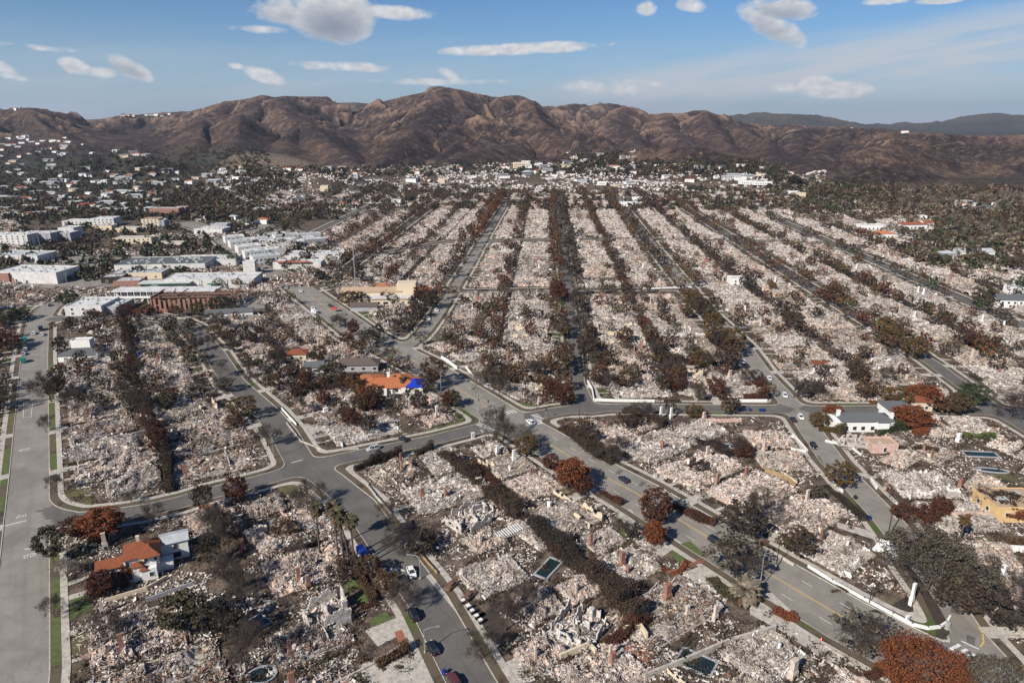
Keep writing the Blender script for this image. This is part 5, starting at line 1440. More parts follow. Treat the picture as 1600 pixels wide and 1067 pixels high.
def palm(px, py, h, cr, label, top='olive', dead=.8, lean=(0, 0), n=26, skirt=True, fat=.22):
    g = np.random.default_rng(int(px*3)); root = empty('palm_tree', (*G(px, py), .05)); mb = MB(); segs = []
    m = 9
    for i in range(m):
        a, b = i/m, (i+1)/m; f = lambda t: np.array([lean[0]*t*t, lean[1]*t*t, h*t])
        segs.append((f(a), f(b), fat*(1.25-.4*a), fat*(1.25-.4*b)))
    V, Q = tubes(segs, 8); link('trunk', mesh('trunk', V, Q, mats=[M['bark']], smooth=True), root)
    c = np.array([lean[0], lean[1], h]); ups, downs = MB(), MB()
    for i in range(n):
        V, Q = frond(g, cr*g.uniform(.8, 1.1), g.uniform(0, 6.28), g.uniform(.0, 1.3), g.uniform(.9, 1.7), cr*.2); ups.add(V+c, Q)
    ups.build('crown', M['leaf_'+top], root)
    if skirt:
        for i in range(int(n*1.1)):
            V, Q = frond(g, cr*g.uniform(.7, 1.0), g.uniform(0, 6.28), g.uniform(-.9, .1), g.uniform(.5, 1.2), cr*.18); downs.add(V+c-np.array([0, 0, g.uniform(0, .9)]), Q)
        downs.build('dead_fronds', M['leaf_brown'], root)
    tag(root, label, 'palm', 'tall palms beside the street' if h > 12 else None); return root
for px, py, h, lb in ((500,868,15,'leftmost tall fan palm, slightly apart from the others'),(530,882,17,'tall fan palm with the highest green head'),(538,888,15.5,'tall fan palm at the centre of the palm row'),
                      (547,890,16.5,'tall fan palm just right of the centre one'),(555,893,15,'rightmost tall fan palm leaning over the street')):
    palm(px, py, h, 2.5, lb, lean=(random.uniform(-.6, .6)+(-2 if px == 547 else 0), random.uniform(-.5, .5)), n=30)
palm(1163, 938, 2.6, 4.2, 'stout dead palm with long drooping straw fronds by the paved forecourt', 'tan', fat=.5, n=44)
palm(1498, 853, 8.5, 2.0, 'slender blackened palm with a small green and rust head behind the street tree', 'rustgreen', n=18, fat=.25)
palm(610, 580, 7, 2.2, 'short palm on the near boulevard verge by the green pool', 'lime', n=18)
palm(630, 610, 5, 2.4, 'dry brown palm right of the blue tarpaulin', 'brown', n=22)
palm(1590, 640, .1, .1, 'x', n=1) if False else None

# --- hedges
def hedge(pts, w_, h, leaf, label, dens=30, name='hedge', cols=0, rag=.55):
    """clipped or scorched hedge along a line of pixels"""
    g = np.random.default_rng(int(pts[0][0]*7+pts[0][1])); q, d, t = resample([G(*p) for p in pts], .5)
    o = q[0]; n = int(len(q)*.5*(w_+2*h)*dens); i = g.integers(0, len(q), n); nn = np.stack([-d[i, 1], d[i, 0]], 1)
    a = g.uniform(-1, 1, n); b = g.uniform(0, 1, n)
    face = g.uniform(0, 1, n); top = face < w_/(w_+2*h); hv = h*(1+rag*(vnoise(t[i]/2.2, t[i]*0+3, 5)-.5)*2)
    off = np.where(top, a, np.sign(a)*g.uniform(.85, 1, n))*w_/2*(.62+.75*vnoise(t[i]/2.6, t[i]*0+8, 6)); zz = np.where(top, hv*g.uniform(.93, 1.03, n), hv*b)
    C = np.stack([q[i, 0]-o[0]+nn[:, 0]*off+g.normal(0, .2, n), q[i, 1]-o[1]+nn[:, 1]*off+g.normal(0, .2, n), zz+g.normal(0, .06, n)], 1)
    V, Q = quads(C, g.uniform(.16, .42, n), g); mb = MB().add(V, Q, m=0)
    # woody core
    for k in range(0, len(q)-1, 2):
        e = min(k+2, len(q)-1); L = math.hypot(*(q[e]-q[k]));
        if L > .1: mb.box((q[k]+q[e])[0]/2-o[0], (q[k]+q[e])[1]/2-o[1], 0, L+.1, w_*.6, h*.74*(1+rag*(vnoise(np.array([t[k]/2.2]), np.array([3.]), 5)[0]-.5)*2), math.atan2(*(q[e]-q[k])[::-1]), m=1)
    if cols:
        sg = []
        for k in range(0, len(q), cols):
            for s_ in range(3):
                x, y = q[k]-o; sg.append((np.array([x+g.normal(0, w_*.2), y+g.normal(0, w_*.2), 0]), np.array([x+g.normal(0, w_*.3), y+g.normal(0, w_*.3), h*g.uniform(1.0, 1.35)]), .06, .02))
        V, Q = tubes(sg, 3); mb.add(V, Q, m=1)
    ob = mb.build(name, [M['leaf_'+leaf], M['leaf_'+{'rust': 'darkred', 'green': 'black'}.get(leaf, 'black')]], loc=(*o, .02))
    tag(ob, label, 'hedge', 'hedges of the burned gardens')
HG = [([(555,735),(595,722),(630,713)],1.6,3.2,'black','dark clipped columnar hedge along the cross street, the longer one',1),([(650,712),(676,702)],2.4,3.0,'black','short dark hedge block at the cross street',1),
 ([(690,712),(730,745),(775,785),(815,815)],4.0,3.6,'darkbrown','dark scorched hedge descending from the junction, upper stretch',2),([(815,812),(860,850),(895,880)],4.2,3.8,'black','black scorched hedge in mid block, middle stretch',2),
 ([(895,880),(935,912),(980,950)],5.0,4.0,'darkbrown','thick dark hedge behind the chimney ruins, lower stretch',2),([(858,852),(875,872)],1.6,3.0,'rust','rust coloured hedge piece inside the black hedge',0),([(960,940),(1000,975)],5.5,4.2,'darkbrown','lowest dark hedge bulge before the pool',2),
 ([(950,1010),(985,985),(1010,972)],3.2,2.6,'darkred','russet hedge beside the concrete wall near the bottom',0),([(740,725),(765,755),(790,790)],1.8,2.6,'darkred','rust brown hedge strip by the sunken pools',0),
 ([(575,638),(560,622),(552,612)],2.8,5.0,'rust','tall rust orange cypress hedge left of the orange-roofed house',0),([(1163,624),(1180,624),(1197,624)],5.0,3.6,'darkred','square russet hedge block on the cross street corner',0),([(1165,603),(1195,603)],5.0,3.2,'darkred','second russet hedge block behind the corner one',0),
 ([(1212,955),(1230,967),(1243,966)],3.0,1.9,'rust','low rounded rust hedge on the near boulevard pavement',0),([(940,770),(955,780),(972,790)],2.0,1.6,'darkred','low russet hedge by the boulevard verge above the forecourt',0),([(1375,1040),(1395,1062),(1425,1080)],2.8,1.8,'rust','rust hedge under the biggest orange tree',0),
 ([(1350,1063),(1375,1052)],2.6,1.8,'darkred','russet mound left of the biggest orange tree',0),([(1035,890),(1058,900),(1075,880)],1.4,1.0,'rust','rust hedge around the small green lawn',0),([(1112,905),(1128,925),(1160,945)],3.4,1.3,'olive','olive ground hedge beside the dead palm',0),
 ([(1280,672),(1320,678)],2.6,3.0,'rustgreen','half green hedge in front of the white house, street side',0),([(1372,678),(1400,672),(1425,668)],3.0,3.0,'green','green hedge right of the white house',0),([(1425,675),(1450,680)],4.5,4.0,'rust','rust hedge at the end of the green one',0),
 ([(1360,630),(1410,630)],1.6,1.2,'rust','low rust hedge on the cross street behind the white house',0),([(1505,680),(1560,690)],3.6,2.0,'lime','yellow-green hedge oval beside the far corner',0),([(1400,700),(1430,706),(1465,708)],2.5,2.0,'darkbrown','dark hedge under the cross wall right of the white house',0),
 ([(1085,575),(1130,572)],2.0,2.2,'black','black hedge line beside the blue pool',1),([(205,880),(195,920)],2.0,3.4,'darkred','russet hedge against the front of the red-roofed house',0),([(150,900),(152,935)],2.5,1.8,'darkred','low russet bed before the red-roofed house',0),
 ([(235,855),(285,840)],2.0,2.6,'black','black hedge behind the red-roofed house',1),([(120,738),(150,731),(170,722)],1.3,1.4,'black','low black hedge beside the avenue driveway',0),([(100,492),(160,494)],1.6,3.0,'darkred','russet hedge wall at the top of the left block',0),
 ([(265,770),(262,720),(245,690)],2.4,3.6,'darkbrown','dark hedge at the back of the left block',1),([(455,862),(500,850)],1.6,1.6,'darkbrown','brown hedge beside the green strip by the palms',0),([(545,880),(575,925),(585,945)],1.6,1.6,'brown','brown hedge between the lawns and the verge',0),
 ([(565,950),(590,945)],1.4,1.2,'darkred','russet hedge between the two green lawns',0),([(430,850),(470,835)],1.6,1.4,'darkbrown','dark hedge across the burnt lawn',0),([(590,1040),(640,1015)],2.6,2.0,'brown','brown hedge between the two lowest driveways',0),
 ([(980,640),(1003,655),(1040,668)],4.0,2.6,'darkbrown','dark brown bank hedge below the cross street',1),([(880,670),(920,700),(960,725)],5.0,2.4,'darkbrown','dark bank hedge behind the boulevard pavement',1),([(1085,690),(1120,700),(1140,715)],3.0,2.2,'black','black hedge above the boat-shaped pool',1),
 ([(1277,893),(1300,908),(1324,926)],1.0,.35,'darkbrown','low burnt bed in front of the white boundary wall',0),([(1290,760),(1335,800),(1350,815)],2.0,1.2,'black','black bank along the long right street',0),([(1050,790),(1090,812),(1120,820)],3.0,1.6,'darkred','dark russet bushes on the boulevard pavement edge',0),
 ([(1085,570),(1030,560),(1000,500)],2.5,3.0,'black','black hedge in the back row by the blue pool',1),([(1560,845),(1600,850)],3,1.6,'brown','brown hedge below the ochre house',0),([(1300,925),(1312,922)],.5,.5,'brown','tiny shrub on the burnt tip of the wedge block',0)]
for pts, w_, h, leaf, lb, cl in HG: hedge(pts, w_, h, leaf, lb, cols=cl)

# --- garden and boundary walls
def wall(pts, h, t, m, label, cap=None, z=0.0, name='garden_wall', jag=0.0):
    P_ = [G(*p) for p in pts]; o = P_[0]; mb = MB()
    for a, b in zip(P_, P_[1:]):
        L = math.hypot(b[0]-a[0], b[1]-a[1]); n = max(1, int(L/2.5)) if jag else 1
        for i in range(n):
            cx, cy = a[0]+(b[0]-a[0])*(i+.5)/n-o[0], a[1]+(b[1]-a[1])*(i+.5)/n-o[1]
            mb.box(cx, cy, 0, L/n+(0 if n > 1 else t*.9), t, h*(1-jag*random.random()), math.atan2(b[1]-a[1], b[0]-a[0]))
        if cap: mb.box((a[0]+b[0])/2-o[0], (a[1]+b[1])/2-o[1], h, L+t, t+.14, .08, math.atan2(b[1]-a[1], b[0]-a[0]), m=1)
    ob = mb.build(name, [M[m], M[cap or m]], loc=(*o, z+.01)); tag(ob, label, 'wall' if name != 'fence' else 'fence', 'free-standing garden walls'); return ob
curve = [(1200,850),(1265,893),(1300,918),(1350,948),(1400,974),(1430,984),(1455,990),(1472,988),(1481,979)]
wall([(1263,887),(1300,910),(1350,938),(1395,962),(1425,978),(1450,984),(1468,982),(1479,975),(1484,966)], .8, .3, 'white', 'long white boundary wall curving round the tip of the wedge block', 'white')
wall([(1205,862),(1240,884)], .7, .4, 'concrete', 'low concrete wall on the far pavement before the white boundary wall')
wall([(930,627),(960,628),(1022,629)], 1.3, .35, 'white', 'white wall along the cross street right of the central street')
wall([(1038,629),(1062,629)], 1.4, .35, 'dark', 'dark wall section on the cross street'); wall([(1150,628),(1198,628)], 1.2, .35, 'white', 'white wall under the square russet hedge')
wall([(928,627),(925,610),(918,598)], 1.4, .35, 'white', 'white side wall at the foot of the central street')
wall([(1093,659),(1125,660),(1158,659)], 1.5, .3, 'pink', 'pinkish garden wall with charred posts inside the wedge block')
wall([(905,684),(920,693),(935,702)], 1.2, .35, 'grey_wall', 'grey wall beside the boulevard past the crossing')
wall([(1295,746),(1306,760),(1316,770)], 1.1, .4, 'white', 'white diagonal wall left of the long right street'); wall([(1361,752),(1369,764)], 1.2, .5, 'white', 'white gate wall right of the long right street')
wall([(1400,790),(1411,799)], 1.1, .4, 'white', 'short white wall before the huge street tree')
wall([(1476,808),(1520,808)], 1.8, .5, 'pink', 'long pale pink wall behind the huge street tree, first section'); wall([(1524,808),(1570,810)], 1.8, .5, 'pink', 'long pale pink wall toward the right edge, second section')
wall([(1513,858),(1530,859)], 1.8, .5, 'soot_white', 'smoky wall section nearest the slender palm'); wall([(1548,860),(1568,861)], 1.8, .5, 'soot_white', 'smoky wall section in the middle of the lower wall line'); wall([(1572,861),(1605,863)], 1.9, .5, 'white', 'clean white wall section at the right edge')
wall([(130,862),(140,845),(175,838)], .8, .3, 'concrete', 'curving low wall round the corner lawn'); wall([(230,940),(300,915)], 1.1, .3, 'grey_wall', 'grey garden wall under the red-roofed house, right part')
wall([(165,941),(230,922),(260,905)], 1.1, .35, 'cream', 'long beige garden wall in front of the red-roofed house')
wall([(158,905),(160,925)], 2.6, .8, 'brick', 'leaning brick pillar wall beside the green lawn')
wall([(1066,880),(1080,885),(1095,877)], .9, .3, 'brick', 'low brick wall at the end of the boulevard lawn'); wall([(1043,897),(1100,878)], .7, .35, 'brick', 'red brick edging wall between forecourt and driveway')
wall([(1008,1060),(1070,1035),(1140,1005),(1210,985)], 1.4, .5, 'concrete', 'long concrete retaining wall at the bottom edge'); wall([(975,990),(1000,985),(1010,1000)], 2.2, .4, 'cream', 'angled beige wall by the russet hedge'); wall([(876,1030),(920,1012),(930,1022)], 1.6, .5, 'cream', 'beige retaining wall below the tall ruin')
wall([(655,865),(668,880),(683,897)], .8, .3, 'wood', 'tan wooden garden border on the right pavement'); wall([(1030,910),(1015,925)], .5, .3, 'concrete', 'low kerb wall by the chimney lot')
wall([(1000,560),(1012,585),(1022,604)], 1.4, .3, 'grey_wall', 'grey back wall left of the blue pool', jag=.3); wall([(1050,575),(1095,575)], 1.2, .4, 'concrete', 'pale ledge behind the blue pool'); wall([(1290,690),(1330,700),(1345,712)], .8, .3, 'white', 'white frame fence beside the lot below the white house')
wall([(1385,706),(1420,708),(1470,709)], 1.5, .3, 'soot_white', 'smoky picket wall right of the white house', jag=.4); wall([(1225,742),(1245,755)], .9, .2, 'cream', 'beige fence end inside the wedge block')
wall([(1195,740),(1212,744),(1230,752),(1242,762)], 1.8, .2, 'wood', 'curved tan board fence beside the green strip in the wedge block', name='fence'); wall([(1218,682),(1240,684)], .9, .12, 'white', 'white rail fence on the upper side of the small lawn', name='fence'); wall([(1236,703),(1259,707)], .9, .12, 'white', 'white rail fence on the lower side of the small lawn', name='fence'); wall([(1238,680),(1250,692),(1262,706)], .9, .12, 'white', 'white rail fence facing the long right street', name='fence')
wall([(704,533),(760,534)], 1.5, .4, 'white', 'white garden wall in the lots right of the fork'); wall([(440,640),(452,653),(463,665)], 1.0, .3, 'white', 'white picket wall on the corner above the four-way junction')
wall([(448,662),(470,690),(510,706),(560,702)], .6, .35, 'concrete', 'low curved wall round the corner lot above the junction'); wall([(573,758),(588,778),(611,803)], .9, .35, 'concrete', 'concrete wall on the right pavement above the palms')
wall([(160,690),(200,683),(238,672)], 1.0, .3, 'concrete', 'pale wall across the left block'); wall([(690,560),(700,566),(714,577)], 1.4, .4, 'white', 'white wall on the far boulevard pavement by the lone tree')
wall([(728,575),(740,590)], 1.2, .3, 'white', 'small white wall on the far boulevard pavement'); wall([(1545,590),(1560,598),(1575,604)], 1.3, .3, 'white', 'white wall on the outer street'); wall([(1515,588),(1535,597)], 1.4, .3, 'dark', 'dark panel wall on the outer street')
wall([(1365,1068),(1320,1030),(1290,1010)], .5, .3, 'concrete', 'low kerb wall on the near lower boulevard pavement'); wall([(1240,568),(1300,569)], 1.4, .4, 'tile', 'rust red low wall among the right lots')
wall([(520,1070),(600,1030)], .5, .4, 'concrete', 'kerb wall of the lowest driveway'); wall([(1005,452),(1080,450)], 1.2, .4, 'white', 'white wall by the far cross street, right part'); wall([(812,503),(850,503)], 1.0, .4, 'white', 'white wall in the rows left of the central street')

# --- swimming pools
def pool(px, py, L, W, rz, m, label, boat=False, deck=.45):
    L *= .8; W *= .8; root = empty('swimming_pool', (*G(px, py), .0), rz); n = 28; mb, wt, ins = MB(), MB(), MB()
    def shp(k):
        if boat: return [((L/2+k)*math.cos(a)*(1), (W/2+k)*math.sin(a)*abs(math.cos(a*.5))**.3) for a in np.linspace(0, 2*math.pi, n, endpoint=False)]
        return [(-L/2-k, -W/2-k), (L/2+k, -W/2-k), (L/2+k, W/2+k), (-L/2-k, W/2+k)]
    o, i = shp(deck), shp(0); q = len(o)
    mb.add([(x, y, .32) for x, y in o]+[(x, y, .32) for x, y in i], Q=[(k, (k+1) % q, q+(k+1) % q, q+k) for k in range(q)])
    mb.add([(x, y, .0) for x, y in o]+[(x, y, .32) for x, y in o], Q=[(k, (k+1) % q, q+(k+1) % q, q+k) for k in range(q)])
    mb.add([(x, y, .05) for x, y in i]+[(x, y, .32) for x, y in i], Q=[(k, q+k, q+(k+1) % q, (k+1) % q) for k in range(q)])
    mb.build('coping', M['grey_wall'], root); wt.poly(i, z=.10); wt.build('water', M[m], root); tag(root, label, 'swimming pool', 'swimming pools in the burned yards')
POOLS = [(243,714,7,5,.3,'pool_blue','round dark blue pool in the left block',True),(197,618,8,4,.2,'pool_blue','blue pool among the dark trees of the left block',False),(228,588,9,4.5,.1,'pool','small black pool with pale coping in the left block',False),
 (557,632,8,4,.1,'pool','black rectangular pool below the orange-roofed house',False),(597,666,8,4,.25,'pool_blue','deep blue pool with steps near the cross street',False),(707,755,8,5,.0,'pool','square sunken pool at the top of the middle block',False),(758,787,6,3.5,.6,'pool','small green-edged pool beside the russet hedge strip',False),
 (857,888,10,4,1.0,'pool','long dark pool beside the black hedge',False),(1088,1035,9,6,-.6,'pool','dark green pool with a round spa at the bottom edge',False),(1127,697,13,4.5,-.1,'pool','boat-shaped black pool in the wedge block',True),(1056,568,8,5,.0,'pool_blue','bright blue rectangular pool in the rows beyond the cross street',False),
 (1532,710,13,4.5,-.1,'pool','long grey-black pool on the right lots',False),(1548,735,13,3.5,-.2,'pool','dark green curved pool on the right lots',True),(408,1055,7,6,.2,'pool','dark round yard pool at the bottom left ruins',True),(400,975,6,5,.9,'pool','small black pool with white coping in the lowest left block',False)]
for a in POOLS: pool(*a)

# ------------------------------------------------------------------ houses that still stand
def roof_hip(mb, x, y, z, L, W, h, over=.5, m=0, ridge=None):
    a, b = L/2+over, W/2+over; r = max(0, a-b) if ridge is None else ridge
    v = [(-a,-b,0),(a,-b,0),(a,b,0),(-a,b,0),(-r,0,h),(r,0,h),(-a,-b,-.15),(a,-b,-.15),(a,b,-.15),(-a,b,-.15)]
    if b > a: r = b-a; v[4:6] = [(0,-r,h),(0,r,h)]
    v = np.array(v)+np.array([x, y, z])
    if b > a: mb.add(v, Q=[(0,4,5,3),(1,2,5,4),(0,1,7,6),(1,2,8,7),(2,3,9,8),(3,0,6,9),(6,7,8,9)], T=[(0,1,4),(2,3,5)], m=m)
    else: mb.add(v, Q=[(0,1,5,4),(2,3,4,5),(0,1,7,6),(1,2,8,7),(2,3,9,8),(3,0,6,9),(6,7,8,9)], T=[(1,2,5),(3,0,4)], m=m)
def roof_gable(mb, x, y, z, L, W, h, over=.4, m=0, mw=1):
    a, b = L/2+over, W/2+over
    v = np.array([(-a,-b,0),(a,-b,0),(a,b,0),(-a,b,0),(-a,0,h),(a,0,h)])+np.array([x, y, z])
    w_ = v-np.array([0, 0, .18]); mb.add(np.concatenate([v, w_]), Q=[(0,1,5,4),(2,3,4,5),(6,7,11,10),(8,9,10,11),(0,6,7,1),(2,8,9,3)], T=[], m=m)
    a2, b2 = L/2, W/2; hh = h*b2/b
    u = np.array([(-a2,-b2,0),(-a2,b2,0),(-a2,0,hh),(a2,-b2,0),(a2,b2,0),(a2,0,hh)])+np.array([x, y, z-.1]); mb.add(u, T=[(0,2,1),(3,4,5)], m=mw)
def shell(mb, x, y, z, L, W, h, m=0): mb.box(x, y, z, L, W, h, m=m)
def window(root, x, y, z, w_, h, side, L, W, fr='white', name='window'):
    """side: 0 front (-y) 1 right (+x) 2 back 3 left; x runs along that side"""
    px, py, a = {0: (x, -W/2, 0), 1: (L/2, x, math.pi/2), 2: (x, W/2, 0), 3: (-L/2, x, math.pi/2)}[side]
    px += y[0] if isinstance(y, tuple) else 0; py += y[1] if isinstance(y, tuple) else 0
    f = MB(); t = .13
    for cx, cz, sx, sz in ((0, z-.09, w_+.2, .09), (0, z+h, w_+.2, .09), (-w_/2-.05, z, .1, h), (w_/2+.05, z, .1, h)): f.box(cx, 0, cz, sx, t*1.6, sz)
    o = f.build(name, M[fr], root, loc=(px, py, 0), rz=a)
    MB().box(0, 0, z, w_, t, h).build('pane', M['glass'], o)
def house(px, py, rz, L, W, h, wallm, roofm, label, roof='hip', rh=1.8, wins=(), cat='house', name='house', extra=None, door=None, group=None, parapet=.5, pos=None):
    x, y, z = pos or (*G(px, py), 0); root = empty(name, (x, y, z), rz)
    w_ = MB(); shell(w_, 0, 0, -.3, L, W, h+.3)
    if roof == 'flat':
        for cx, cy, sx, sy in ((0, -W/2+.12, L, .24), (0, W/2-.12, L, .24), (-L/2+.12, 0, .24, W-.48), (L/2-.12, 0, .24, W-.48)): w_.box(cx, cy, h, sx, sy, parapet)
        r = MB(); r.box(0, 0, h, L-.5, W-.5, .06)
        for i in range(int(L*W/50)): r.box(random.uniform(-.4, .4)*L, random.uniform(-.36, .36)*W, h+.06, random.uniform(.8, 2.6), random.uniform(.8, 1.8), random.uniform(.4, 1.1), m=1)
    else:
        r = MB(); (roof_hip if roof == 'hip' else roof_gable)(r, 0, 0, h+.01, L, W, rh)
    if extra: extra(w_, r, root)
    w_.build('wall', M[wallm], root); r.build('roof', [M[roofm], M['white' if roof == 'gable' else 'roof_grey']] if roof != 'gable' else [M[roofm], M[wallm]], root)
    for (s_, x0, x1, n, z0, ww, hh) in wins:
        for i in range(n): window(root, x0+(x1-x0)*(i+.5)/n, 0, z0, ww, hh, s_, L, W)
    if door:
        d = MB(); d.box(door[1], -W/2-.02, 0, 1.0, .12, 2.1); dd = d.build('door', M['wood'], root)
    tag(root, label, cat, group); return root

# the white house with the red tiled roof
def red_house():
    x, y = G(226, 899); rz = math.atan2(*(np.array(G(248, 901))-np.array(G(203, 912)))[::-1]); root = empty('tiled_house', (x, y, 0), rz)
    w_, r = MB(), MB()
    w_.box(0, 4, -.2, 9.5, 9, 6.2); w_.box(-1.2, -1.6, -.2, 2.6, 2.4, 4.6); w_.box(1.8, -2.0, -.2, 4.4, 3.2, 3.6); w_.box(-3.6, -1.2, -.2, 2.6, 2.6, 3.2)
    w_.box(-8.5, 5.5, -.2, 8.5, 5.5, 3.3); w_.box(9.2, 8.5, -.2, 8, 6.5, 5.4, m=0); w_.box(6.6, 1.8, -.2, 3.8, 3.2, 2.8); w_.box(-3.9, .4, 3.1, 1.9, 2.0, 2.9)
    w_.box(1.8, -2.0, 3.4, 4.4, .22, .8)
    roof_hip(r, 0, 4, 6.0, 9.5, 9, 2.3, .6); roof_hip(r, 2.5, 1.5, 6.0, 5, 6.5, 1.9, .6, m=0); roof_gable(r, -8.5, 5.5, 3.1, 8.8, 5.5, 1.5, .5); roof_hip(r, -1.2, -1.6, 4.4, 2.6, 2.4, .9, .4); roof_hip(r, -3.6, -1.2, 3.0, 2.6, 2.6, .8, .4); roof_hip(r, .4, -2.9, 3.4, 1.8, 1.6, .8, .3)
    roof_hip(r, -3.9, .4, 6.0, 2.2, 2.4, .6, .4)
    w_.build('wall', M['white'], root); r.build('roof', [M['tile'], M['white']], root)
    gr = MB(); roof_gable(gr, 9.2, 8.5, 5.25, 8, 6.5, .9, .5); gr.build('flat_grey_roof', [M['roof_grey'], M['white']], root)
    c = MB(); c.box(-.6, 5.2, 7.6, .9, .9, 1.5); c.box(-.6, 5.2, 9.1, 1.1, 1.1, .25); c.build('chimney', M['cream'], root)
    for xx, yy, zz, sx, sz in ((-1.9, -2.82+2.3, 5.0, 0, 0),): pass
    for (xx, yy, zz, ww, hh, a) in ((1.2, -.52, 4.0, 1.0, 1.4, 0), (3.9, -.52, 4.0, 1.0, 1.6, 0), (2.4, -3.62, 1.2, 1.2, 1.2, 0), (-3.6, -2.52, 1.0, 1.2, 1.8, 0), (-3.9, -.62, 4.0, 1.1, 1.2, 0), (9.6, 5.23, 3.2, 1.2, 1.4, 0), (9.6, 5.23, .6, 2.4, 1.6, 0), (4.77, 3, 3.8, 1.0, 1.3, 1.5708), (-4.87, .4, 4.0, .9, 1.1, 1.5708), (-8.5, 2.73, 1, 1.4, 1.4, 0)):
        f = MB()
        for cx, cz, sx, sz in ((0, zz-.09, ww+.2, .09), (0, zz+hh, ww+.2, .09), (-ww/2-.05, zz, .1, hh), (ww/2+.05, zz, .1, hh)): f.box(cx, 0, cz, sx, .2, sz)
        o = f.build('window', M['white'], root, loc=(xx, yy, 0), rz=a); MB().box(0, 0, zz, ww, .12, hh).build('pane', M['glass'], o)
    bl = MB(); bl.box(5.2, -2.2, 0, .6, .6, 1.0); bl.box(1.8, -3.62, 0, 4.4, .3, .35); bl.build('step', M['concrete'], root)
    root.scale = (.80, .78, 1.0); tag(root, 'white two-storey house with red tiled hip roofs and a pale grey-roofed rear wing', 'house')
red_house()

# the house with the orange tiled roof and the blue tarpaulin
def orange_house():
    x, y = G(612, 608); root = empty('tiled_house', (x, y, 0), .10); w_, r = MB(), MB()
    w_.box(0, 0, -.2, 22, 11, 3.2); w_.box(-9, 4, -.2, 9, 12, 3.2); w_.box(9, -2, -.2, 9, 10, 3.1); w_.box(-3.5, -6, -.2, 4, 2, 3.1)
    roof_hip(r, 0, 0, 3.0, 22, 11, 2.6, .8); roof_hip(r, -9, 4, 3.0, 9, 12, 2.2, .8); roof_hip(r, 3, 5, 3.0, 9, 9, 2.3, .7)
    w_.build('wall', M['white'], root); rf = r.build('roof', [M['tile_orange'], M['white']], root)
    roof_hip(r, 9, -2, 2.95, 9, 10, 2.2, .8); t = MB(); roof_hip(t, 10.2, -2.4, 3.35, 6.4, 8.6, 1.75, .6); t.build('tarpaulin', M['tarp'], root)
    c = MB(); c.box(-1.2, 1.5, 4.4, 1.2, 1.1, 2.6); c.box(-1.2, 1.5, 7, 1.5, 1.4, .2); c.build('chimney', M['white'], root)
    for xx, yy, ww in ((-8.5, -2.03, 1.6), (2, -5.53, 2.2), (-3.5, -7.03, 1.4), (7, -7.03, 1.8), (11, -7.03, 1.8), (5, -5.53, 1.4)):
        f = MB(); f.box(0, 0, .85, ww+.2, .2, .1); f.box(0, 0, 2.25, ww+.2, .2, .1); f.box(-ww/2-.05, 0, .95, .1, .2, 1.3); f.box(ww/2+.05, 0, .95, .1, .2, 1.3)
        o = f.build('window', M['cream'], root, loc=(xx, yy, 0)); MB().box(0, 0, .95, ww, .1, 1.3).build('pane', M['glass'], o)
    tag(root, 'long low house with bright orange tiled roof, one end covered in blue tarpaulin', 'house')
orange_house()

# white house with the grey shingle roof on the right
def grey_house():
    x, y = G(1347, 668); root = empty('shingled_house', (x, y, 0), .0); w_, r = MB(), MB()
    w_.box(0, 0, -.2, 22, 8.5, 5.2); w_.box(-13, 2, -.2, 4, 8, 4.2); w_.box(14.5, 1.5, -.2, 8, 6, 3.2); w_.box(19, 1, -.2, 5, 4, 2.4); w_.box(6, -4.6, -.2, 5, 1.2, 5.2)
    roof_hip(r, 0, 0, 5.0, 22, 8.5, 2.3, .4); roof_gable(r, 6, -3.4, 5.0, 5, 4, .9, .1, mw=1); roof_hip(r, 14.5, 1.5, 3.0, 8, 6, 1.2, .4)
    w_.build('wall', M['white'], root); r.build('roof', [M['shingle'], M['white']], root)
    for cx, cy in ((-10.6, 1), (8, 2.0), (10.4, -2.0)):
        c = MB(); c.box(cx, cy, 2, 1.4, 1.0, 5.8); c.box(cx, cy, 7.8, 1.6, 1.2, .25); c.build('chimney', M['white'], root)
    for xx, ww in ((-9, 1.6), (-5.5, 1.6), (-2, 1.6), (2, 1.6), (9.6, 1.6)):
        f = MB(); f.box(0, 0, .9, ww+.2, .2, .1); f.box(0, 0, 2.7, ww+.2, .2, .1); f.box(-ww/2-.05, 0, 1, .1, .2, 1.7); f.box(ww/2+.05, 0, 1, .1, .2, 1.7)
        o = f.build('window', M['white'], root, loc=(xx, -4.28 if xx < 3 or xx > 9 else -5.22, 0)); MB().box(0, 0, 1, ww, .1, 1.7).build('pane', M['glass'], o)
    root.scale = (.88, .9, .85); tag(root, 'large white house with dark grey shingle roof and three white chimneys by the right street', 'house')
grey_house()
house(1400, 643, .0, 11, 8, 2.9, 'white', 'shingle', 'small white garage house with grey hip roof behind the large white house', wins=[(0, -5, 5, 2, .4, 2.2, 1.9)])
house(1432, 638, .0, 9, 6, 4.2, 'cream', 'tile', 'cream outbuilding with a red tiled top behind the large white house', rh=1.2, wins=[(0, -4, 4, 2, 1, 1.2, 1.2)])
house(1573, 800, .0, 15, 11, 4.8, 'yellow', 'roof_tan', 'ochre yellow flat-roofed house at the right edge', roof='flat', parapet=.25, wins=[(0, -6, 6, 3, 2.0, 1.4, 1.2), (3, -4, 4, 2, 2, 1.2, 1.2)])
house(1577, 478, -.1, 20, 10, 5.0, 'white', 'shingle', 'white gabled house with grey roof at the far right, the front one', roof='gable', rh=2.6, wins=[(0, -9, 9, 5, 2.6, 1.3, 1.3), (0, -9, 9, 4, .4, 1.4, 1.4)])
house(1600, 460, .0, 22, 10, 5.4, 'white', 'roof_white', 'white flat-roofed house at the far right, behind the gabled one', roof='flat', wins=[(0, -9, 9, 4, 2, 1.8, 1.4)])
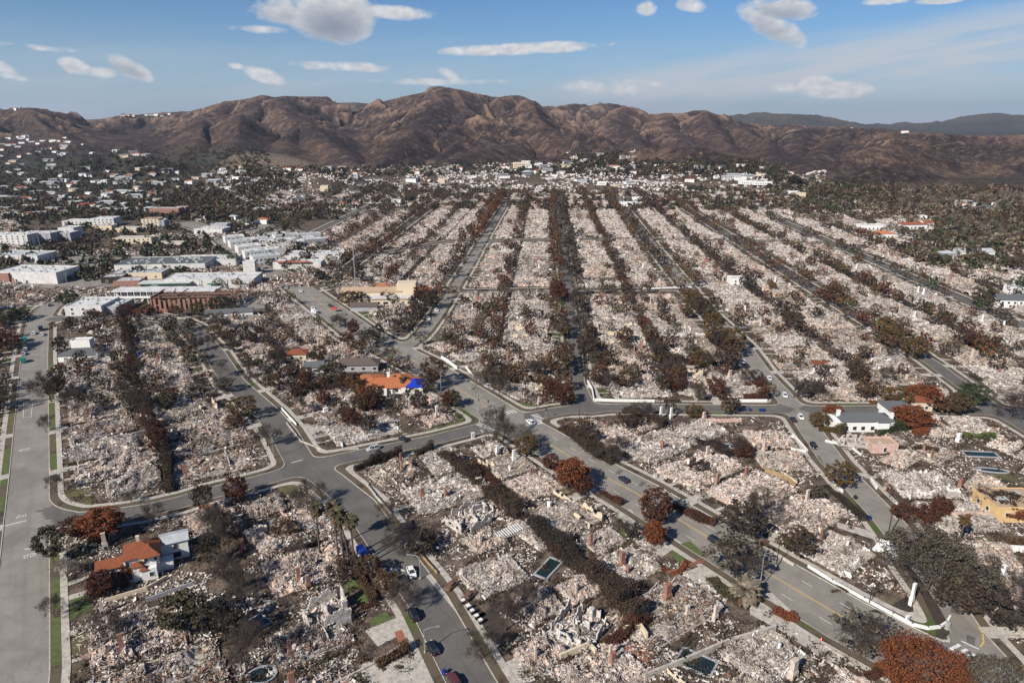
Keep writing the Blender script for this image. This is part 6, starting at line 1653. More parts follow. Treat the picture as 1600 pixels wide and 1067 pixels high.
house(133, 559, .12, 19, 11, 3.2, 'white', 'shingle', 'white house with grey roof and soot marks at the top of the left block', rh=2.0, wins=[(0, -8, 8, 4, .9, 1.6, 1.3), (3, -4, 4, 2, .9, 1.3, 1.3)])
house(131, 546, .12, 9, 5, 5.2, 'white', 'roof_white', 'white boxy upper part behind the sooty grey roof', roof='flat')
house(466, 560, .1, 9, 7, 3.4, 'cream', 'tile', 'small cottage with a red tiled roof left of the orange-roofed house', rh=1.6, wins=[(0, -4, 4, 2, .8, 1.2, 1.3)])
house(562, 576, .05, 18, 8, 3.2, 'grey_wall', 'shingle_brown', 'long low house with a dark brown roof above the orange-roofed house', rh=2.0, wins=[(0, -10, 10, 4, .8, 1.6, 1.3)])
house(493, 580, .2, 8, 6, 3.0, 'white', 'shingle', 'small white house with a grey gable roof beside the olive tree', roof='gable', rh=2.0, wins=[(0, -3, 3, 1, .8, 1.4, 1.2)])
house(360, 494, .25, 26, 8, 3.0, 'white', 'shingle', 'long dark-roofed bungalow right of the brick school ruin', roof='gable', rh=1.8, wins=[(0, -10, 10, 5, .8, 1.5, 1.2)])
house(1375, 702, .0, 9, 6, 3.0, 'pink', 'roof_tan', 'roofless tan shed walls below the large white house', roof='flat', parapet=.6, wins=[(0, -2, 2, 1, .6, 1.0, 1.6)])
house(1515, 400, .0, 34, 12, 4.4, 'white', 'roof_grey', 'long pale blue-grey roofed house far right', roof='gable', rh=2.4, wins=[(0, -15, 15, 7, 1, 1.8, 1.6)])
house(1478, 402, .0, 12, 9, 4, 'grey_wall', 'roof_grey', 'small blue-grey roofed house left of the long one', rh=1.8)
house(1150, 446, .0, 11, 9, 5.5, 'white', 'roof_white', 'small bright white cube house among the ruins right of centre', roof='flat', wins=[(0, -4, 4, 2, 1, 1.4, 1.5), (0, -4, 4, 2, 3.4, 1.2, 1.2)])
house(1360, 359, .0, 26, 12, 5, 'white', 'roof_white', 'white villa at the far right hill foot, left of the red roofs', roof='flat', wins=[(0, -11, 11, 5, 1, 1.6, 1.8)])
house(1378, 372, .0, 20, 10, 5, 'white', 'tile_orange', 'white villa with an orange tiled roof at the far right', rh=2, wins=[(0, -9, 9, 5, 1, 1.2, 1.8)])
house(1425, 358, .1, 26, 11, 5.5, 'white', 'tile', 'white arched villa with broken red roofs at the hill foot', rh=2.2, wins=[(0, -11, 11, 5, 1, 1.4, 2.2)])
house(1446, 356, .3, 13, 8, 6, 'white', 'tile', 'white villa wing with red roof beside the hill-foot villa', roof='gable', rh=2.2)
house(598, 452, .0, 8, 6, 3, 'white', 'tile_orange', 'tiny cottage with orange-red roof right of the cream hall', rh=1.2)
house(626, 452, .1, 7, 6, 3, 'white', 'tile_orange', 'tiny cottage with orange-red roof near the forking street', rh=1.2)
house(664, 458, .1, 9, 6, 3, 'cream', 'tile', 'small red-roofed shed at the head of the forking street', rh=1.2)
house(1440, 344, .0, 8, 7, 5, 'white', 'roof_white', 'small white tower house at the hill foot', roof='flat')
house(570, 484, .05, 16, 8, 3, 'grey_wall', 'shingle_brown', 'brown-roofed bungalow below the cream hall', roof='gable', rh=1.8)

# --- the cream hall and the shopping quarter
def hall():
    x, y = G(590, 474); root = empty('meeting_hall', (x, y, 0), .05); w_, r = MB(), MB()
    w_.box(0, 8, -.2, 46, 12, 7); w_.box(3, -2, -.2, 36, 10, 4.5); w_.box(18, 8, -.2, 12, 10, 12)
    roof_gable(r, -4, 8, 6.9, 38, 12, 2.0, .4, mw=1); r.box(3, -2, 4.31, 37, 11, .3, m=0)
    w_.build('wall', M['cream'], root); r.build('roof', [M['roof_tan'], M['cream']], root)
    t = MB(); t.box(3, -2, 4.64, 36, 10, .12); t.build('front_roof', M['roof_white'], root)
    for i in range(7): window(root, -12+i*5, (3, -2), 1.2, 3.0, 1.6, 0, 36, 10, 'white')
    tag(root, 'cream assembly hall with a square block tower and pale low roof by the tall mast', 'hall')
hall()
def block(px, py, L, W, h, wm_, rm, label, rz=.0, floors=2, nwin=8, side=True, ww=1.4, hh=1.3, name='commercial_building', roof='flat', rh=1.5):
    wm_ = 'wall_dull' if wm_ == 'white' else wm_; h *= .70; L *= .88; W *= .92; wins = []
    for f in range(floors):
        z0 = .9+f*(h-.4)/floors; wins.append((0, -L/2+1, L/2-1, nwin, z0, ww, min(hh, h/floors-1.2)))
        if side: wins.append((1, -W/2+1, W/2-1, max(1, int(nwin*W/L)), z0, ww, min(hh, h/floors-1.2)))
    return house(px, py, rz, L, W, h, wm_, rm, label, roof=roof, rh=rh, wins=wins, cat='building', name=name)
block(147, 486, 24, 24, 8.0, 'white', 'roof_white', 'white two-storey school block with small dark windows by the avenue', .05, 2, 3, name='school_building')
block(183, 484, 14, 22, 6.0, 'grey_wall', 'roof_grey', 'grey block between the white school block and the burned wing', .05, 1, 1, side=False, name='school_building')
def school_wing():
    x, y = G(250, 478); root = empty('school_building', (x, y, 0), .03); w_ = MB(); w_.box(0, 14, -.2, 62, 9, 7.5); w_.build('wall', M['soot_white'], root)
    r = MB(); r.box(0, 12.5, 7.5, 64, 13, .45); r.box(0, 7.6, 3.5, 62, 3.6, .3); r.build('roof', M['roof_white'], root)
    p = MB(); [p.box(-30+i*4, 6.1, 0, .3, .3, 7.5) for i in range(16)]; p.build('column', M['white'], root)
    b = MB(); b.box(0, 6.0, 3.8, 62, .15, 1.0); b.build('railing', M['white'], root)
    for i in range(15): window(root, -28+i*4, (0, 14), 4.9, 2.4, 1.3, 0, 62, 9)
    tag(root, 'long white two-storey classroom wing with a gallery of columns', 'building')
school_wing()
def ruined_hall():
    x, y = G(310, 478); root = empty('burned_school_hall', (x, y, 0), .06); g = np.random.default_rng(5)
    w_ = MB()
    for i in range(16):
        w_.box(-22+i*2.9, -9, 0, 1.5, .6, 7.5*g.uniform(.8, 1)); 
        w_.box(-22+i*2.9, 11, 0, 1.6, .6, 7*g.uniform(.5, 1))
    w_.box(-24, 1, 0, .6, 20, 8.5); w_.build('wall', M['brick'], root)
    t = MB()
    for i in range(46): t.box(-22+i*1.02, 1, 6.6+g.uniform(-1.5, .8), .35, 21, .4, g.normal(0, .12), tilt=(g.normal(0, .10), g.normal(0, .1)))
    for i in range(9): t.box(0, -8+i*2.2, 7.3+g.uniform(-.6, .3), 48, .4, .4, g.normal(0, .02))
    t.build('roof_timber', M['rust'], root); s = MB()
    for i in range(60): s.box(g.uniform(-22, 22), g.uniform(-8, 10), g.uniform(.2, 6.9), g.uniform(2, 7), g.uniform(.4, 1.2), .1, g.uniform(0, 3), tilt=(g.normal(0, .3), g.normal(0, .3)))
    s.build('fallen_sheeting', M['debris_rust'], root); tag(root, 'burned-out brick school hall with collapsed rust-red roof frames', 'ruin')
ruined_hall()
wall([(172,490),(215,489),(262,489)], 2.6, .5, 'brick', 'long red brick wall in front of the burned classroom wing'); wall([(160,498),(250,499),(290,498)], .8, .4, 'concrete', 'pale low wall along the grey bend by the school')
B2 = [(62,437,52,26,11,'white','roof_white','big white hall with a bare grey side wall at the left',-.08,1,1,False),(20,438,14,22,10,'brick','roof_white','orange brick end block of the big white hall',-.08,1,2,False),
 (335,445,70,24,8.5,'white','roof_white','long white store with blank panels and a small green canopy',.06,1,0,False),(392,428,10,6,14,'white','roof_white','white square tower on the long white store',.06,1,0,False),
 (263,420,74,34,9,'white','shingle','wide white building with dark flat roofs behind the burned shops',.12,1,0,False),(325,412,56,22,7,'white','roof_white','low white building beside the wide dark-roofed one',.1,1,6,False),
 (222,432,40,20,6,'cream','roof_grey','grey-roofed low building left of the wide white building',.1,1,5,False),(205,446,20,14,6,'brick','roof_grey','small brick-cornered shop by the school street',.1,1,3,False),(180,440,16,12,6,'dark','roof_grey','dark gutted block by the school street',.1,1,2,False),
 (40,405,46,24,7,'white','roof_grey','low white building with long grey canopy at the left',-.1,1,8,True),(22,382,44,16,14,'white','roof_white','white four-storey apartment block at the left edge',-.03,4,7,True),(65,378,34,16,13,'grey_wall','roof_white','pale grey apartment block, second in the left row',-.03,4,5,True),(95,375,34,16,11,'grey_wall','roof_white','blue-grey apartment block, third in the left row',-.03,3,6,True),
 (112,368,18,16,12,'white','roof_white','plain white apartment block at the end of the left row',-.03,1,0,False),(130,352,40,18,8,'white','roof_white','long white terrace below the green slope',.05,2,8,False),(168,352,26,18,12,'white','roof_white','stepped white building at the end of the long terrace',.05,3,5,False),(165,358,22,14,6,'cream','roof_grey','tan low block under the stepped white building',.05,1,3,False),
 (202,362,24,14,6,'cream','roof_grey','tan flat block between the terrace and the cream tower house',.05,1,3,False),(240,356,20,16,14,'cream','tile','cream four-storey building with red roof trim',.1,4,4,True),(252,356,14,14,12,'grey_wall','roof_grey','grey rear wing of the cream four-storey building',.1,3,2,False),
 (212,379,40,14,7,'cream','roof_grey','long cream shopfront facing the plaza, left part',.05,2,8,False),(268,386,26,12,6,'cream','roof_grey','gutted cream arcade facing the plaza',.05,1,6,False),(262,338,40,16,14,'brick','roof_grey','burned orange brick apartment block at the canyon edge, left wing',.0,3,5,False),(285,336,18,14,14,'brick','roof_grey','burned orange brick apartment block at the canyon edge, right wing',.0,4,3,False),
 (333,365,34,20,8,'white','roof_white','white civic building at the head of the boulevard',-.1,1,6,False),(347,361,20,12,11,'grey_wall','roof_grey','grey upper storey of the white civic building',-.1,1,4,False)]
for a in B2: block(*a[:8], rz=a[8], floors=a[9], nwin=a[10], side=a[11])
shops = [((415,412),24,16,10,'white',3),((400,402),22,16,9,'white',3),((388,393),22,18,8,'white',2),((376,385),22,16,8,'white',2),((366,378),20,15,8,'white',2),((420,398),30,18,8,'white',2),((440,392),26,18,8,'cream',3),((432,383),30,18,7,'white',2),((455,386),24,16,7,'white',2),((447,374),26,14,7,'white',2),((425,372),30,14,6,'white',2),((470,378),26,14,6,'white',2),((482,372),24,14,6,'white',0),((490,381),26,14,7,'grey_wall',2),((403,380),28,16,7,'white',1),((412,389),20,14,6,'grey_wall',0)]
ws = ['first','second','third','fourth','fifth']
for i, ((px, py), L, W, h, wm_, nwin) in enumerate(shops):
    lb = f'white flat-roofed shop on the boulevard front, {ws[i]} from the lower end' if i < 5 else f'flat-roofed shop behind the boulevard front, {ordn(i-4)} going up the slope'
    block(px, py, L, W, h, wm_, 'roof_white' if i % 3 else 'roof_grey', lb, rz=.55, floors=2 if i < 5 or nwin == 3 else 1, nwin=nwin*2, side=i < 9, name='shop')
block(468, 418, 42, 14, 7, 'white', 'roof_white', 'white warehouse with an orange tiled front strip', .02, 1, 0, False, roof='flat'); block(495, 406, 52, 26, 7.5, 'white', 'roof_white', 'wide white warehouse roof behind the orange-striped one', .02, 1, 0, False)
MB().box(-2, -7.6, 5.6, 26, 1.2, 1.0).build('tile_strip', M['tile_orange'], bpy.data.objects[[o.name for o in bpy.data.objects if o.get('label', '').startswith('white warehouse with')][0]])
ob_ = [o for o in bpy.data.objects if o.get('label', '').startswith('long white store')][0]
c_ = MB(); c_.box(4, -13.2, 3.4, 7, 2.4, .5); c_.build('canopy', M['green'], ob_)
c_ = MB(); [c_.box(-31+i*8.6, -12.15, .4, .25, .3, 6.6) for i in range(8)]; c_.build('pilaster', M['grey_wall'], ob_)
def station():
    x, y = G(262, 452); root = empty('filling_station', (x, y, 0), .1); r = MB(); r.box(0, 0, 4.6, 34, 10, .9); r.build('canopy', M['roof_white'], root)
    t = MB(); t.box(0, -5.1, 4.7, 34, .3, .5); t.box(-6, -7, 3.2, 9, 4, .4); t.build('green_trim', M['green'], root); p = MB(); [p.box(-14+i*9, 0, 0, .5, .5, 4.6) for i in range(4)]; p.build('post', M['white'], root)
    k = MB(); k.box(4, 5, 0, 22, 5, 3.6); k.build('kiosk', M['cream'], root); tag(root, 'white canopy with green trim beside the burned shops', 'station')
station()
# burned retail rows read as fields of wreckage
def wreck(px, py, L, W, rz, n, m, label, hgt=1.6):
    g = np.random.default_rng(int(px+py)); root = empty('burned_shop', (*G(px, py), 0), rz)
    C = np.stack([g.uniform(-L/2, L/2, n), g.uniform(-W/2, W/2, n), g.uniform(.1, hgt, n)], 1); S = np.stack([g.uniform(.5, 4.5, n), g.uniform(.2, 1.2, n), g.uniform(.06, .3, n)], 1)
    V, Q = boxes(C, S, rotm(g.normal(0, .35, n), g.normal(0, .35, n), g.uniform(0, 6.3, n)), g, .1); MB().add(V, Q).build('debris', M[m], root)
    for j in range(5): jag_wall(g, g.uniform(6, 14), .3, .6, 4.0).build('wall', M['soot_white'], root, loc=(g.uniform(-.45, .45)*L, g.uniform(-.45, .45)*W, 0), rz=g.choice([0, 1.5708]))
    tag(root, label, 'ruin', 'burned shops')
wreck(60, 462, 95, 34, 0, 1500, 'debris_rust', 'rust brown field of shop wreckage by the left avenue', 2.6); wreck(150, 428, 50, 30, 0, 700, 'debris_rust', 'gutted shell behind the round evergreen'); wreck(325, 424, 80, 18, .08, 900, 'debris_rust', 'rusty wreckage behind the long white store', 3.5)
wreck(215, 470, 46, 16, 0, 500, 'debris', 'white wreckage in the school courtyard', 3); wreck(100, 396, 90, 26, 0, 900, 'debris', 'pale wreckage below the apartment row'); wreck(235, 396, 90, 24, 0, 700, 'debris_rust', 'burned plaza blocks behind the dark palms', 3)
wreck(470, 438, 46, 40, .5, 1100, 'debris_rust', 'tan wreckage right of the upper boulevard', 2); wreck(500, 425, 30, 20, .3, 300, 'debris', 'pale wreckage behind the warehouse'); wreck(370, 463, 40, 16, .1, 400, 'debris_rust', 'collapsed dark-roofed wing beside the school hall', 4); wreck(390, 370, 80, 26, .1, 700, 'debris_rust', 'burned blocks behind the shop row', 3)
wreck(290, 372, 70, 20, 0, 500, 'debris', 'pale wreckage near the cream four-storey building', 3); wreck(20, 425, 50, 20, 0, 400, 'debris', 'pale wreckage left of the big white hall', 2)

# --- hand-placed tall ruins and lone chimneys seen clearly in the photograph
def chim(px, py, h, w_, m, label, rz=.6):
    g = np.random.default_rng(int(px)); o = chimney_mb(g, h, w_, w_*.62).build('chimney', [M[m], M['dark']], None, loc=(*G(px, py), .1), rz=rz); tag(o, label, 'chimney', 'lone chimneys')
CH = [(923,855,5.2,1.5,'brick','tall thin brick chimney nearest the forecourt'),(972,886,5.6,2.0,'brick','brick chimney in the second lot below the forecourt'),(1042,938,5.8,2.6,'brick','wide brick and plaster chimney left of the dead palm'),(1117,970,5.4,1.6,'pale_brick','ash-coated chimney near the bottom pool'),(957,1042,4.6,2.0,'brick','pinkish brick chimney by the bottom red-brown patio'),
 (1238,1060,6,2.4,'pale_brick','whitish chimney at the bottom edge of the boulevard lots'),(1120,757,5,1.6,'brick','red brick chimney in the wedge block'),(1194,706,4.6,2.2,'pink','pink chimney with a dark hearth in the wedge block'),(1283,850,5.2,1.8,'rust','dark brown leaning chimney near the tip of the wedge block'),(1423,945,7.5,1.4,'white','tall white chimney at the tip of the wedge block'),
 (1386,1000,.1,.1,'white',None),(803,724,6.2,1.5,'white','white chimney stack near the crossing'),(660,780,5.0,1.8,'brick','orange brick chimney at the top of the middle block'),(777,712,5,1.4,'white','white gate pillar under the leafless corner tree'),(616,626,5.4,1.6,'pale_brick','cream chimney below the orange-roofed house'),(641,638,6,1.6,'pale_brick','pink-topped chimney right of the cream one'),(683,652,6,1.8,'white','white chimney stack at the corner lot'),
 (510,540,5,1.6,'pale_brick','pale chimney in the lots left of the boulevard'),(509,646,3,2.6,'white','squat white chimney block above the cross street'),(165,858,6.2,1.6,'pale_brick','ash-pale chimney on the corner lot above the red-roofed house'),(303,960,7,1.3,'brick','tall pinkish brick stack right of the lawn'),(160,960,5,1.0,'pale_brick','thin pale post on the lot below the red-roofed house'),(482,920,5,1.4,'brick','slim brick chimney between the lowest left ruins'),(380,863,5.5,1.2,'brick','slender dark brick stack above the black yard'),
 (842,632,4.4,1.4,'pale_brick','pale chimney in the lots above the crossing'),(1032,655,6.5,1.6,'white','tall white chimney by the cross street'),(1048,655,6,1.4,'white','second white chimney by the cross street'),(1100,655,3.8,2,'pink','broken pink chimney by the cross street'),(1508,835,.1,.1,'white',None),(1500,762,3.6,2,'brick','orange brick chimney on the right lots'),(1384,768,2.6,1.2,'brick','small brick stack near the white gate wall'),
 (1497,690,4,2.4,'white','white block chimney on the right lots'),(1565,905,5,2.2,'white','white chimney behind the dark corner tree'),(1443,462,6,2.4,'white','thick white chimney in the upper right lots'),(1455,468,5,2,'white','second thick white chimney in the upper right lots'),(1568,512,5,1.8,'white','white chimney by the farthest right street'),(953,585,.1,.1,'white',None),(1140,592,5,2.6,'pink','bright pink chimney mass at the back of the corner lot')]
for px, py, h, w_, m, lb in CH:
    if lb: chim(px, py, h, w_, m, lb)
def tall_ruin(px, py, rz, L, W, h, m, label, seed):
    g = np.random.default_rng(seed); root = empty('roofless_house', (*G(px, py), .05), rz)
    for (x, y, a, l) in ((0, -W/2, 0, L), (0, W/2, 0, L), (-L/2, 0, 1.5708, W), (L/2, 0, 1.5708, W), (0, 0, 1.5708, W*.8), (L*.2, W*.15, 0, L*.5)):
        jag_wall(g, l*g.uniform(.5, .85), .28, .3, h*1.25, 3).build('wall', M[m], root, loc=(x+g.uniform(-.8, .8), y+g.uniform(-.8, .8), 0), rz=a)
    n = 500; C = np.stack([g.uniform(-L/2, L/2, n), g.uniform(-W/2, W/2, n), g.uniform(.05, .9, n)], 1); S = np.stack([g.uniform(.2, 2.4, n), g.uniform(.1, .7, n), g.uniform(.05, .25, n)], 1)
    V, Q = boxes(C, S, rotm(g.normal(0, .4, n), g.normal(0, .4, n), g.uniform(0, 6.3, n)), g, .1); MB().add(V, Q).build('debris', M['debris'], root)
    c = chimney_mb(g, h*1.05, 1.8, 1.2).build('chimney', [M[m], M['dark']], root, loc=(L*.38, -W*.1, 0)); tag(root, label, 'ruin', 'roofless houses with standing walls')
tall_ruin(905, 985, .95, 11, 9, 4.2, 'soot_white', 'roofless cream house with tall broken walls near the bottom middle', 1)
tall_ruin(735, 812, .75, 13, 9, 3.6, 'soot_white', 'roofless white house with standing gables and an orange hearth', 2)
tall_ruin(1275, 600-0, .0, .1, .1, .1, 'white', 'x', 3) if False else None
tall_ruin(1340, 695, .1, 14, 7, 3.6, 'soot_white', 'burnt white frame walls below the large white house', 4)
tall_ruin(515, 965, .6, 9, 8, 4.4, 'soot_white', 'pale standing corner walls right of the lowest left ruins', 6)
def leanto():
    root = empty('collapsed_awning', (*G(795, 838), 0), .55); mb = MB()
    for i in range(11): mb.box(-3.6+i*.72, 0, 1.4+.06*i, .25, 3.2, .18, tilt=(.05, 0))
    mb.build('slats', M['white'], root); p = MB(); [p.box(x, y, 0, .3, .3, 2.2) for x in (-3.8, 3.8) for y in (-1.4, 1.4)]; p.box(0, -1.65, 1.2, 8, .2, .2); p.box(0, 1.65, 1.2, 8, .2, .2); p.build('post', M['soot_white'], root); tag(root, 'white slatted pergola half collapsed beside the black hedge', 'pergola')
leanto()
def pavilion():
    root = empty('fallen_roof', (*G(1386, 862), .1), -.9); mb = MB(); mb.add([(-4,-3.2,0),(4,-3.4,.2),(4.2,3,.4),(-3,1,3.4),(1.2,.8,3.9)], T=[(0,1,4),(0,4,3),(1,2,4),(2,3,4),(0,3,2)]); mb.build('panel', M['white'], root); root.scale = (.75, .75, .75); tag(root, 'large folded white roof panel at the pavement of the right street', 'roof panel')
pavilion()
# driveways, lawns and forecourts read off the photograph
dv, lw, bk_ = MB(), MB(), MB()
for pts in ([(958,806),(985,795),(1003,815),(985,822)],[(985,820),(1003,812),(1050,838),(1065,848),(1035,870),(1000,855),(985,838)],[(1055,900),(1105,880),(1130,905),(1115,925),(1070,920)],[(1170,935),(1205,925),(1270,985),(1340,1040),(1300,1040),(1220,985),(1172,960)],[(665,900),(690,888),(740,950),(720,965)],[(560,1040),(605,1020),(655,985),(668,1010),(690,1050),(650,1090),(590,1110)],[(570,985),(620,965),(640,985),(590,1010)],
            [(765,1045),(800,1030),(860,990),(905,1015),(870,1050),(790,1080)],[(1255,775),(1310,790),(1300,800),(1265,785)],[(1305,815),(1355,828),(1372,845),(1350,838),(1310,825)],[(1390,800),(1430,795),(1475,798),(1440,810),(1400,812)],[(640,590),(668,610),(690,630),(665,632),(640,615)],[(1035,735),(1055,730),(1030,755),(1010,745)],[(470,665),(505,662),(515,680),(480,688)],
            [(235,650),(330,640),(330,646),(235,657)],[(80,668),(125,663),(125,667),(80,673)],[(100,832),(170,815),(172,819),(102,838)],[(88,996),(170,960),(172,966),(88,1003)],[(88,936),(160,915),(160,921),(88,944)],[(100,912),(140,898),(141,902),(100,918)]): 
    vv = [Vector((*G(*p), .07)) for p in pts]; dv.add([tuple(v) for v in vv], T=tessellate_polygon([vv]))
tag(dv.build('forecourt', M['concrete']), kind='structure')
green = simple('watered_grass', (.045, .078, .020), (.120, .128, .050), .9, rough=.95, bs=.5, world=True, det=6); olive_g = simple('parched_grass', (.125, .115, .045), (.075, .060, .032), .5, rough=.95, bs=.5, world=True, det=6); burnt = simple('burnt_turf', (.030, .024, .020), (.062, .046, .036), .4, rough=.95, bs=.5, world=True, det=6)
for pts, m in (([(535,912),(558,903),(566,915),(545,928)],0),([(546,932),(570,922),(580,938),(560,948)],0),([(575,970),(602,955),(620,975),(595,990)],0),([(105,935),(140,922),(141,932),(107,946)],0),([(107,950),(140,936),(143,952),(108,970)],0),([(112,985),(150,965),(160,1000),(112,1020)],1),([(112,862),(150,835),(155,850),(120,875)],0),([(98,765),(135,755),(150,780),(150,800),(102,795)],1),
    ([(430,752),(462,760),(475,785),(440,775)],1),([(1043,862),(1056,852),(1082,868),(1078,880),(1060,878)],0),([(1062,850),(1078,845),(1105,868),(1095,870)],0),([(968,830),(985,822),(990,838),(975,842)],0),([(1112,905),(1120,895),(1150,915),(1148,935),(1125,925)],1),([(1195,752),(1215,752),(1240,765),(1232,772)],0),([(1223,690),(1240,688),(1252,702),(1238,706)],1),
    ([(1255,688),(1262,692),(1275,712),(1266,712)],0),([(1300,1),(1300,1),(1300,1)],0) if False else ([(1272,712),(1280,712),(1290,730),(1284,732)],0),([(706,640),(722,635),(742,652),(735,660),(712,655)],0),([(665,672),(730,655),(745,662),(700,675),(668,680)],0),([(648,600),(660,603),(672,612),(655,612)],0),([(590,570),(618,566),(622,572),(595,578)],0),([(806,628),(830,632),(850,636),(835,642),(815,638)],0),([(1508,672),(1550,678),(1558,688),(1520,684)],1),
    ([(1355,955),(1385,960),(1440,975),(1470,965),(1440,935),(1420,930),(1395,945)],2),([(365,890),(395,885),(410,960),(375,975)],2),([(745,960),(770,950),(800,985),(830,1000),(790,1020),(765,995)],2),([(700,925),(735,935),(760,960),(740,975),(715,950)],2),([(310,950),(350,960),(360,1000),(320,1010)],2),([(735,690),(770,685),(790,700),(760,712)],2),([(1120,715),(1190,735),(1185,750),(1130,745)],2),([(995,655),(1060,675),(1070,690),(1010,680)],2),([(245,720),(262,718),(280,765),(255,768)],2),([(610,600),(626,596),(630,602),(615,606)],0)):
    vv = [Vector((*G(*p), .06)) for p in pts]; lw.add([tuple(v) for v in vv], T=tessellate_polygon([vv]), m=m)
for side, segs in ((-1, ((22, 40, 0), (43, 58, 0), (61, 76, 1), (80, 96, 0), (122, 137, 0), (140, 151, 1), (158, 172, 0), (176, 190, 0), (196, 215, 1), (222, 245, 0))), (1, ((18, 60, 0), (70, 84, 1), (96, 112, 0), (120, 150, 0), (165, 190, 1)))):
    for s0, s1, m_ in segs:
        q, d, t = resample(SG['avenue'], 1.0); n_ = np.stack([-d[:, 1], d[:, 0]], 1)
        for i in range(int(s0), min(int(s1), len(q)-2)):
            if pdist(SG['crosslane'], *q[i]+n_[i]*side*6.75) < 9.5: continue
            a, b = q[i]+n_[i]*side*6.75, q[i+1]+n_[i+1]*side*6.75
            lw.add([(*(a-n_[i]*.95), .15), (*(b-n_[i+1]*.95), .15), (*(b+n_[i+1]*.95), .15), (*(a+n_[i]*.95), .15)], Q=[(0, 1, 2, 3)], m=m_)
tag(lw.build('lawn', [green, olive_g, burnt]), kind='stuff')
red_p = simple('red_brick_paving', (.30, .115, .07), (.22, .09, .06), 1.2, world=True)
for pts in ([(616,988),(628,984),(640,1012),(628,1018)],[(975,1010),(1010,1005),(1015,1040),(985,1060)],[(310,790),(336,787),(338,797),(312,802)]):
    vv = [Vector((*G(*p), .17)) for p in pts]; bk_.add([tuple(v) for v in vv], T=tessellate_polygon([vv]))
for pts in ([(1402,872),(1410,870),(1440,908),(1465,945),(1480,972),(1484,990),(1476,999),(1462,996),(1462,975),(1440,930)],):
    vv = [Vector((*G(*p), .158)) for p in pts]; bk_.add([tuple(v) for v in vv], T=tessellate_polygon([vv]), m=1)
tag(bk_.build('brick_path', [red_p, burnt]), kind='structure')

# ------------------------------------------------------------------ cars
def car_proto(colour, suv=False, burnt=False):
    root = empty('parked_car' if not burnt else 'burned_car', (0, 0, -500)); L, Wd = (4.6, 1.82) if not suv else (4.75, 1.92); hb = .86 if not suv else 1.0; ht = 1.44 if not suv else 1.72
    m = MB()
    # lower body in stations along x: (x, half width, sill, shoulder)
    stn = [(-L/2, .72, .42, .70), (-L/2+.18, .86, .30, .82), (-L/2+.9, .91, .24, hb+.02), (-.2, .92, .24, hb+.02), (.9, .92, .24, hb), (L/2-.75, .90, .26, hb-.10), (L/2-.15, .82, .32, hb-.20), (L/2, .66, .42, hb-.34)]
    V = []
    for x, w_, a, b in stn: V += [(x, -w_, a), (x, -w_*1.0, (a+b)/2), (x, -w_*.93, b), (x, w_*.93, b), (x, w_, (a+b)/2), (x, w_, a)]
    Q = [(6*i+j, 6*i+(j+1) % 6, 6*(i+1)+(j+1) % 6, 6*(i+1)+j) for i in range(len(stn)-1) for j in range(6)]
    n = len(stn)*6; Q += [(0, 1, 4, 5), (1, 2, 3, 4), (n-6, n-1, n-2, n-5), (n-5, n-2, n-3, n-4)]; m.add(V, Q)
    # roof panel and pillars
    xr0, xr1 = (-1.35, .35) if not suv else (-1.95, .35); xb0, xb1 = (-1.95, 1.15) if not suv else (-2.2, 1.15)
    rw, bw = .62, .84
    def slab(x0, x1, z, t, w_): m.add([(x0, -w_, z), (x1, -w_, z), (x1, w_, z), (x0, w_, z), (x0, -w_*.94, z+t), (x1, -w_*.94, z+t), (x1, w_*.94, z+t), (x0, w_*.94, z+t)], BOXQ)
    slab(xr0, xr1, ht-.05, .06, rw+.03)
    for (xa, xb) in ((xb0, xr0), (xb1, xr1), (-.45, -.42)):
        for s_ in (-1, 1):
            V, Qq = tubes([(np.array([xa, s_*bw, hb-.02]), np.array([xb, s_*rw, ht-.02]), .05, .05)], 4); m.add(V, Qq)
    m.build('body', M[colour], root, smooth=False)
    if not burnt:
        gl = MB(); z0, z1 = hb-.01, ht-.06
        v = [(xb0+.06, -bw+.03, z0), (xb1-.06, -bw+.03, z0), (xb1-.06, bw-.03, z0), (xb0+.06, bw-.03, z0), (xr0, -rw, z1), (xr1, -rw, z1), (xr1, rw, z1), (xr0, rw, z1)]; gl.add(v, BOXQ); gl.build('window', M['glass'], root)
        for s_ in (-1, 1):
            MB().box(L/2-.10, s_*.60, .58, .16, .32, .14).build('headlight', M['white'], root); MB().box(-L/2+.07, s_*.64, .66, .12, .26, .16).build('tail_light', M['red'], root)
            MB().box(.72, s_*1.0, .88, .16, .16, .12).build('mirror', M[colour], root)
    else:
        s = MB(); s.box(-.6, 0, .45, 1.4, 1.3, .4); s.box(.5, 0, .5, .2, 1.4, .4); s.build('seat_frame', M['char'], root)
    for x in (-1.42, 1.42):
        for s_ in (-1, 1):
            w_ = MB().cyl((x, s_*.72, .33), (x, s_*.93, .33), .33, .33, 14).build('wheel', M['black' if not burnt else 'rust'], root); 
            if not burnt: MB().cyl((x, s_*.925, .33), (x, s_*.945, .33), .2, .18, 10).build('rim', M['steel'], w_)
    return root
paint = lambda n, c: simple(n, c, tuple(x*.85 for x in c), 1, rough=.32, spec=.6)
M['c_white'] = paint('white_car_paint', (.74, .74, .74)); M['c_silver'] = paint('silver_car_paint', (.42, .43, .45)); M['c_dark'] = paint('black_car_paint', (.012, .014, .02)); M['c_blue'] = paint('blue_car_paint', (.018, .024, .05)); M['c_red'] = paint('red_car_paint', (.34, .02, .02)); M['c_grey'] = paint('grey_car_paint', (.12, .12, .13)); M['c_maroon'] = paint('maroon_car_paint', (.10, .03, .035)); M['c_teal'] = paint('teal_truck_paint', (.02, .22, .18))
CP_ = {}
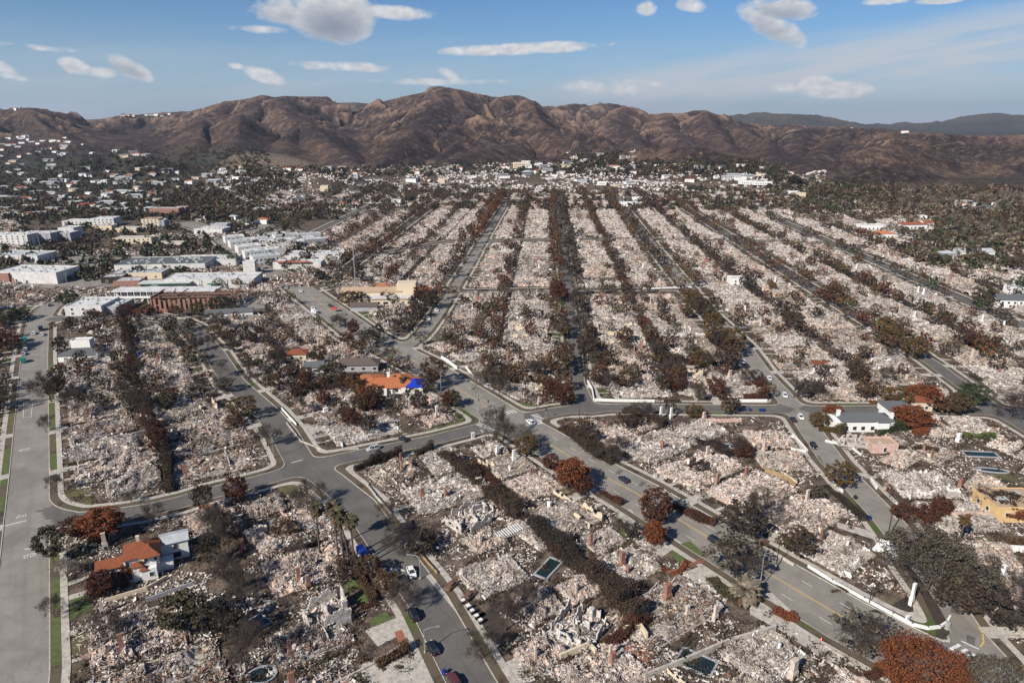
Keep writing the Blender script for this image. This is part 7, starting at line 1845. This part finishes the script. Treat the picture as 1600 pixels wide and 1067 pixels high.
def car(px, py, hx, hy, col, label, suv=False, burnt=False, grp='cars parked or driving on the streets', z=.02):
    """px, py centre on the ground; (hx, hy) a pixel the nose points to"""
    key = (col, suv, burnt)
    if key not in CP_: CP_[key] = car_proto(col, suv, burnt)
    a, b = G(px, py), G(hx, hy); o = dup(CP_[key], (*a, z), math.atan2(b[1]-a[1], b[0]-a[0])); tag(o, label, 'car', grp); return o
car(643, 896, 650, 912, 'c_white', 'white saloon parked on the right kerb below the painted triangles')
car(646, 963, 640, 950, 'c_dark', 'black car parked at the left kerb under a leafless tree', True); car(676, 1015, 668, 1002, 'c_dark', 'black car parked at the left kerb just above the blue bin'); car(709, 1066, 700, 1052, 'c_maroon', 'maroon car at the bottom edge of the palm-lined street', True)
car(706, 917, 716, 908, 'rust', 'burned rusty car shell on the driveway, the upper one', burnt=True, z=.1); car(733, 934, 742, 926, 'rust', 'burned rusty car shell on the driveway, the lower one', burnt=True, z=.1); car(1190, 850, 1200, 845, 'rust', 'burned car shell behind the far boulevard pavement', burnt=True, z=.1)
car(974, 751, 966, 745, 'c_blue', 'dark blue car driving up the middle of the boulevard'); car(1118, 849, 1130, 857, 'c_dark', 'black car beside the sparse kerb tree on the boulevard', True); car(829, 661, 821, 656, 'c_white', 'white car waiting in the zebra crossing area')
car(583, 703, 572, 706, 'c_silver', 'silver car on the cross street by the curved wall', True); car(630, 688, 622, 684, 'c_dark', 'black car on the cross street near the square pool'); car(761, 604, 754, 600, 'c_silver', 'silver car parked on the far pavement of the boulevard')
car(1239, 657, 1233, 648, 'c_dark', 'black car below the right-hand junction'); car(1251, 653, 1257, 662, 'c_white', 'white car right beside the black one below the junction'); car(1271, 698, 1277, 708, 'c_dark', 'black car on the long right street by the white rail fence'); car(1226, 619, 1231, 628, 'c_white', 'white car above the right-hand junction')
car(1199, 606, 1195, 598, 'c_dark', 'dark car by the russet hedge block at the kerb'); car(1202, 592, 1198, 584, 'c_white', 'white car fourth from the top of the right street queue'); car(1161, 566, 1157, 559, 'c_white', 'white car third from the top of the right street queue'); car(1166, 573, 1162, 566, 'c_dark', 'dark car behind the third white one'); car(1164, 548, 1160, 541, 'c_white', 'white car second from the top of the right street queue'); car(1156, 539, 1152, 532, 'c_silver', 'silver car topmost in the right street queue')
for i, (px, py, c) in enumerate(((53,522,'c_white'),(40,547,'c_white'),(37,554,'c_silver'),(66,524,'c_white'),(78,478,'c_blue'),(83,471,'c_white'),(44,493,'c_dark'))):
    car(px, py, px+3, py-12, c, ['white car nearest the dust sheet markings on the upper left avenue','white car below the teal truck on the upper left avenue','silver car just below the white one on the upper left avenue','white car at the right kerb of the upper left avenue','dark blue car on the bend by the white school block','white car on the bend by the white school block','black car under the trees left of the upper avenue'][i])
for i, (px, py, c, lb) in enumerate(((669,499,'c_white','white car lowest in the forking street'),(676,494,'c_dark','dark car above the white one in the forking street'),(682,486,'c_white','second white car in the forking street'),(452,446,'c_white','white car on the upper boulevard near the tan wreckage'),(447,451,'c_silver','silver car on the upper boulevard below the white one'),
    (489,483,'c_white','white van-like car parked by the boulevard near the red canopy'),(516,479,'c_dark','dark car beside the red canopy'),(470,456,'c_white','white car at the boulevard kerb above the wreckage'),(409,440,'c_red','red car in the car park of the long white store'),(413,444,'c_grey','grey car in the car park of the long white store'),(406,436,'c_white','white car in the car park of the long white store'),(424,445,'c_blue','blue car in the car park, nearest the boulevard'),(171,452,'c_red','red car behind the white school block'),
    (1293,477,'c_dark','dark car on the outer right street near the broad brown tree'),(1310,478,'c_blue','blue car on the outer right street near the broad brown tree'),(1354,510,'c_blue','blue car on the outer street curve'),(1358,516,'c_white','white car on the outer street curve'),(1400,538,'c_white','white car half hidden by rust trees'),(1449,463,'c_grey','grey car on the far upper right street'))):
    car(px, py, px+7, py+6, c, lb)
# dumpsters / small trucks in teal on the upper left avenue, trailer, bins
def box_truck(px, py, col, label, L=5.5, rz=.55, h=2.4):
    root = empty('box_truck', (*G(px, py), .02), rz); b = MB(); b.box(-.9, 0, .6, L-1.9, 2.1, h-.6); b.build('cargo_box', M[col], root); c = MB(); c.box(L/2-.75, 0, .5, 1.6, 2.0, 1.5, taper=.85); c.build('cab', M[col], root)
    w_ = MB(); w_.box(L/2-.1, 0, 1.25, .3, 1.6, .5); w_.build('windscreen', M['glass'], root)
    for x in (-L/2+1.0, L/2-.9):
        for s_ in (-1, 1): MB().cyl((x, s_*.75, .42), (x, s_*1.02, .42), .42, .42, 12).build('wheel', M['black'], root)
    tag(root, label, 'truck', 'small trucks and dumpsters')
va2 = math.pi/2-va
box_truck(39, 533, 'c_teal', 'teal truck at the left kerb of the upper avenue', rz=va2); box_truck(37, 566, 'c_teal', 'teal dumpster truck at the left kerb, lowest', L=4.6, rz=va2); box_truck(64, 516, 'c_dark', 'dark truck at the right kerb of the upper avenue', rz=va2); box_truck(566, 866, 'blue', 'blue truck half hidden under the palms', L=3.8, rz=2.2, h=1.8); box_truck(492, 490, 'c_white', 'white panel truck beside the upper boulevard', rz=-.8)
def bin_(px, py, m, label, grp='wheeled bins at the kerb'):
    root = empty('wheeled_bin', (*G(px, py), .16), random.uniform(0, 3)); b = MB(); b.box(0, 0, .08, .6, .7, .95, taper=1.18); b.build('body', M[m], root); l = MB(); l.box(0, 0, 1.03, .78, .88, .08); l.build('lid', M[m], root)
    for s_ in (-1, 1): MB().cyl((s_*.26, .36, .12), (s_*.34, .36, .12), .12, .12, 8).build('wheel', M['black'], root)
    tag(root, label, 'bin', grp)
bin_(694, 1054, 'blue', 'blue wheeled bin in the driveway mouth by the maroon car'); bin_(1358, 812, 'blue', 'blue wheeled bin on the left kerb of the right street'); bin_(1171, 642, 'blue', 'blue wheeled bin on the cross street, leftmost of three'); bin_(1188, 643, 'blue', 'blue wheeled bin on the cross street, middle of three'); bin_(1193, 643, 'blue', 'blue wheeled bin on the cross street, rightmost of three'); bin_(1336, 780, 'black', 'dark bin standing in the right street'); bin_(1158, 918, 'blue', 'blue bin behind the dead palm')
def cone(px, py, label):
    root = empty('traffic_cone', (*G(px, py), .16)); m = MB(); m.box(0, 0, 0, .45, .45, .05); m.cyl((0, 0, .05), (0, 0, .9), .18, .04, 10); m.build('body', M['orange'], root); b = MB(); b.cyl((0, 0, .4), (0, 0, .6), .135, .10, 10, cap=False); b.build('band', M['white'], root); tag(root, label, 'traffic cone')
cone(1521, 943, 'orange and white barrier cone at the kerb of the curved junction'); cone(79, 735, 'red and white post on the avenue verge'); cone(289, 1, 'x') if False else None; cone(1283, 1001, 'small yellow-orange marker on the near boulevard pavement')

# --- poles, lamps and signals
def lamp(px, py, h, ang, label, arm=2.6, m='steel'):
    root = empty('street_lamp', (*G(px, py), .15), ang); p = MB(); p.cyl((0, 0, 0), (0, 0, h), .13, .08, 8); p.build('pole', M[m], root)
    a = MB(); V, Q = tubes([(np.array([0, 0, h-.1]), np.array([arm*.5, 0, h+.35]), .06, .05), (np.array([arm*.5, 0, h+.35]), np.array([arm, 0, h+.4]), .05, .05)], 6); a.add(V, Q); a.build('arm', M[m], root)
    l = MB(); l.box(arm+.35, 0, h+.3, .8, .34, .16); l.build('lamp_head', M[m], root); b = MB(); b.cyl((0, 0, 0), (0, 0, .5), .22, .2, 8); b.build('base', M['concrete'], root); tag(root, label, 'street lamp', 'street lamps along the boulevard and side streets')
lamp(1187, 920, 9, 1.0, 'tall grey street lamp by the dead palm on the near boulevard pavement'); lamp(689, 612, 8.5, .6, 'grey street lamp beside the lone boulevard tree'); lamp(747, 644, 8.5, .4, 'street lamp on the corner of the crossing'); lamp(657, 905, 6.5, 3.0, 'grey street lamp above the tan garden border'); lamp(664, 1020, 6, .2, 'pale lamp post beside the lower black car'); lamp(636, 570, 8, .5, 'street lamp on the near boulevard verge by the green pool'); lamp(428, 716, 7, 1.5, 'lamp post on the corner left of the four-way junction'); lamp(1213, 885, 7, 2.2, 'dark lamp on the far boulevard pavement', m='black'); lamp(1358, 944, 4, 0, 'short dark post on the white boundary wall', .6, 'black')
def pole(px, py, h, label, r=.17, arms=1, m='char', name='utility_pole', lean=0):
    root = empty(name, (*G(px, py), .1), .4); p = MB(); p.cyl((0, 0, 0), (lean, 0, h), r, r*.65, 8); p.build('pole', M[m], root)
    for k in range(arms): MB().box(lean*.95, 0, h-1.2-k*1.4, 2.6, .14, .16).build('crossarm', M[m], root)
    tag(root, label, 'pole', 'utility poles')
pole(1387, 840, 9.5, 'black utility pole on the left kerb of the right street', .2, 0); pole(556, 452, 34, 'very tall pale mast behind the cream hall', .35, 0, 'steel', 'mast'); pole(1435, 634, 9, 'utility pole behind the large white house'); pole(1243, 492, 10, 'utility pole in the yards right of the long street'); pole(1302, 497, 10, 'utility pole before the outer right street'); pole(1240, 622, 8, 'utility pole just right of the long street junction'); pole(1576, 540, 12, 'charred utility pole at the far right lots'); pole(811, 570, 12, 'black bare pole in the lots left of the central street', .22, 0); pole(1023, 455, 10, 'utility pole by the far cross street'); pole(1469, 693, 6, 'charred post right of the picket wall', .15, 0); pole(1030, 655, 9, 'utility pole beside the tall white chimney', .14, 1); pole(905, 660, 7, 'utility pole on the dark bank', .14, 0); pole(105, 445, 9, 'pole near the round evergreen', .15, 1, 'steel'); pole(42, 386, 16, 'thin pole behind the apartment row', .2, 0, 'steel'); pole(62, 384, 14, 'thin pole right behind the apartment row', .2, 0, 'steel')
def signal(px, py, label, h=3.4, arm=0, rz=0):
    root = empty('traffic_signal', (*G(px, py), .15), rz); p = MB(); p.cyl((0, 0, 0), (0, 0, h), .09, .08, 8)
    if arm: p.box(arm/2, 0, h-.1, arm, .12, .12)
    p.build('pole', M['steel'], root)
    for k in ([0] if not arm else [0, arm]):
        hd = MB().box(k, -.12, h-1.0 if not k else h-.6, .42, .34, 1.15).build('signal_head', M['black'], root)
        for j in range(3): MB().cyl((k, -.30, (h-1.0 if not k else h-.6)+.2+j*.36), (k, -.34, (h-1.0 if not k else h-.6)+.2+j*.36), .12, .12, 8).build('lens', M['dark'], hd)
    tag(root, label, 'traffic signal', 'traffic signals at the crossing')
signal(755, 678, 'traffic signal on the near left corner of the crossing'); signal(853, 655, 'traffic signal on the far right corner of the crossing', 4.4); signal(748, 642, 'traffic signal mast with a long arm at the crossing', 5, 4.5, -.5); signal(830, 642, 'traffic signal on the far left corner of the crossing'); signal(1531, 968, 'low signal post near the curved junction', 2.4) if False else None
def cabinet(px, py, label, m='white', s=(.8, .6, 1.6)):
    root = empty('utility_cabinet', (*G(px, py), .15), .3); MB().box(0, 0, .1, *s).build('cabinet_body', M[m], root); MB().box(0, 0, 0, s[0]+.2, s[1]+.2, .1).build('plinth', M['concrete'], root); MB().box(0, -s[1]/2-.01, .3, s[0]*.8, .03, s[2]*.75).build('door', M['grey_wall'], root); tag(root, label, 'cabinet')
cabinet(739, 685, 'white standing cabinet with a dark panel by the cross street', s=(1.2, .5, 2.2)); cabinet(1417, 972, 'small white box on the boundary wall of the wedge block', s=(.9, .5, 1.6)); cabinet(1480, 983, 'grey cabinet at the rounded pavement corner', 'grey_wall'); cabinet(90, 890, 'pale box on the avenue verge', 'concrete', (1.2, .9, .3))
def spool(px, py):
    root = empty('canopy_tent', (*G(px, py), 0), .3); c = MB(); roof_hip(c, 0, 0, 2.2, 3.2, 3.2, .9, .1, ridge=0); c.build('canopy', M['red'], root)
    for x in (-1.5, 1.5):
        for y in (-1.5, 1.5): MB().cyl((x, y, 0), (x, y, 2.2), .04, .04, 6).build('leg', M['steel'], root)
    tag(root, 'small bright red canopy tent beside the boulevard', 'tent')
spool(523, 487)
def blue_tarps(px, py, s, label):
    g = np.random.default_rng(9); mb = MB(); xs = np.linspace(-s, s, 8); X, Y_ = np.meshgrid(xs, xs); z = 1.6-.25*(abs(X)+abs(Y_))*1.2/s+.25*g.uniform(0, 1, X.shape); i = (np.arange(7)[:, None]*8+np.arange(7)[None]); mb.add(np.stack([X, Y_*.7, np.maximum(z, .1)], -1), np.stack([i, i+1, i+9, i+8], -1).reshape(-1, 4))
    tag(mb.build('tarpaulin', M['tarp'], None, loc=(*G(px, py), .1)), label, 'tarpaulin')
blue_tarps(3, 484, 4, 'blue tarpaulin at the left edge near the wreckage'); blue_tarps(211, 556, 3.4, 'small pale blue tarpaulin in the left block')
# mailboxes / dark posts with white caps in the black front yard
for i, (px, py) in enumerate(((724,944),(732,953),(738,960),(745,968),(751,975))):
    root = empty('stone_pillar', (*G(px, py), .1), .6); MB().box(0, 0, 0, .7, .7, 1.1).build('shaft', M['dark'], root); MB().box(0, 0, 1.1, .8, .8, .25).build('cap', M['white'], root); tag(root, f'dark pillar with a white cap on the black yard edge, {ordn(i+1)} from the driveway', 'pillar', 'pillars along the black yard')

# ------------------------------------------------------------------ far houses and woods on the slopes
def tiny_house(seed):
    g = np.random.default_rng(seed); mb = MB(); L, W, h = g.uniform(14, 26), g.uniform(8, 12), g.uniform(3, 6)
    mb.box(0, 0, -3, L, W, h+3, m=0)
    if seed % 3 == 0: mb.box(L*.3, -W*.3, -3, L*.4, W, h+2, m=0)
    if seed % 2: roof_hip(mb, 0, 0, h+.02, L, W, 1.8, .5, m=1)
    else: mb.box(0, 0, h+.02, L+.8, W+.8, .3, m=1)
    for i in range(int(L/3.4)): mb.box(-L/2+2+i*3.2, -W/2-.02, h-2.2, 1.6, .1, 1.3, m=2)
    return mb.mesh('hillside_house', [M[['white', 'white', 'cream', 'white', 'grey_wall', 'white'][seed % 6]], M[['roof_white', 'shingle', 'roof_grey', 'tile', 'roof_white', 'roof_grey'][seed % 6]], M['glass']])
TH = [tiny_house(i) for i in range(12)]
def burn_house(seed):
    g = np.random.default_rng(seed+50); mb = MB(); n = 60
    C = np.stack([g.uniform(-6, 6, n), g.uniform(-5, 5, n), g.uniform(.1, 2.2, n)], 1); S = np.stack([g.uniform(.6, 3, n), g.uniform(.5, 2, n), g.uniform(.2, 1.6, n)], 1)
    V, Q = boxes(C, S, rotm(g.normal(0, .25, n), g.normal(0, .25, n), g.uniform(0, 6.3, n)), g, .2); mb.add(V, Q, m=0); mb.box(4, 0, -1, 1.8, 1.2, 6.5, m=1); mb.box(-3, -4, -1, 5, .4, 4, m=1); return mb.mesh('hillside_house', [M['debris'], M['white']])
TB = [burn_house(i) for i in range(4)]
ZONES = [  # x0, y0, x1, y1, n, label
 (0,213,70,232,14,'small pale house on the high left spur',0),(60,214,130,236,10,'small pale house below the rock cut on the left',0),(140,236,235,246,9,'white house on the crest of the low brown hill',0),(0,232,110,262,14,'small house among trees on the left slope',0),
 (0,262,120,300,24,'pale house among dark trees, left mid slope',0),(120,262,260,300,26,'low house in the wooded left valley side',0),(230,262,400,296,24,'flat-roofed house on the bench above the canyon',0),(60,300,250,335,34,'white house in the trees above the shopping quarter',0),(0,300,60,345,10,'house at the left edge above the apartments',0),
 (0,168,40,172,5,'tiny house on the left skyline',0),(130,182,175,187,6,'tiny white house on the second left skyline',0),(178,178,265,184,9,'tiny white house on the middle left skyline',0),(400,262,560,284,18,'pale ruin at the mountain foot, left part',1),(640,262,800,284,20,'pale ruin at the mountain foot, middle part',1),
 (780,252,880,285,20,'cream house near the knoll',0),(880,238,990,285,40,'house or ruin climbing the central knoll',1),(960,262,1180,294,34,'ruin on the foot slopes right of the knoll',1),(1130,258,1200,285,8,'white house at the dark hill foot',0),(1320,193,1400,203,10,'tiny white house on the right skyline',0),
 (1400,196,1560,208,4,'tiny white house on the far right ridge',0),(1480,318,1560,330,8,'house at the wooded right hill foot',0),(560,280,800,300,24,'ruin in the upper rows, left of centre',1),(380,300,560,330,26,'ruin among dark trees beyond the shops',1),(300,322,420,355,16,'ruin beside the canyon trees',1)]
hn = 0
for (x0, y0, x1, y1, n, lb, b) in ZONES:
    for k in range(n):
        px, py = random.uniform(x0, x1), random.uniform(y0, y1); x, y, z = P(px, py)
        if y > 4300: continue
        me_ = random.choice(TB) if (b and random.random() < .65) else random.choice(TH)
        o = link('hillside_house', me_, None, (x, y, z), random.uniform(-.5, .5)); s_ = random.uniform(.6, .95)*(1.0 if y < 2300 else 1.15); o.scale = (s_, s_, s_); hn += 1
        tag(o, lb, 'house', 'distant hillside houses')
house(815, 262, 0, 34, 16, 10, 'cream', 'roof_grey', 'large cream mansion at the mountain foot', roof='flat', wins=[(0, -15, 15, 8, 1.2, 2, 2), (0, -15, 15, 8, 5.6, 2, 2)], pos=P(815, 263))
for px, py, lb in ((690,287,'slim white tower-like ruin in the upper rows'),(508,300,'tan square building at the mountain foot'),(620,322,'pale green house in the upper left rows'),(1250,310,'white house by the dark slope')):
    house(px, py, 0, 12, 10, 8, 'cream' if px != 620 else 'white', 'roof_white', lb, roof='flat', pos=P(px, py))
for px, py, L, lb in ((985,322,30,'white long-roofed house in the upper rows, nearest centre'),(1000,314,22,'white house just above the long-roofed one'),(940,290,14,'white villa left of the upper rows'),(1165,288,22,'white villa on the right foot slope, upper'),(1190,292,30,'wide white villa on the right foot slope'),(1240,305,20,'white low villa near the dark hill')):
    house(px, py, 0, L, 11, 5, 'white', 'roof_white', lb, roof='flat', pos=P(px, py), wins=[(0, -L/2+2, L/2-2, int(L/4), 1.5, 1.6, 1.4)])
# woods of the canyon and slopes: one mass
g = np.random.default_rng(21); wd = MB(); WZ = [(0,228,420,345,2300,['green','olive','black','darkbrown','olive','brown']),(860,252,1200,300,900,['black','darkbrown','olive','brown']),(230,300,560,345,700,['black','darkbrown','olive','tan']),(380,262,620,300,800,['tan','olive','black','darkbrown']),(620,255,1230,288,1500,['olive','black','tan','green','darkbrown']),
    (1240,290,1600,345,700,['tan','olive','darkbrown','darkbrown','tan','brown']),(1430,300,1640,420,600,['green','olive','tan','olive','darkbrown','brown','tan']),(1180,280,1300,300,120,['tan','black']),(-40,340,470,400,420,['green','olive','black','darkbrown']),(0,400,300,440,130,['green','black','olive']),(870,238,980,262,160,['green','olive','black','darkbrown']),(560,285,1400,330,1700,['black','darkbrown','brown','olive','green'])]
km = list(LEAF)
for (x0, y0, x1, y1, n, ks) in WZ:
    px = g.uniform(x0, x1, n); py = y0+(y1-y0)*g.uniform(0, 1, n)**.8
    for a, b in zip(px, py):
        x, y, z = P(a, b) if b < 275 or a < 470 or a > 1200 else (*G(a, b), 0)
        if y > 2600 or sd1(x, y) < 5: continue
        kd = ks[g.integers(len(ks))]; r = g.uniform(1.8, 5.2); q = 26; v = g.normal(size=(q, 3)); v /= np.linalg.norm(v, axis=1)[:, None]; v[:, 2] = abs(v[:, 2])*1.3
        V, Q = quads(np.array([x, y, z+1.2])+v*(g.uniform(.5, 1, q)*r)[:, None], g.uniform(.9, 1.9, q)*r*.42, g); wd.add(V, Q, m=km.index(kd))
tag(wd.build('woods', [M['leaf_'+k] for k in km]), kind='stuff')
tag(farT.build('far_trees', fm), kind='stuff')
for v in PT.values(): drop(v)
for v in CP_.values(): drop(v)
dups = [k for k, v in SEEN.items() if v > 1]
print('houses', hn, 'dup labels', len(dups), dups[:30], 'objects', len(bpy.data.objects))

# ------------------------------------------------------------------ the air
hm, nt = newmat('thin_haze')
vol = nt.n('ShaderNodeVolumePrincipled', Color=(.74, .84, 1.0, 1), Density=4.5e-5, Anisotropy=.35)
nt.link(vol.outputs[0], nt.n('ShaderNodeOutputMaterial').inputs[1])
hb_ = MB().box(0, 0, -1.5, 33000, 33000, 430); hz_ = hb_.build('haze', hm); tag(hz_, kind='stuff')
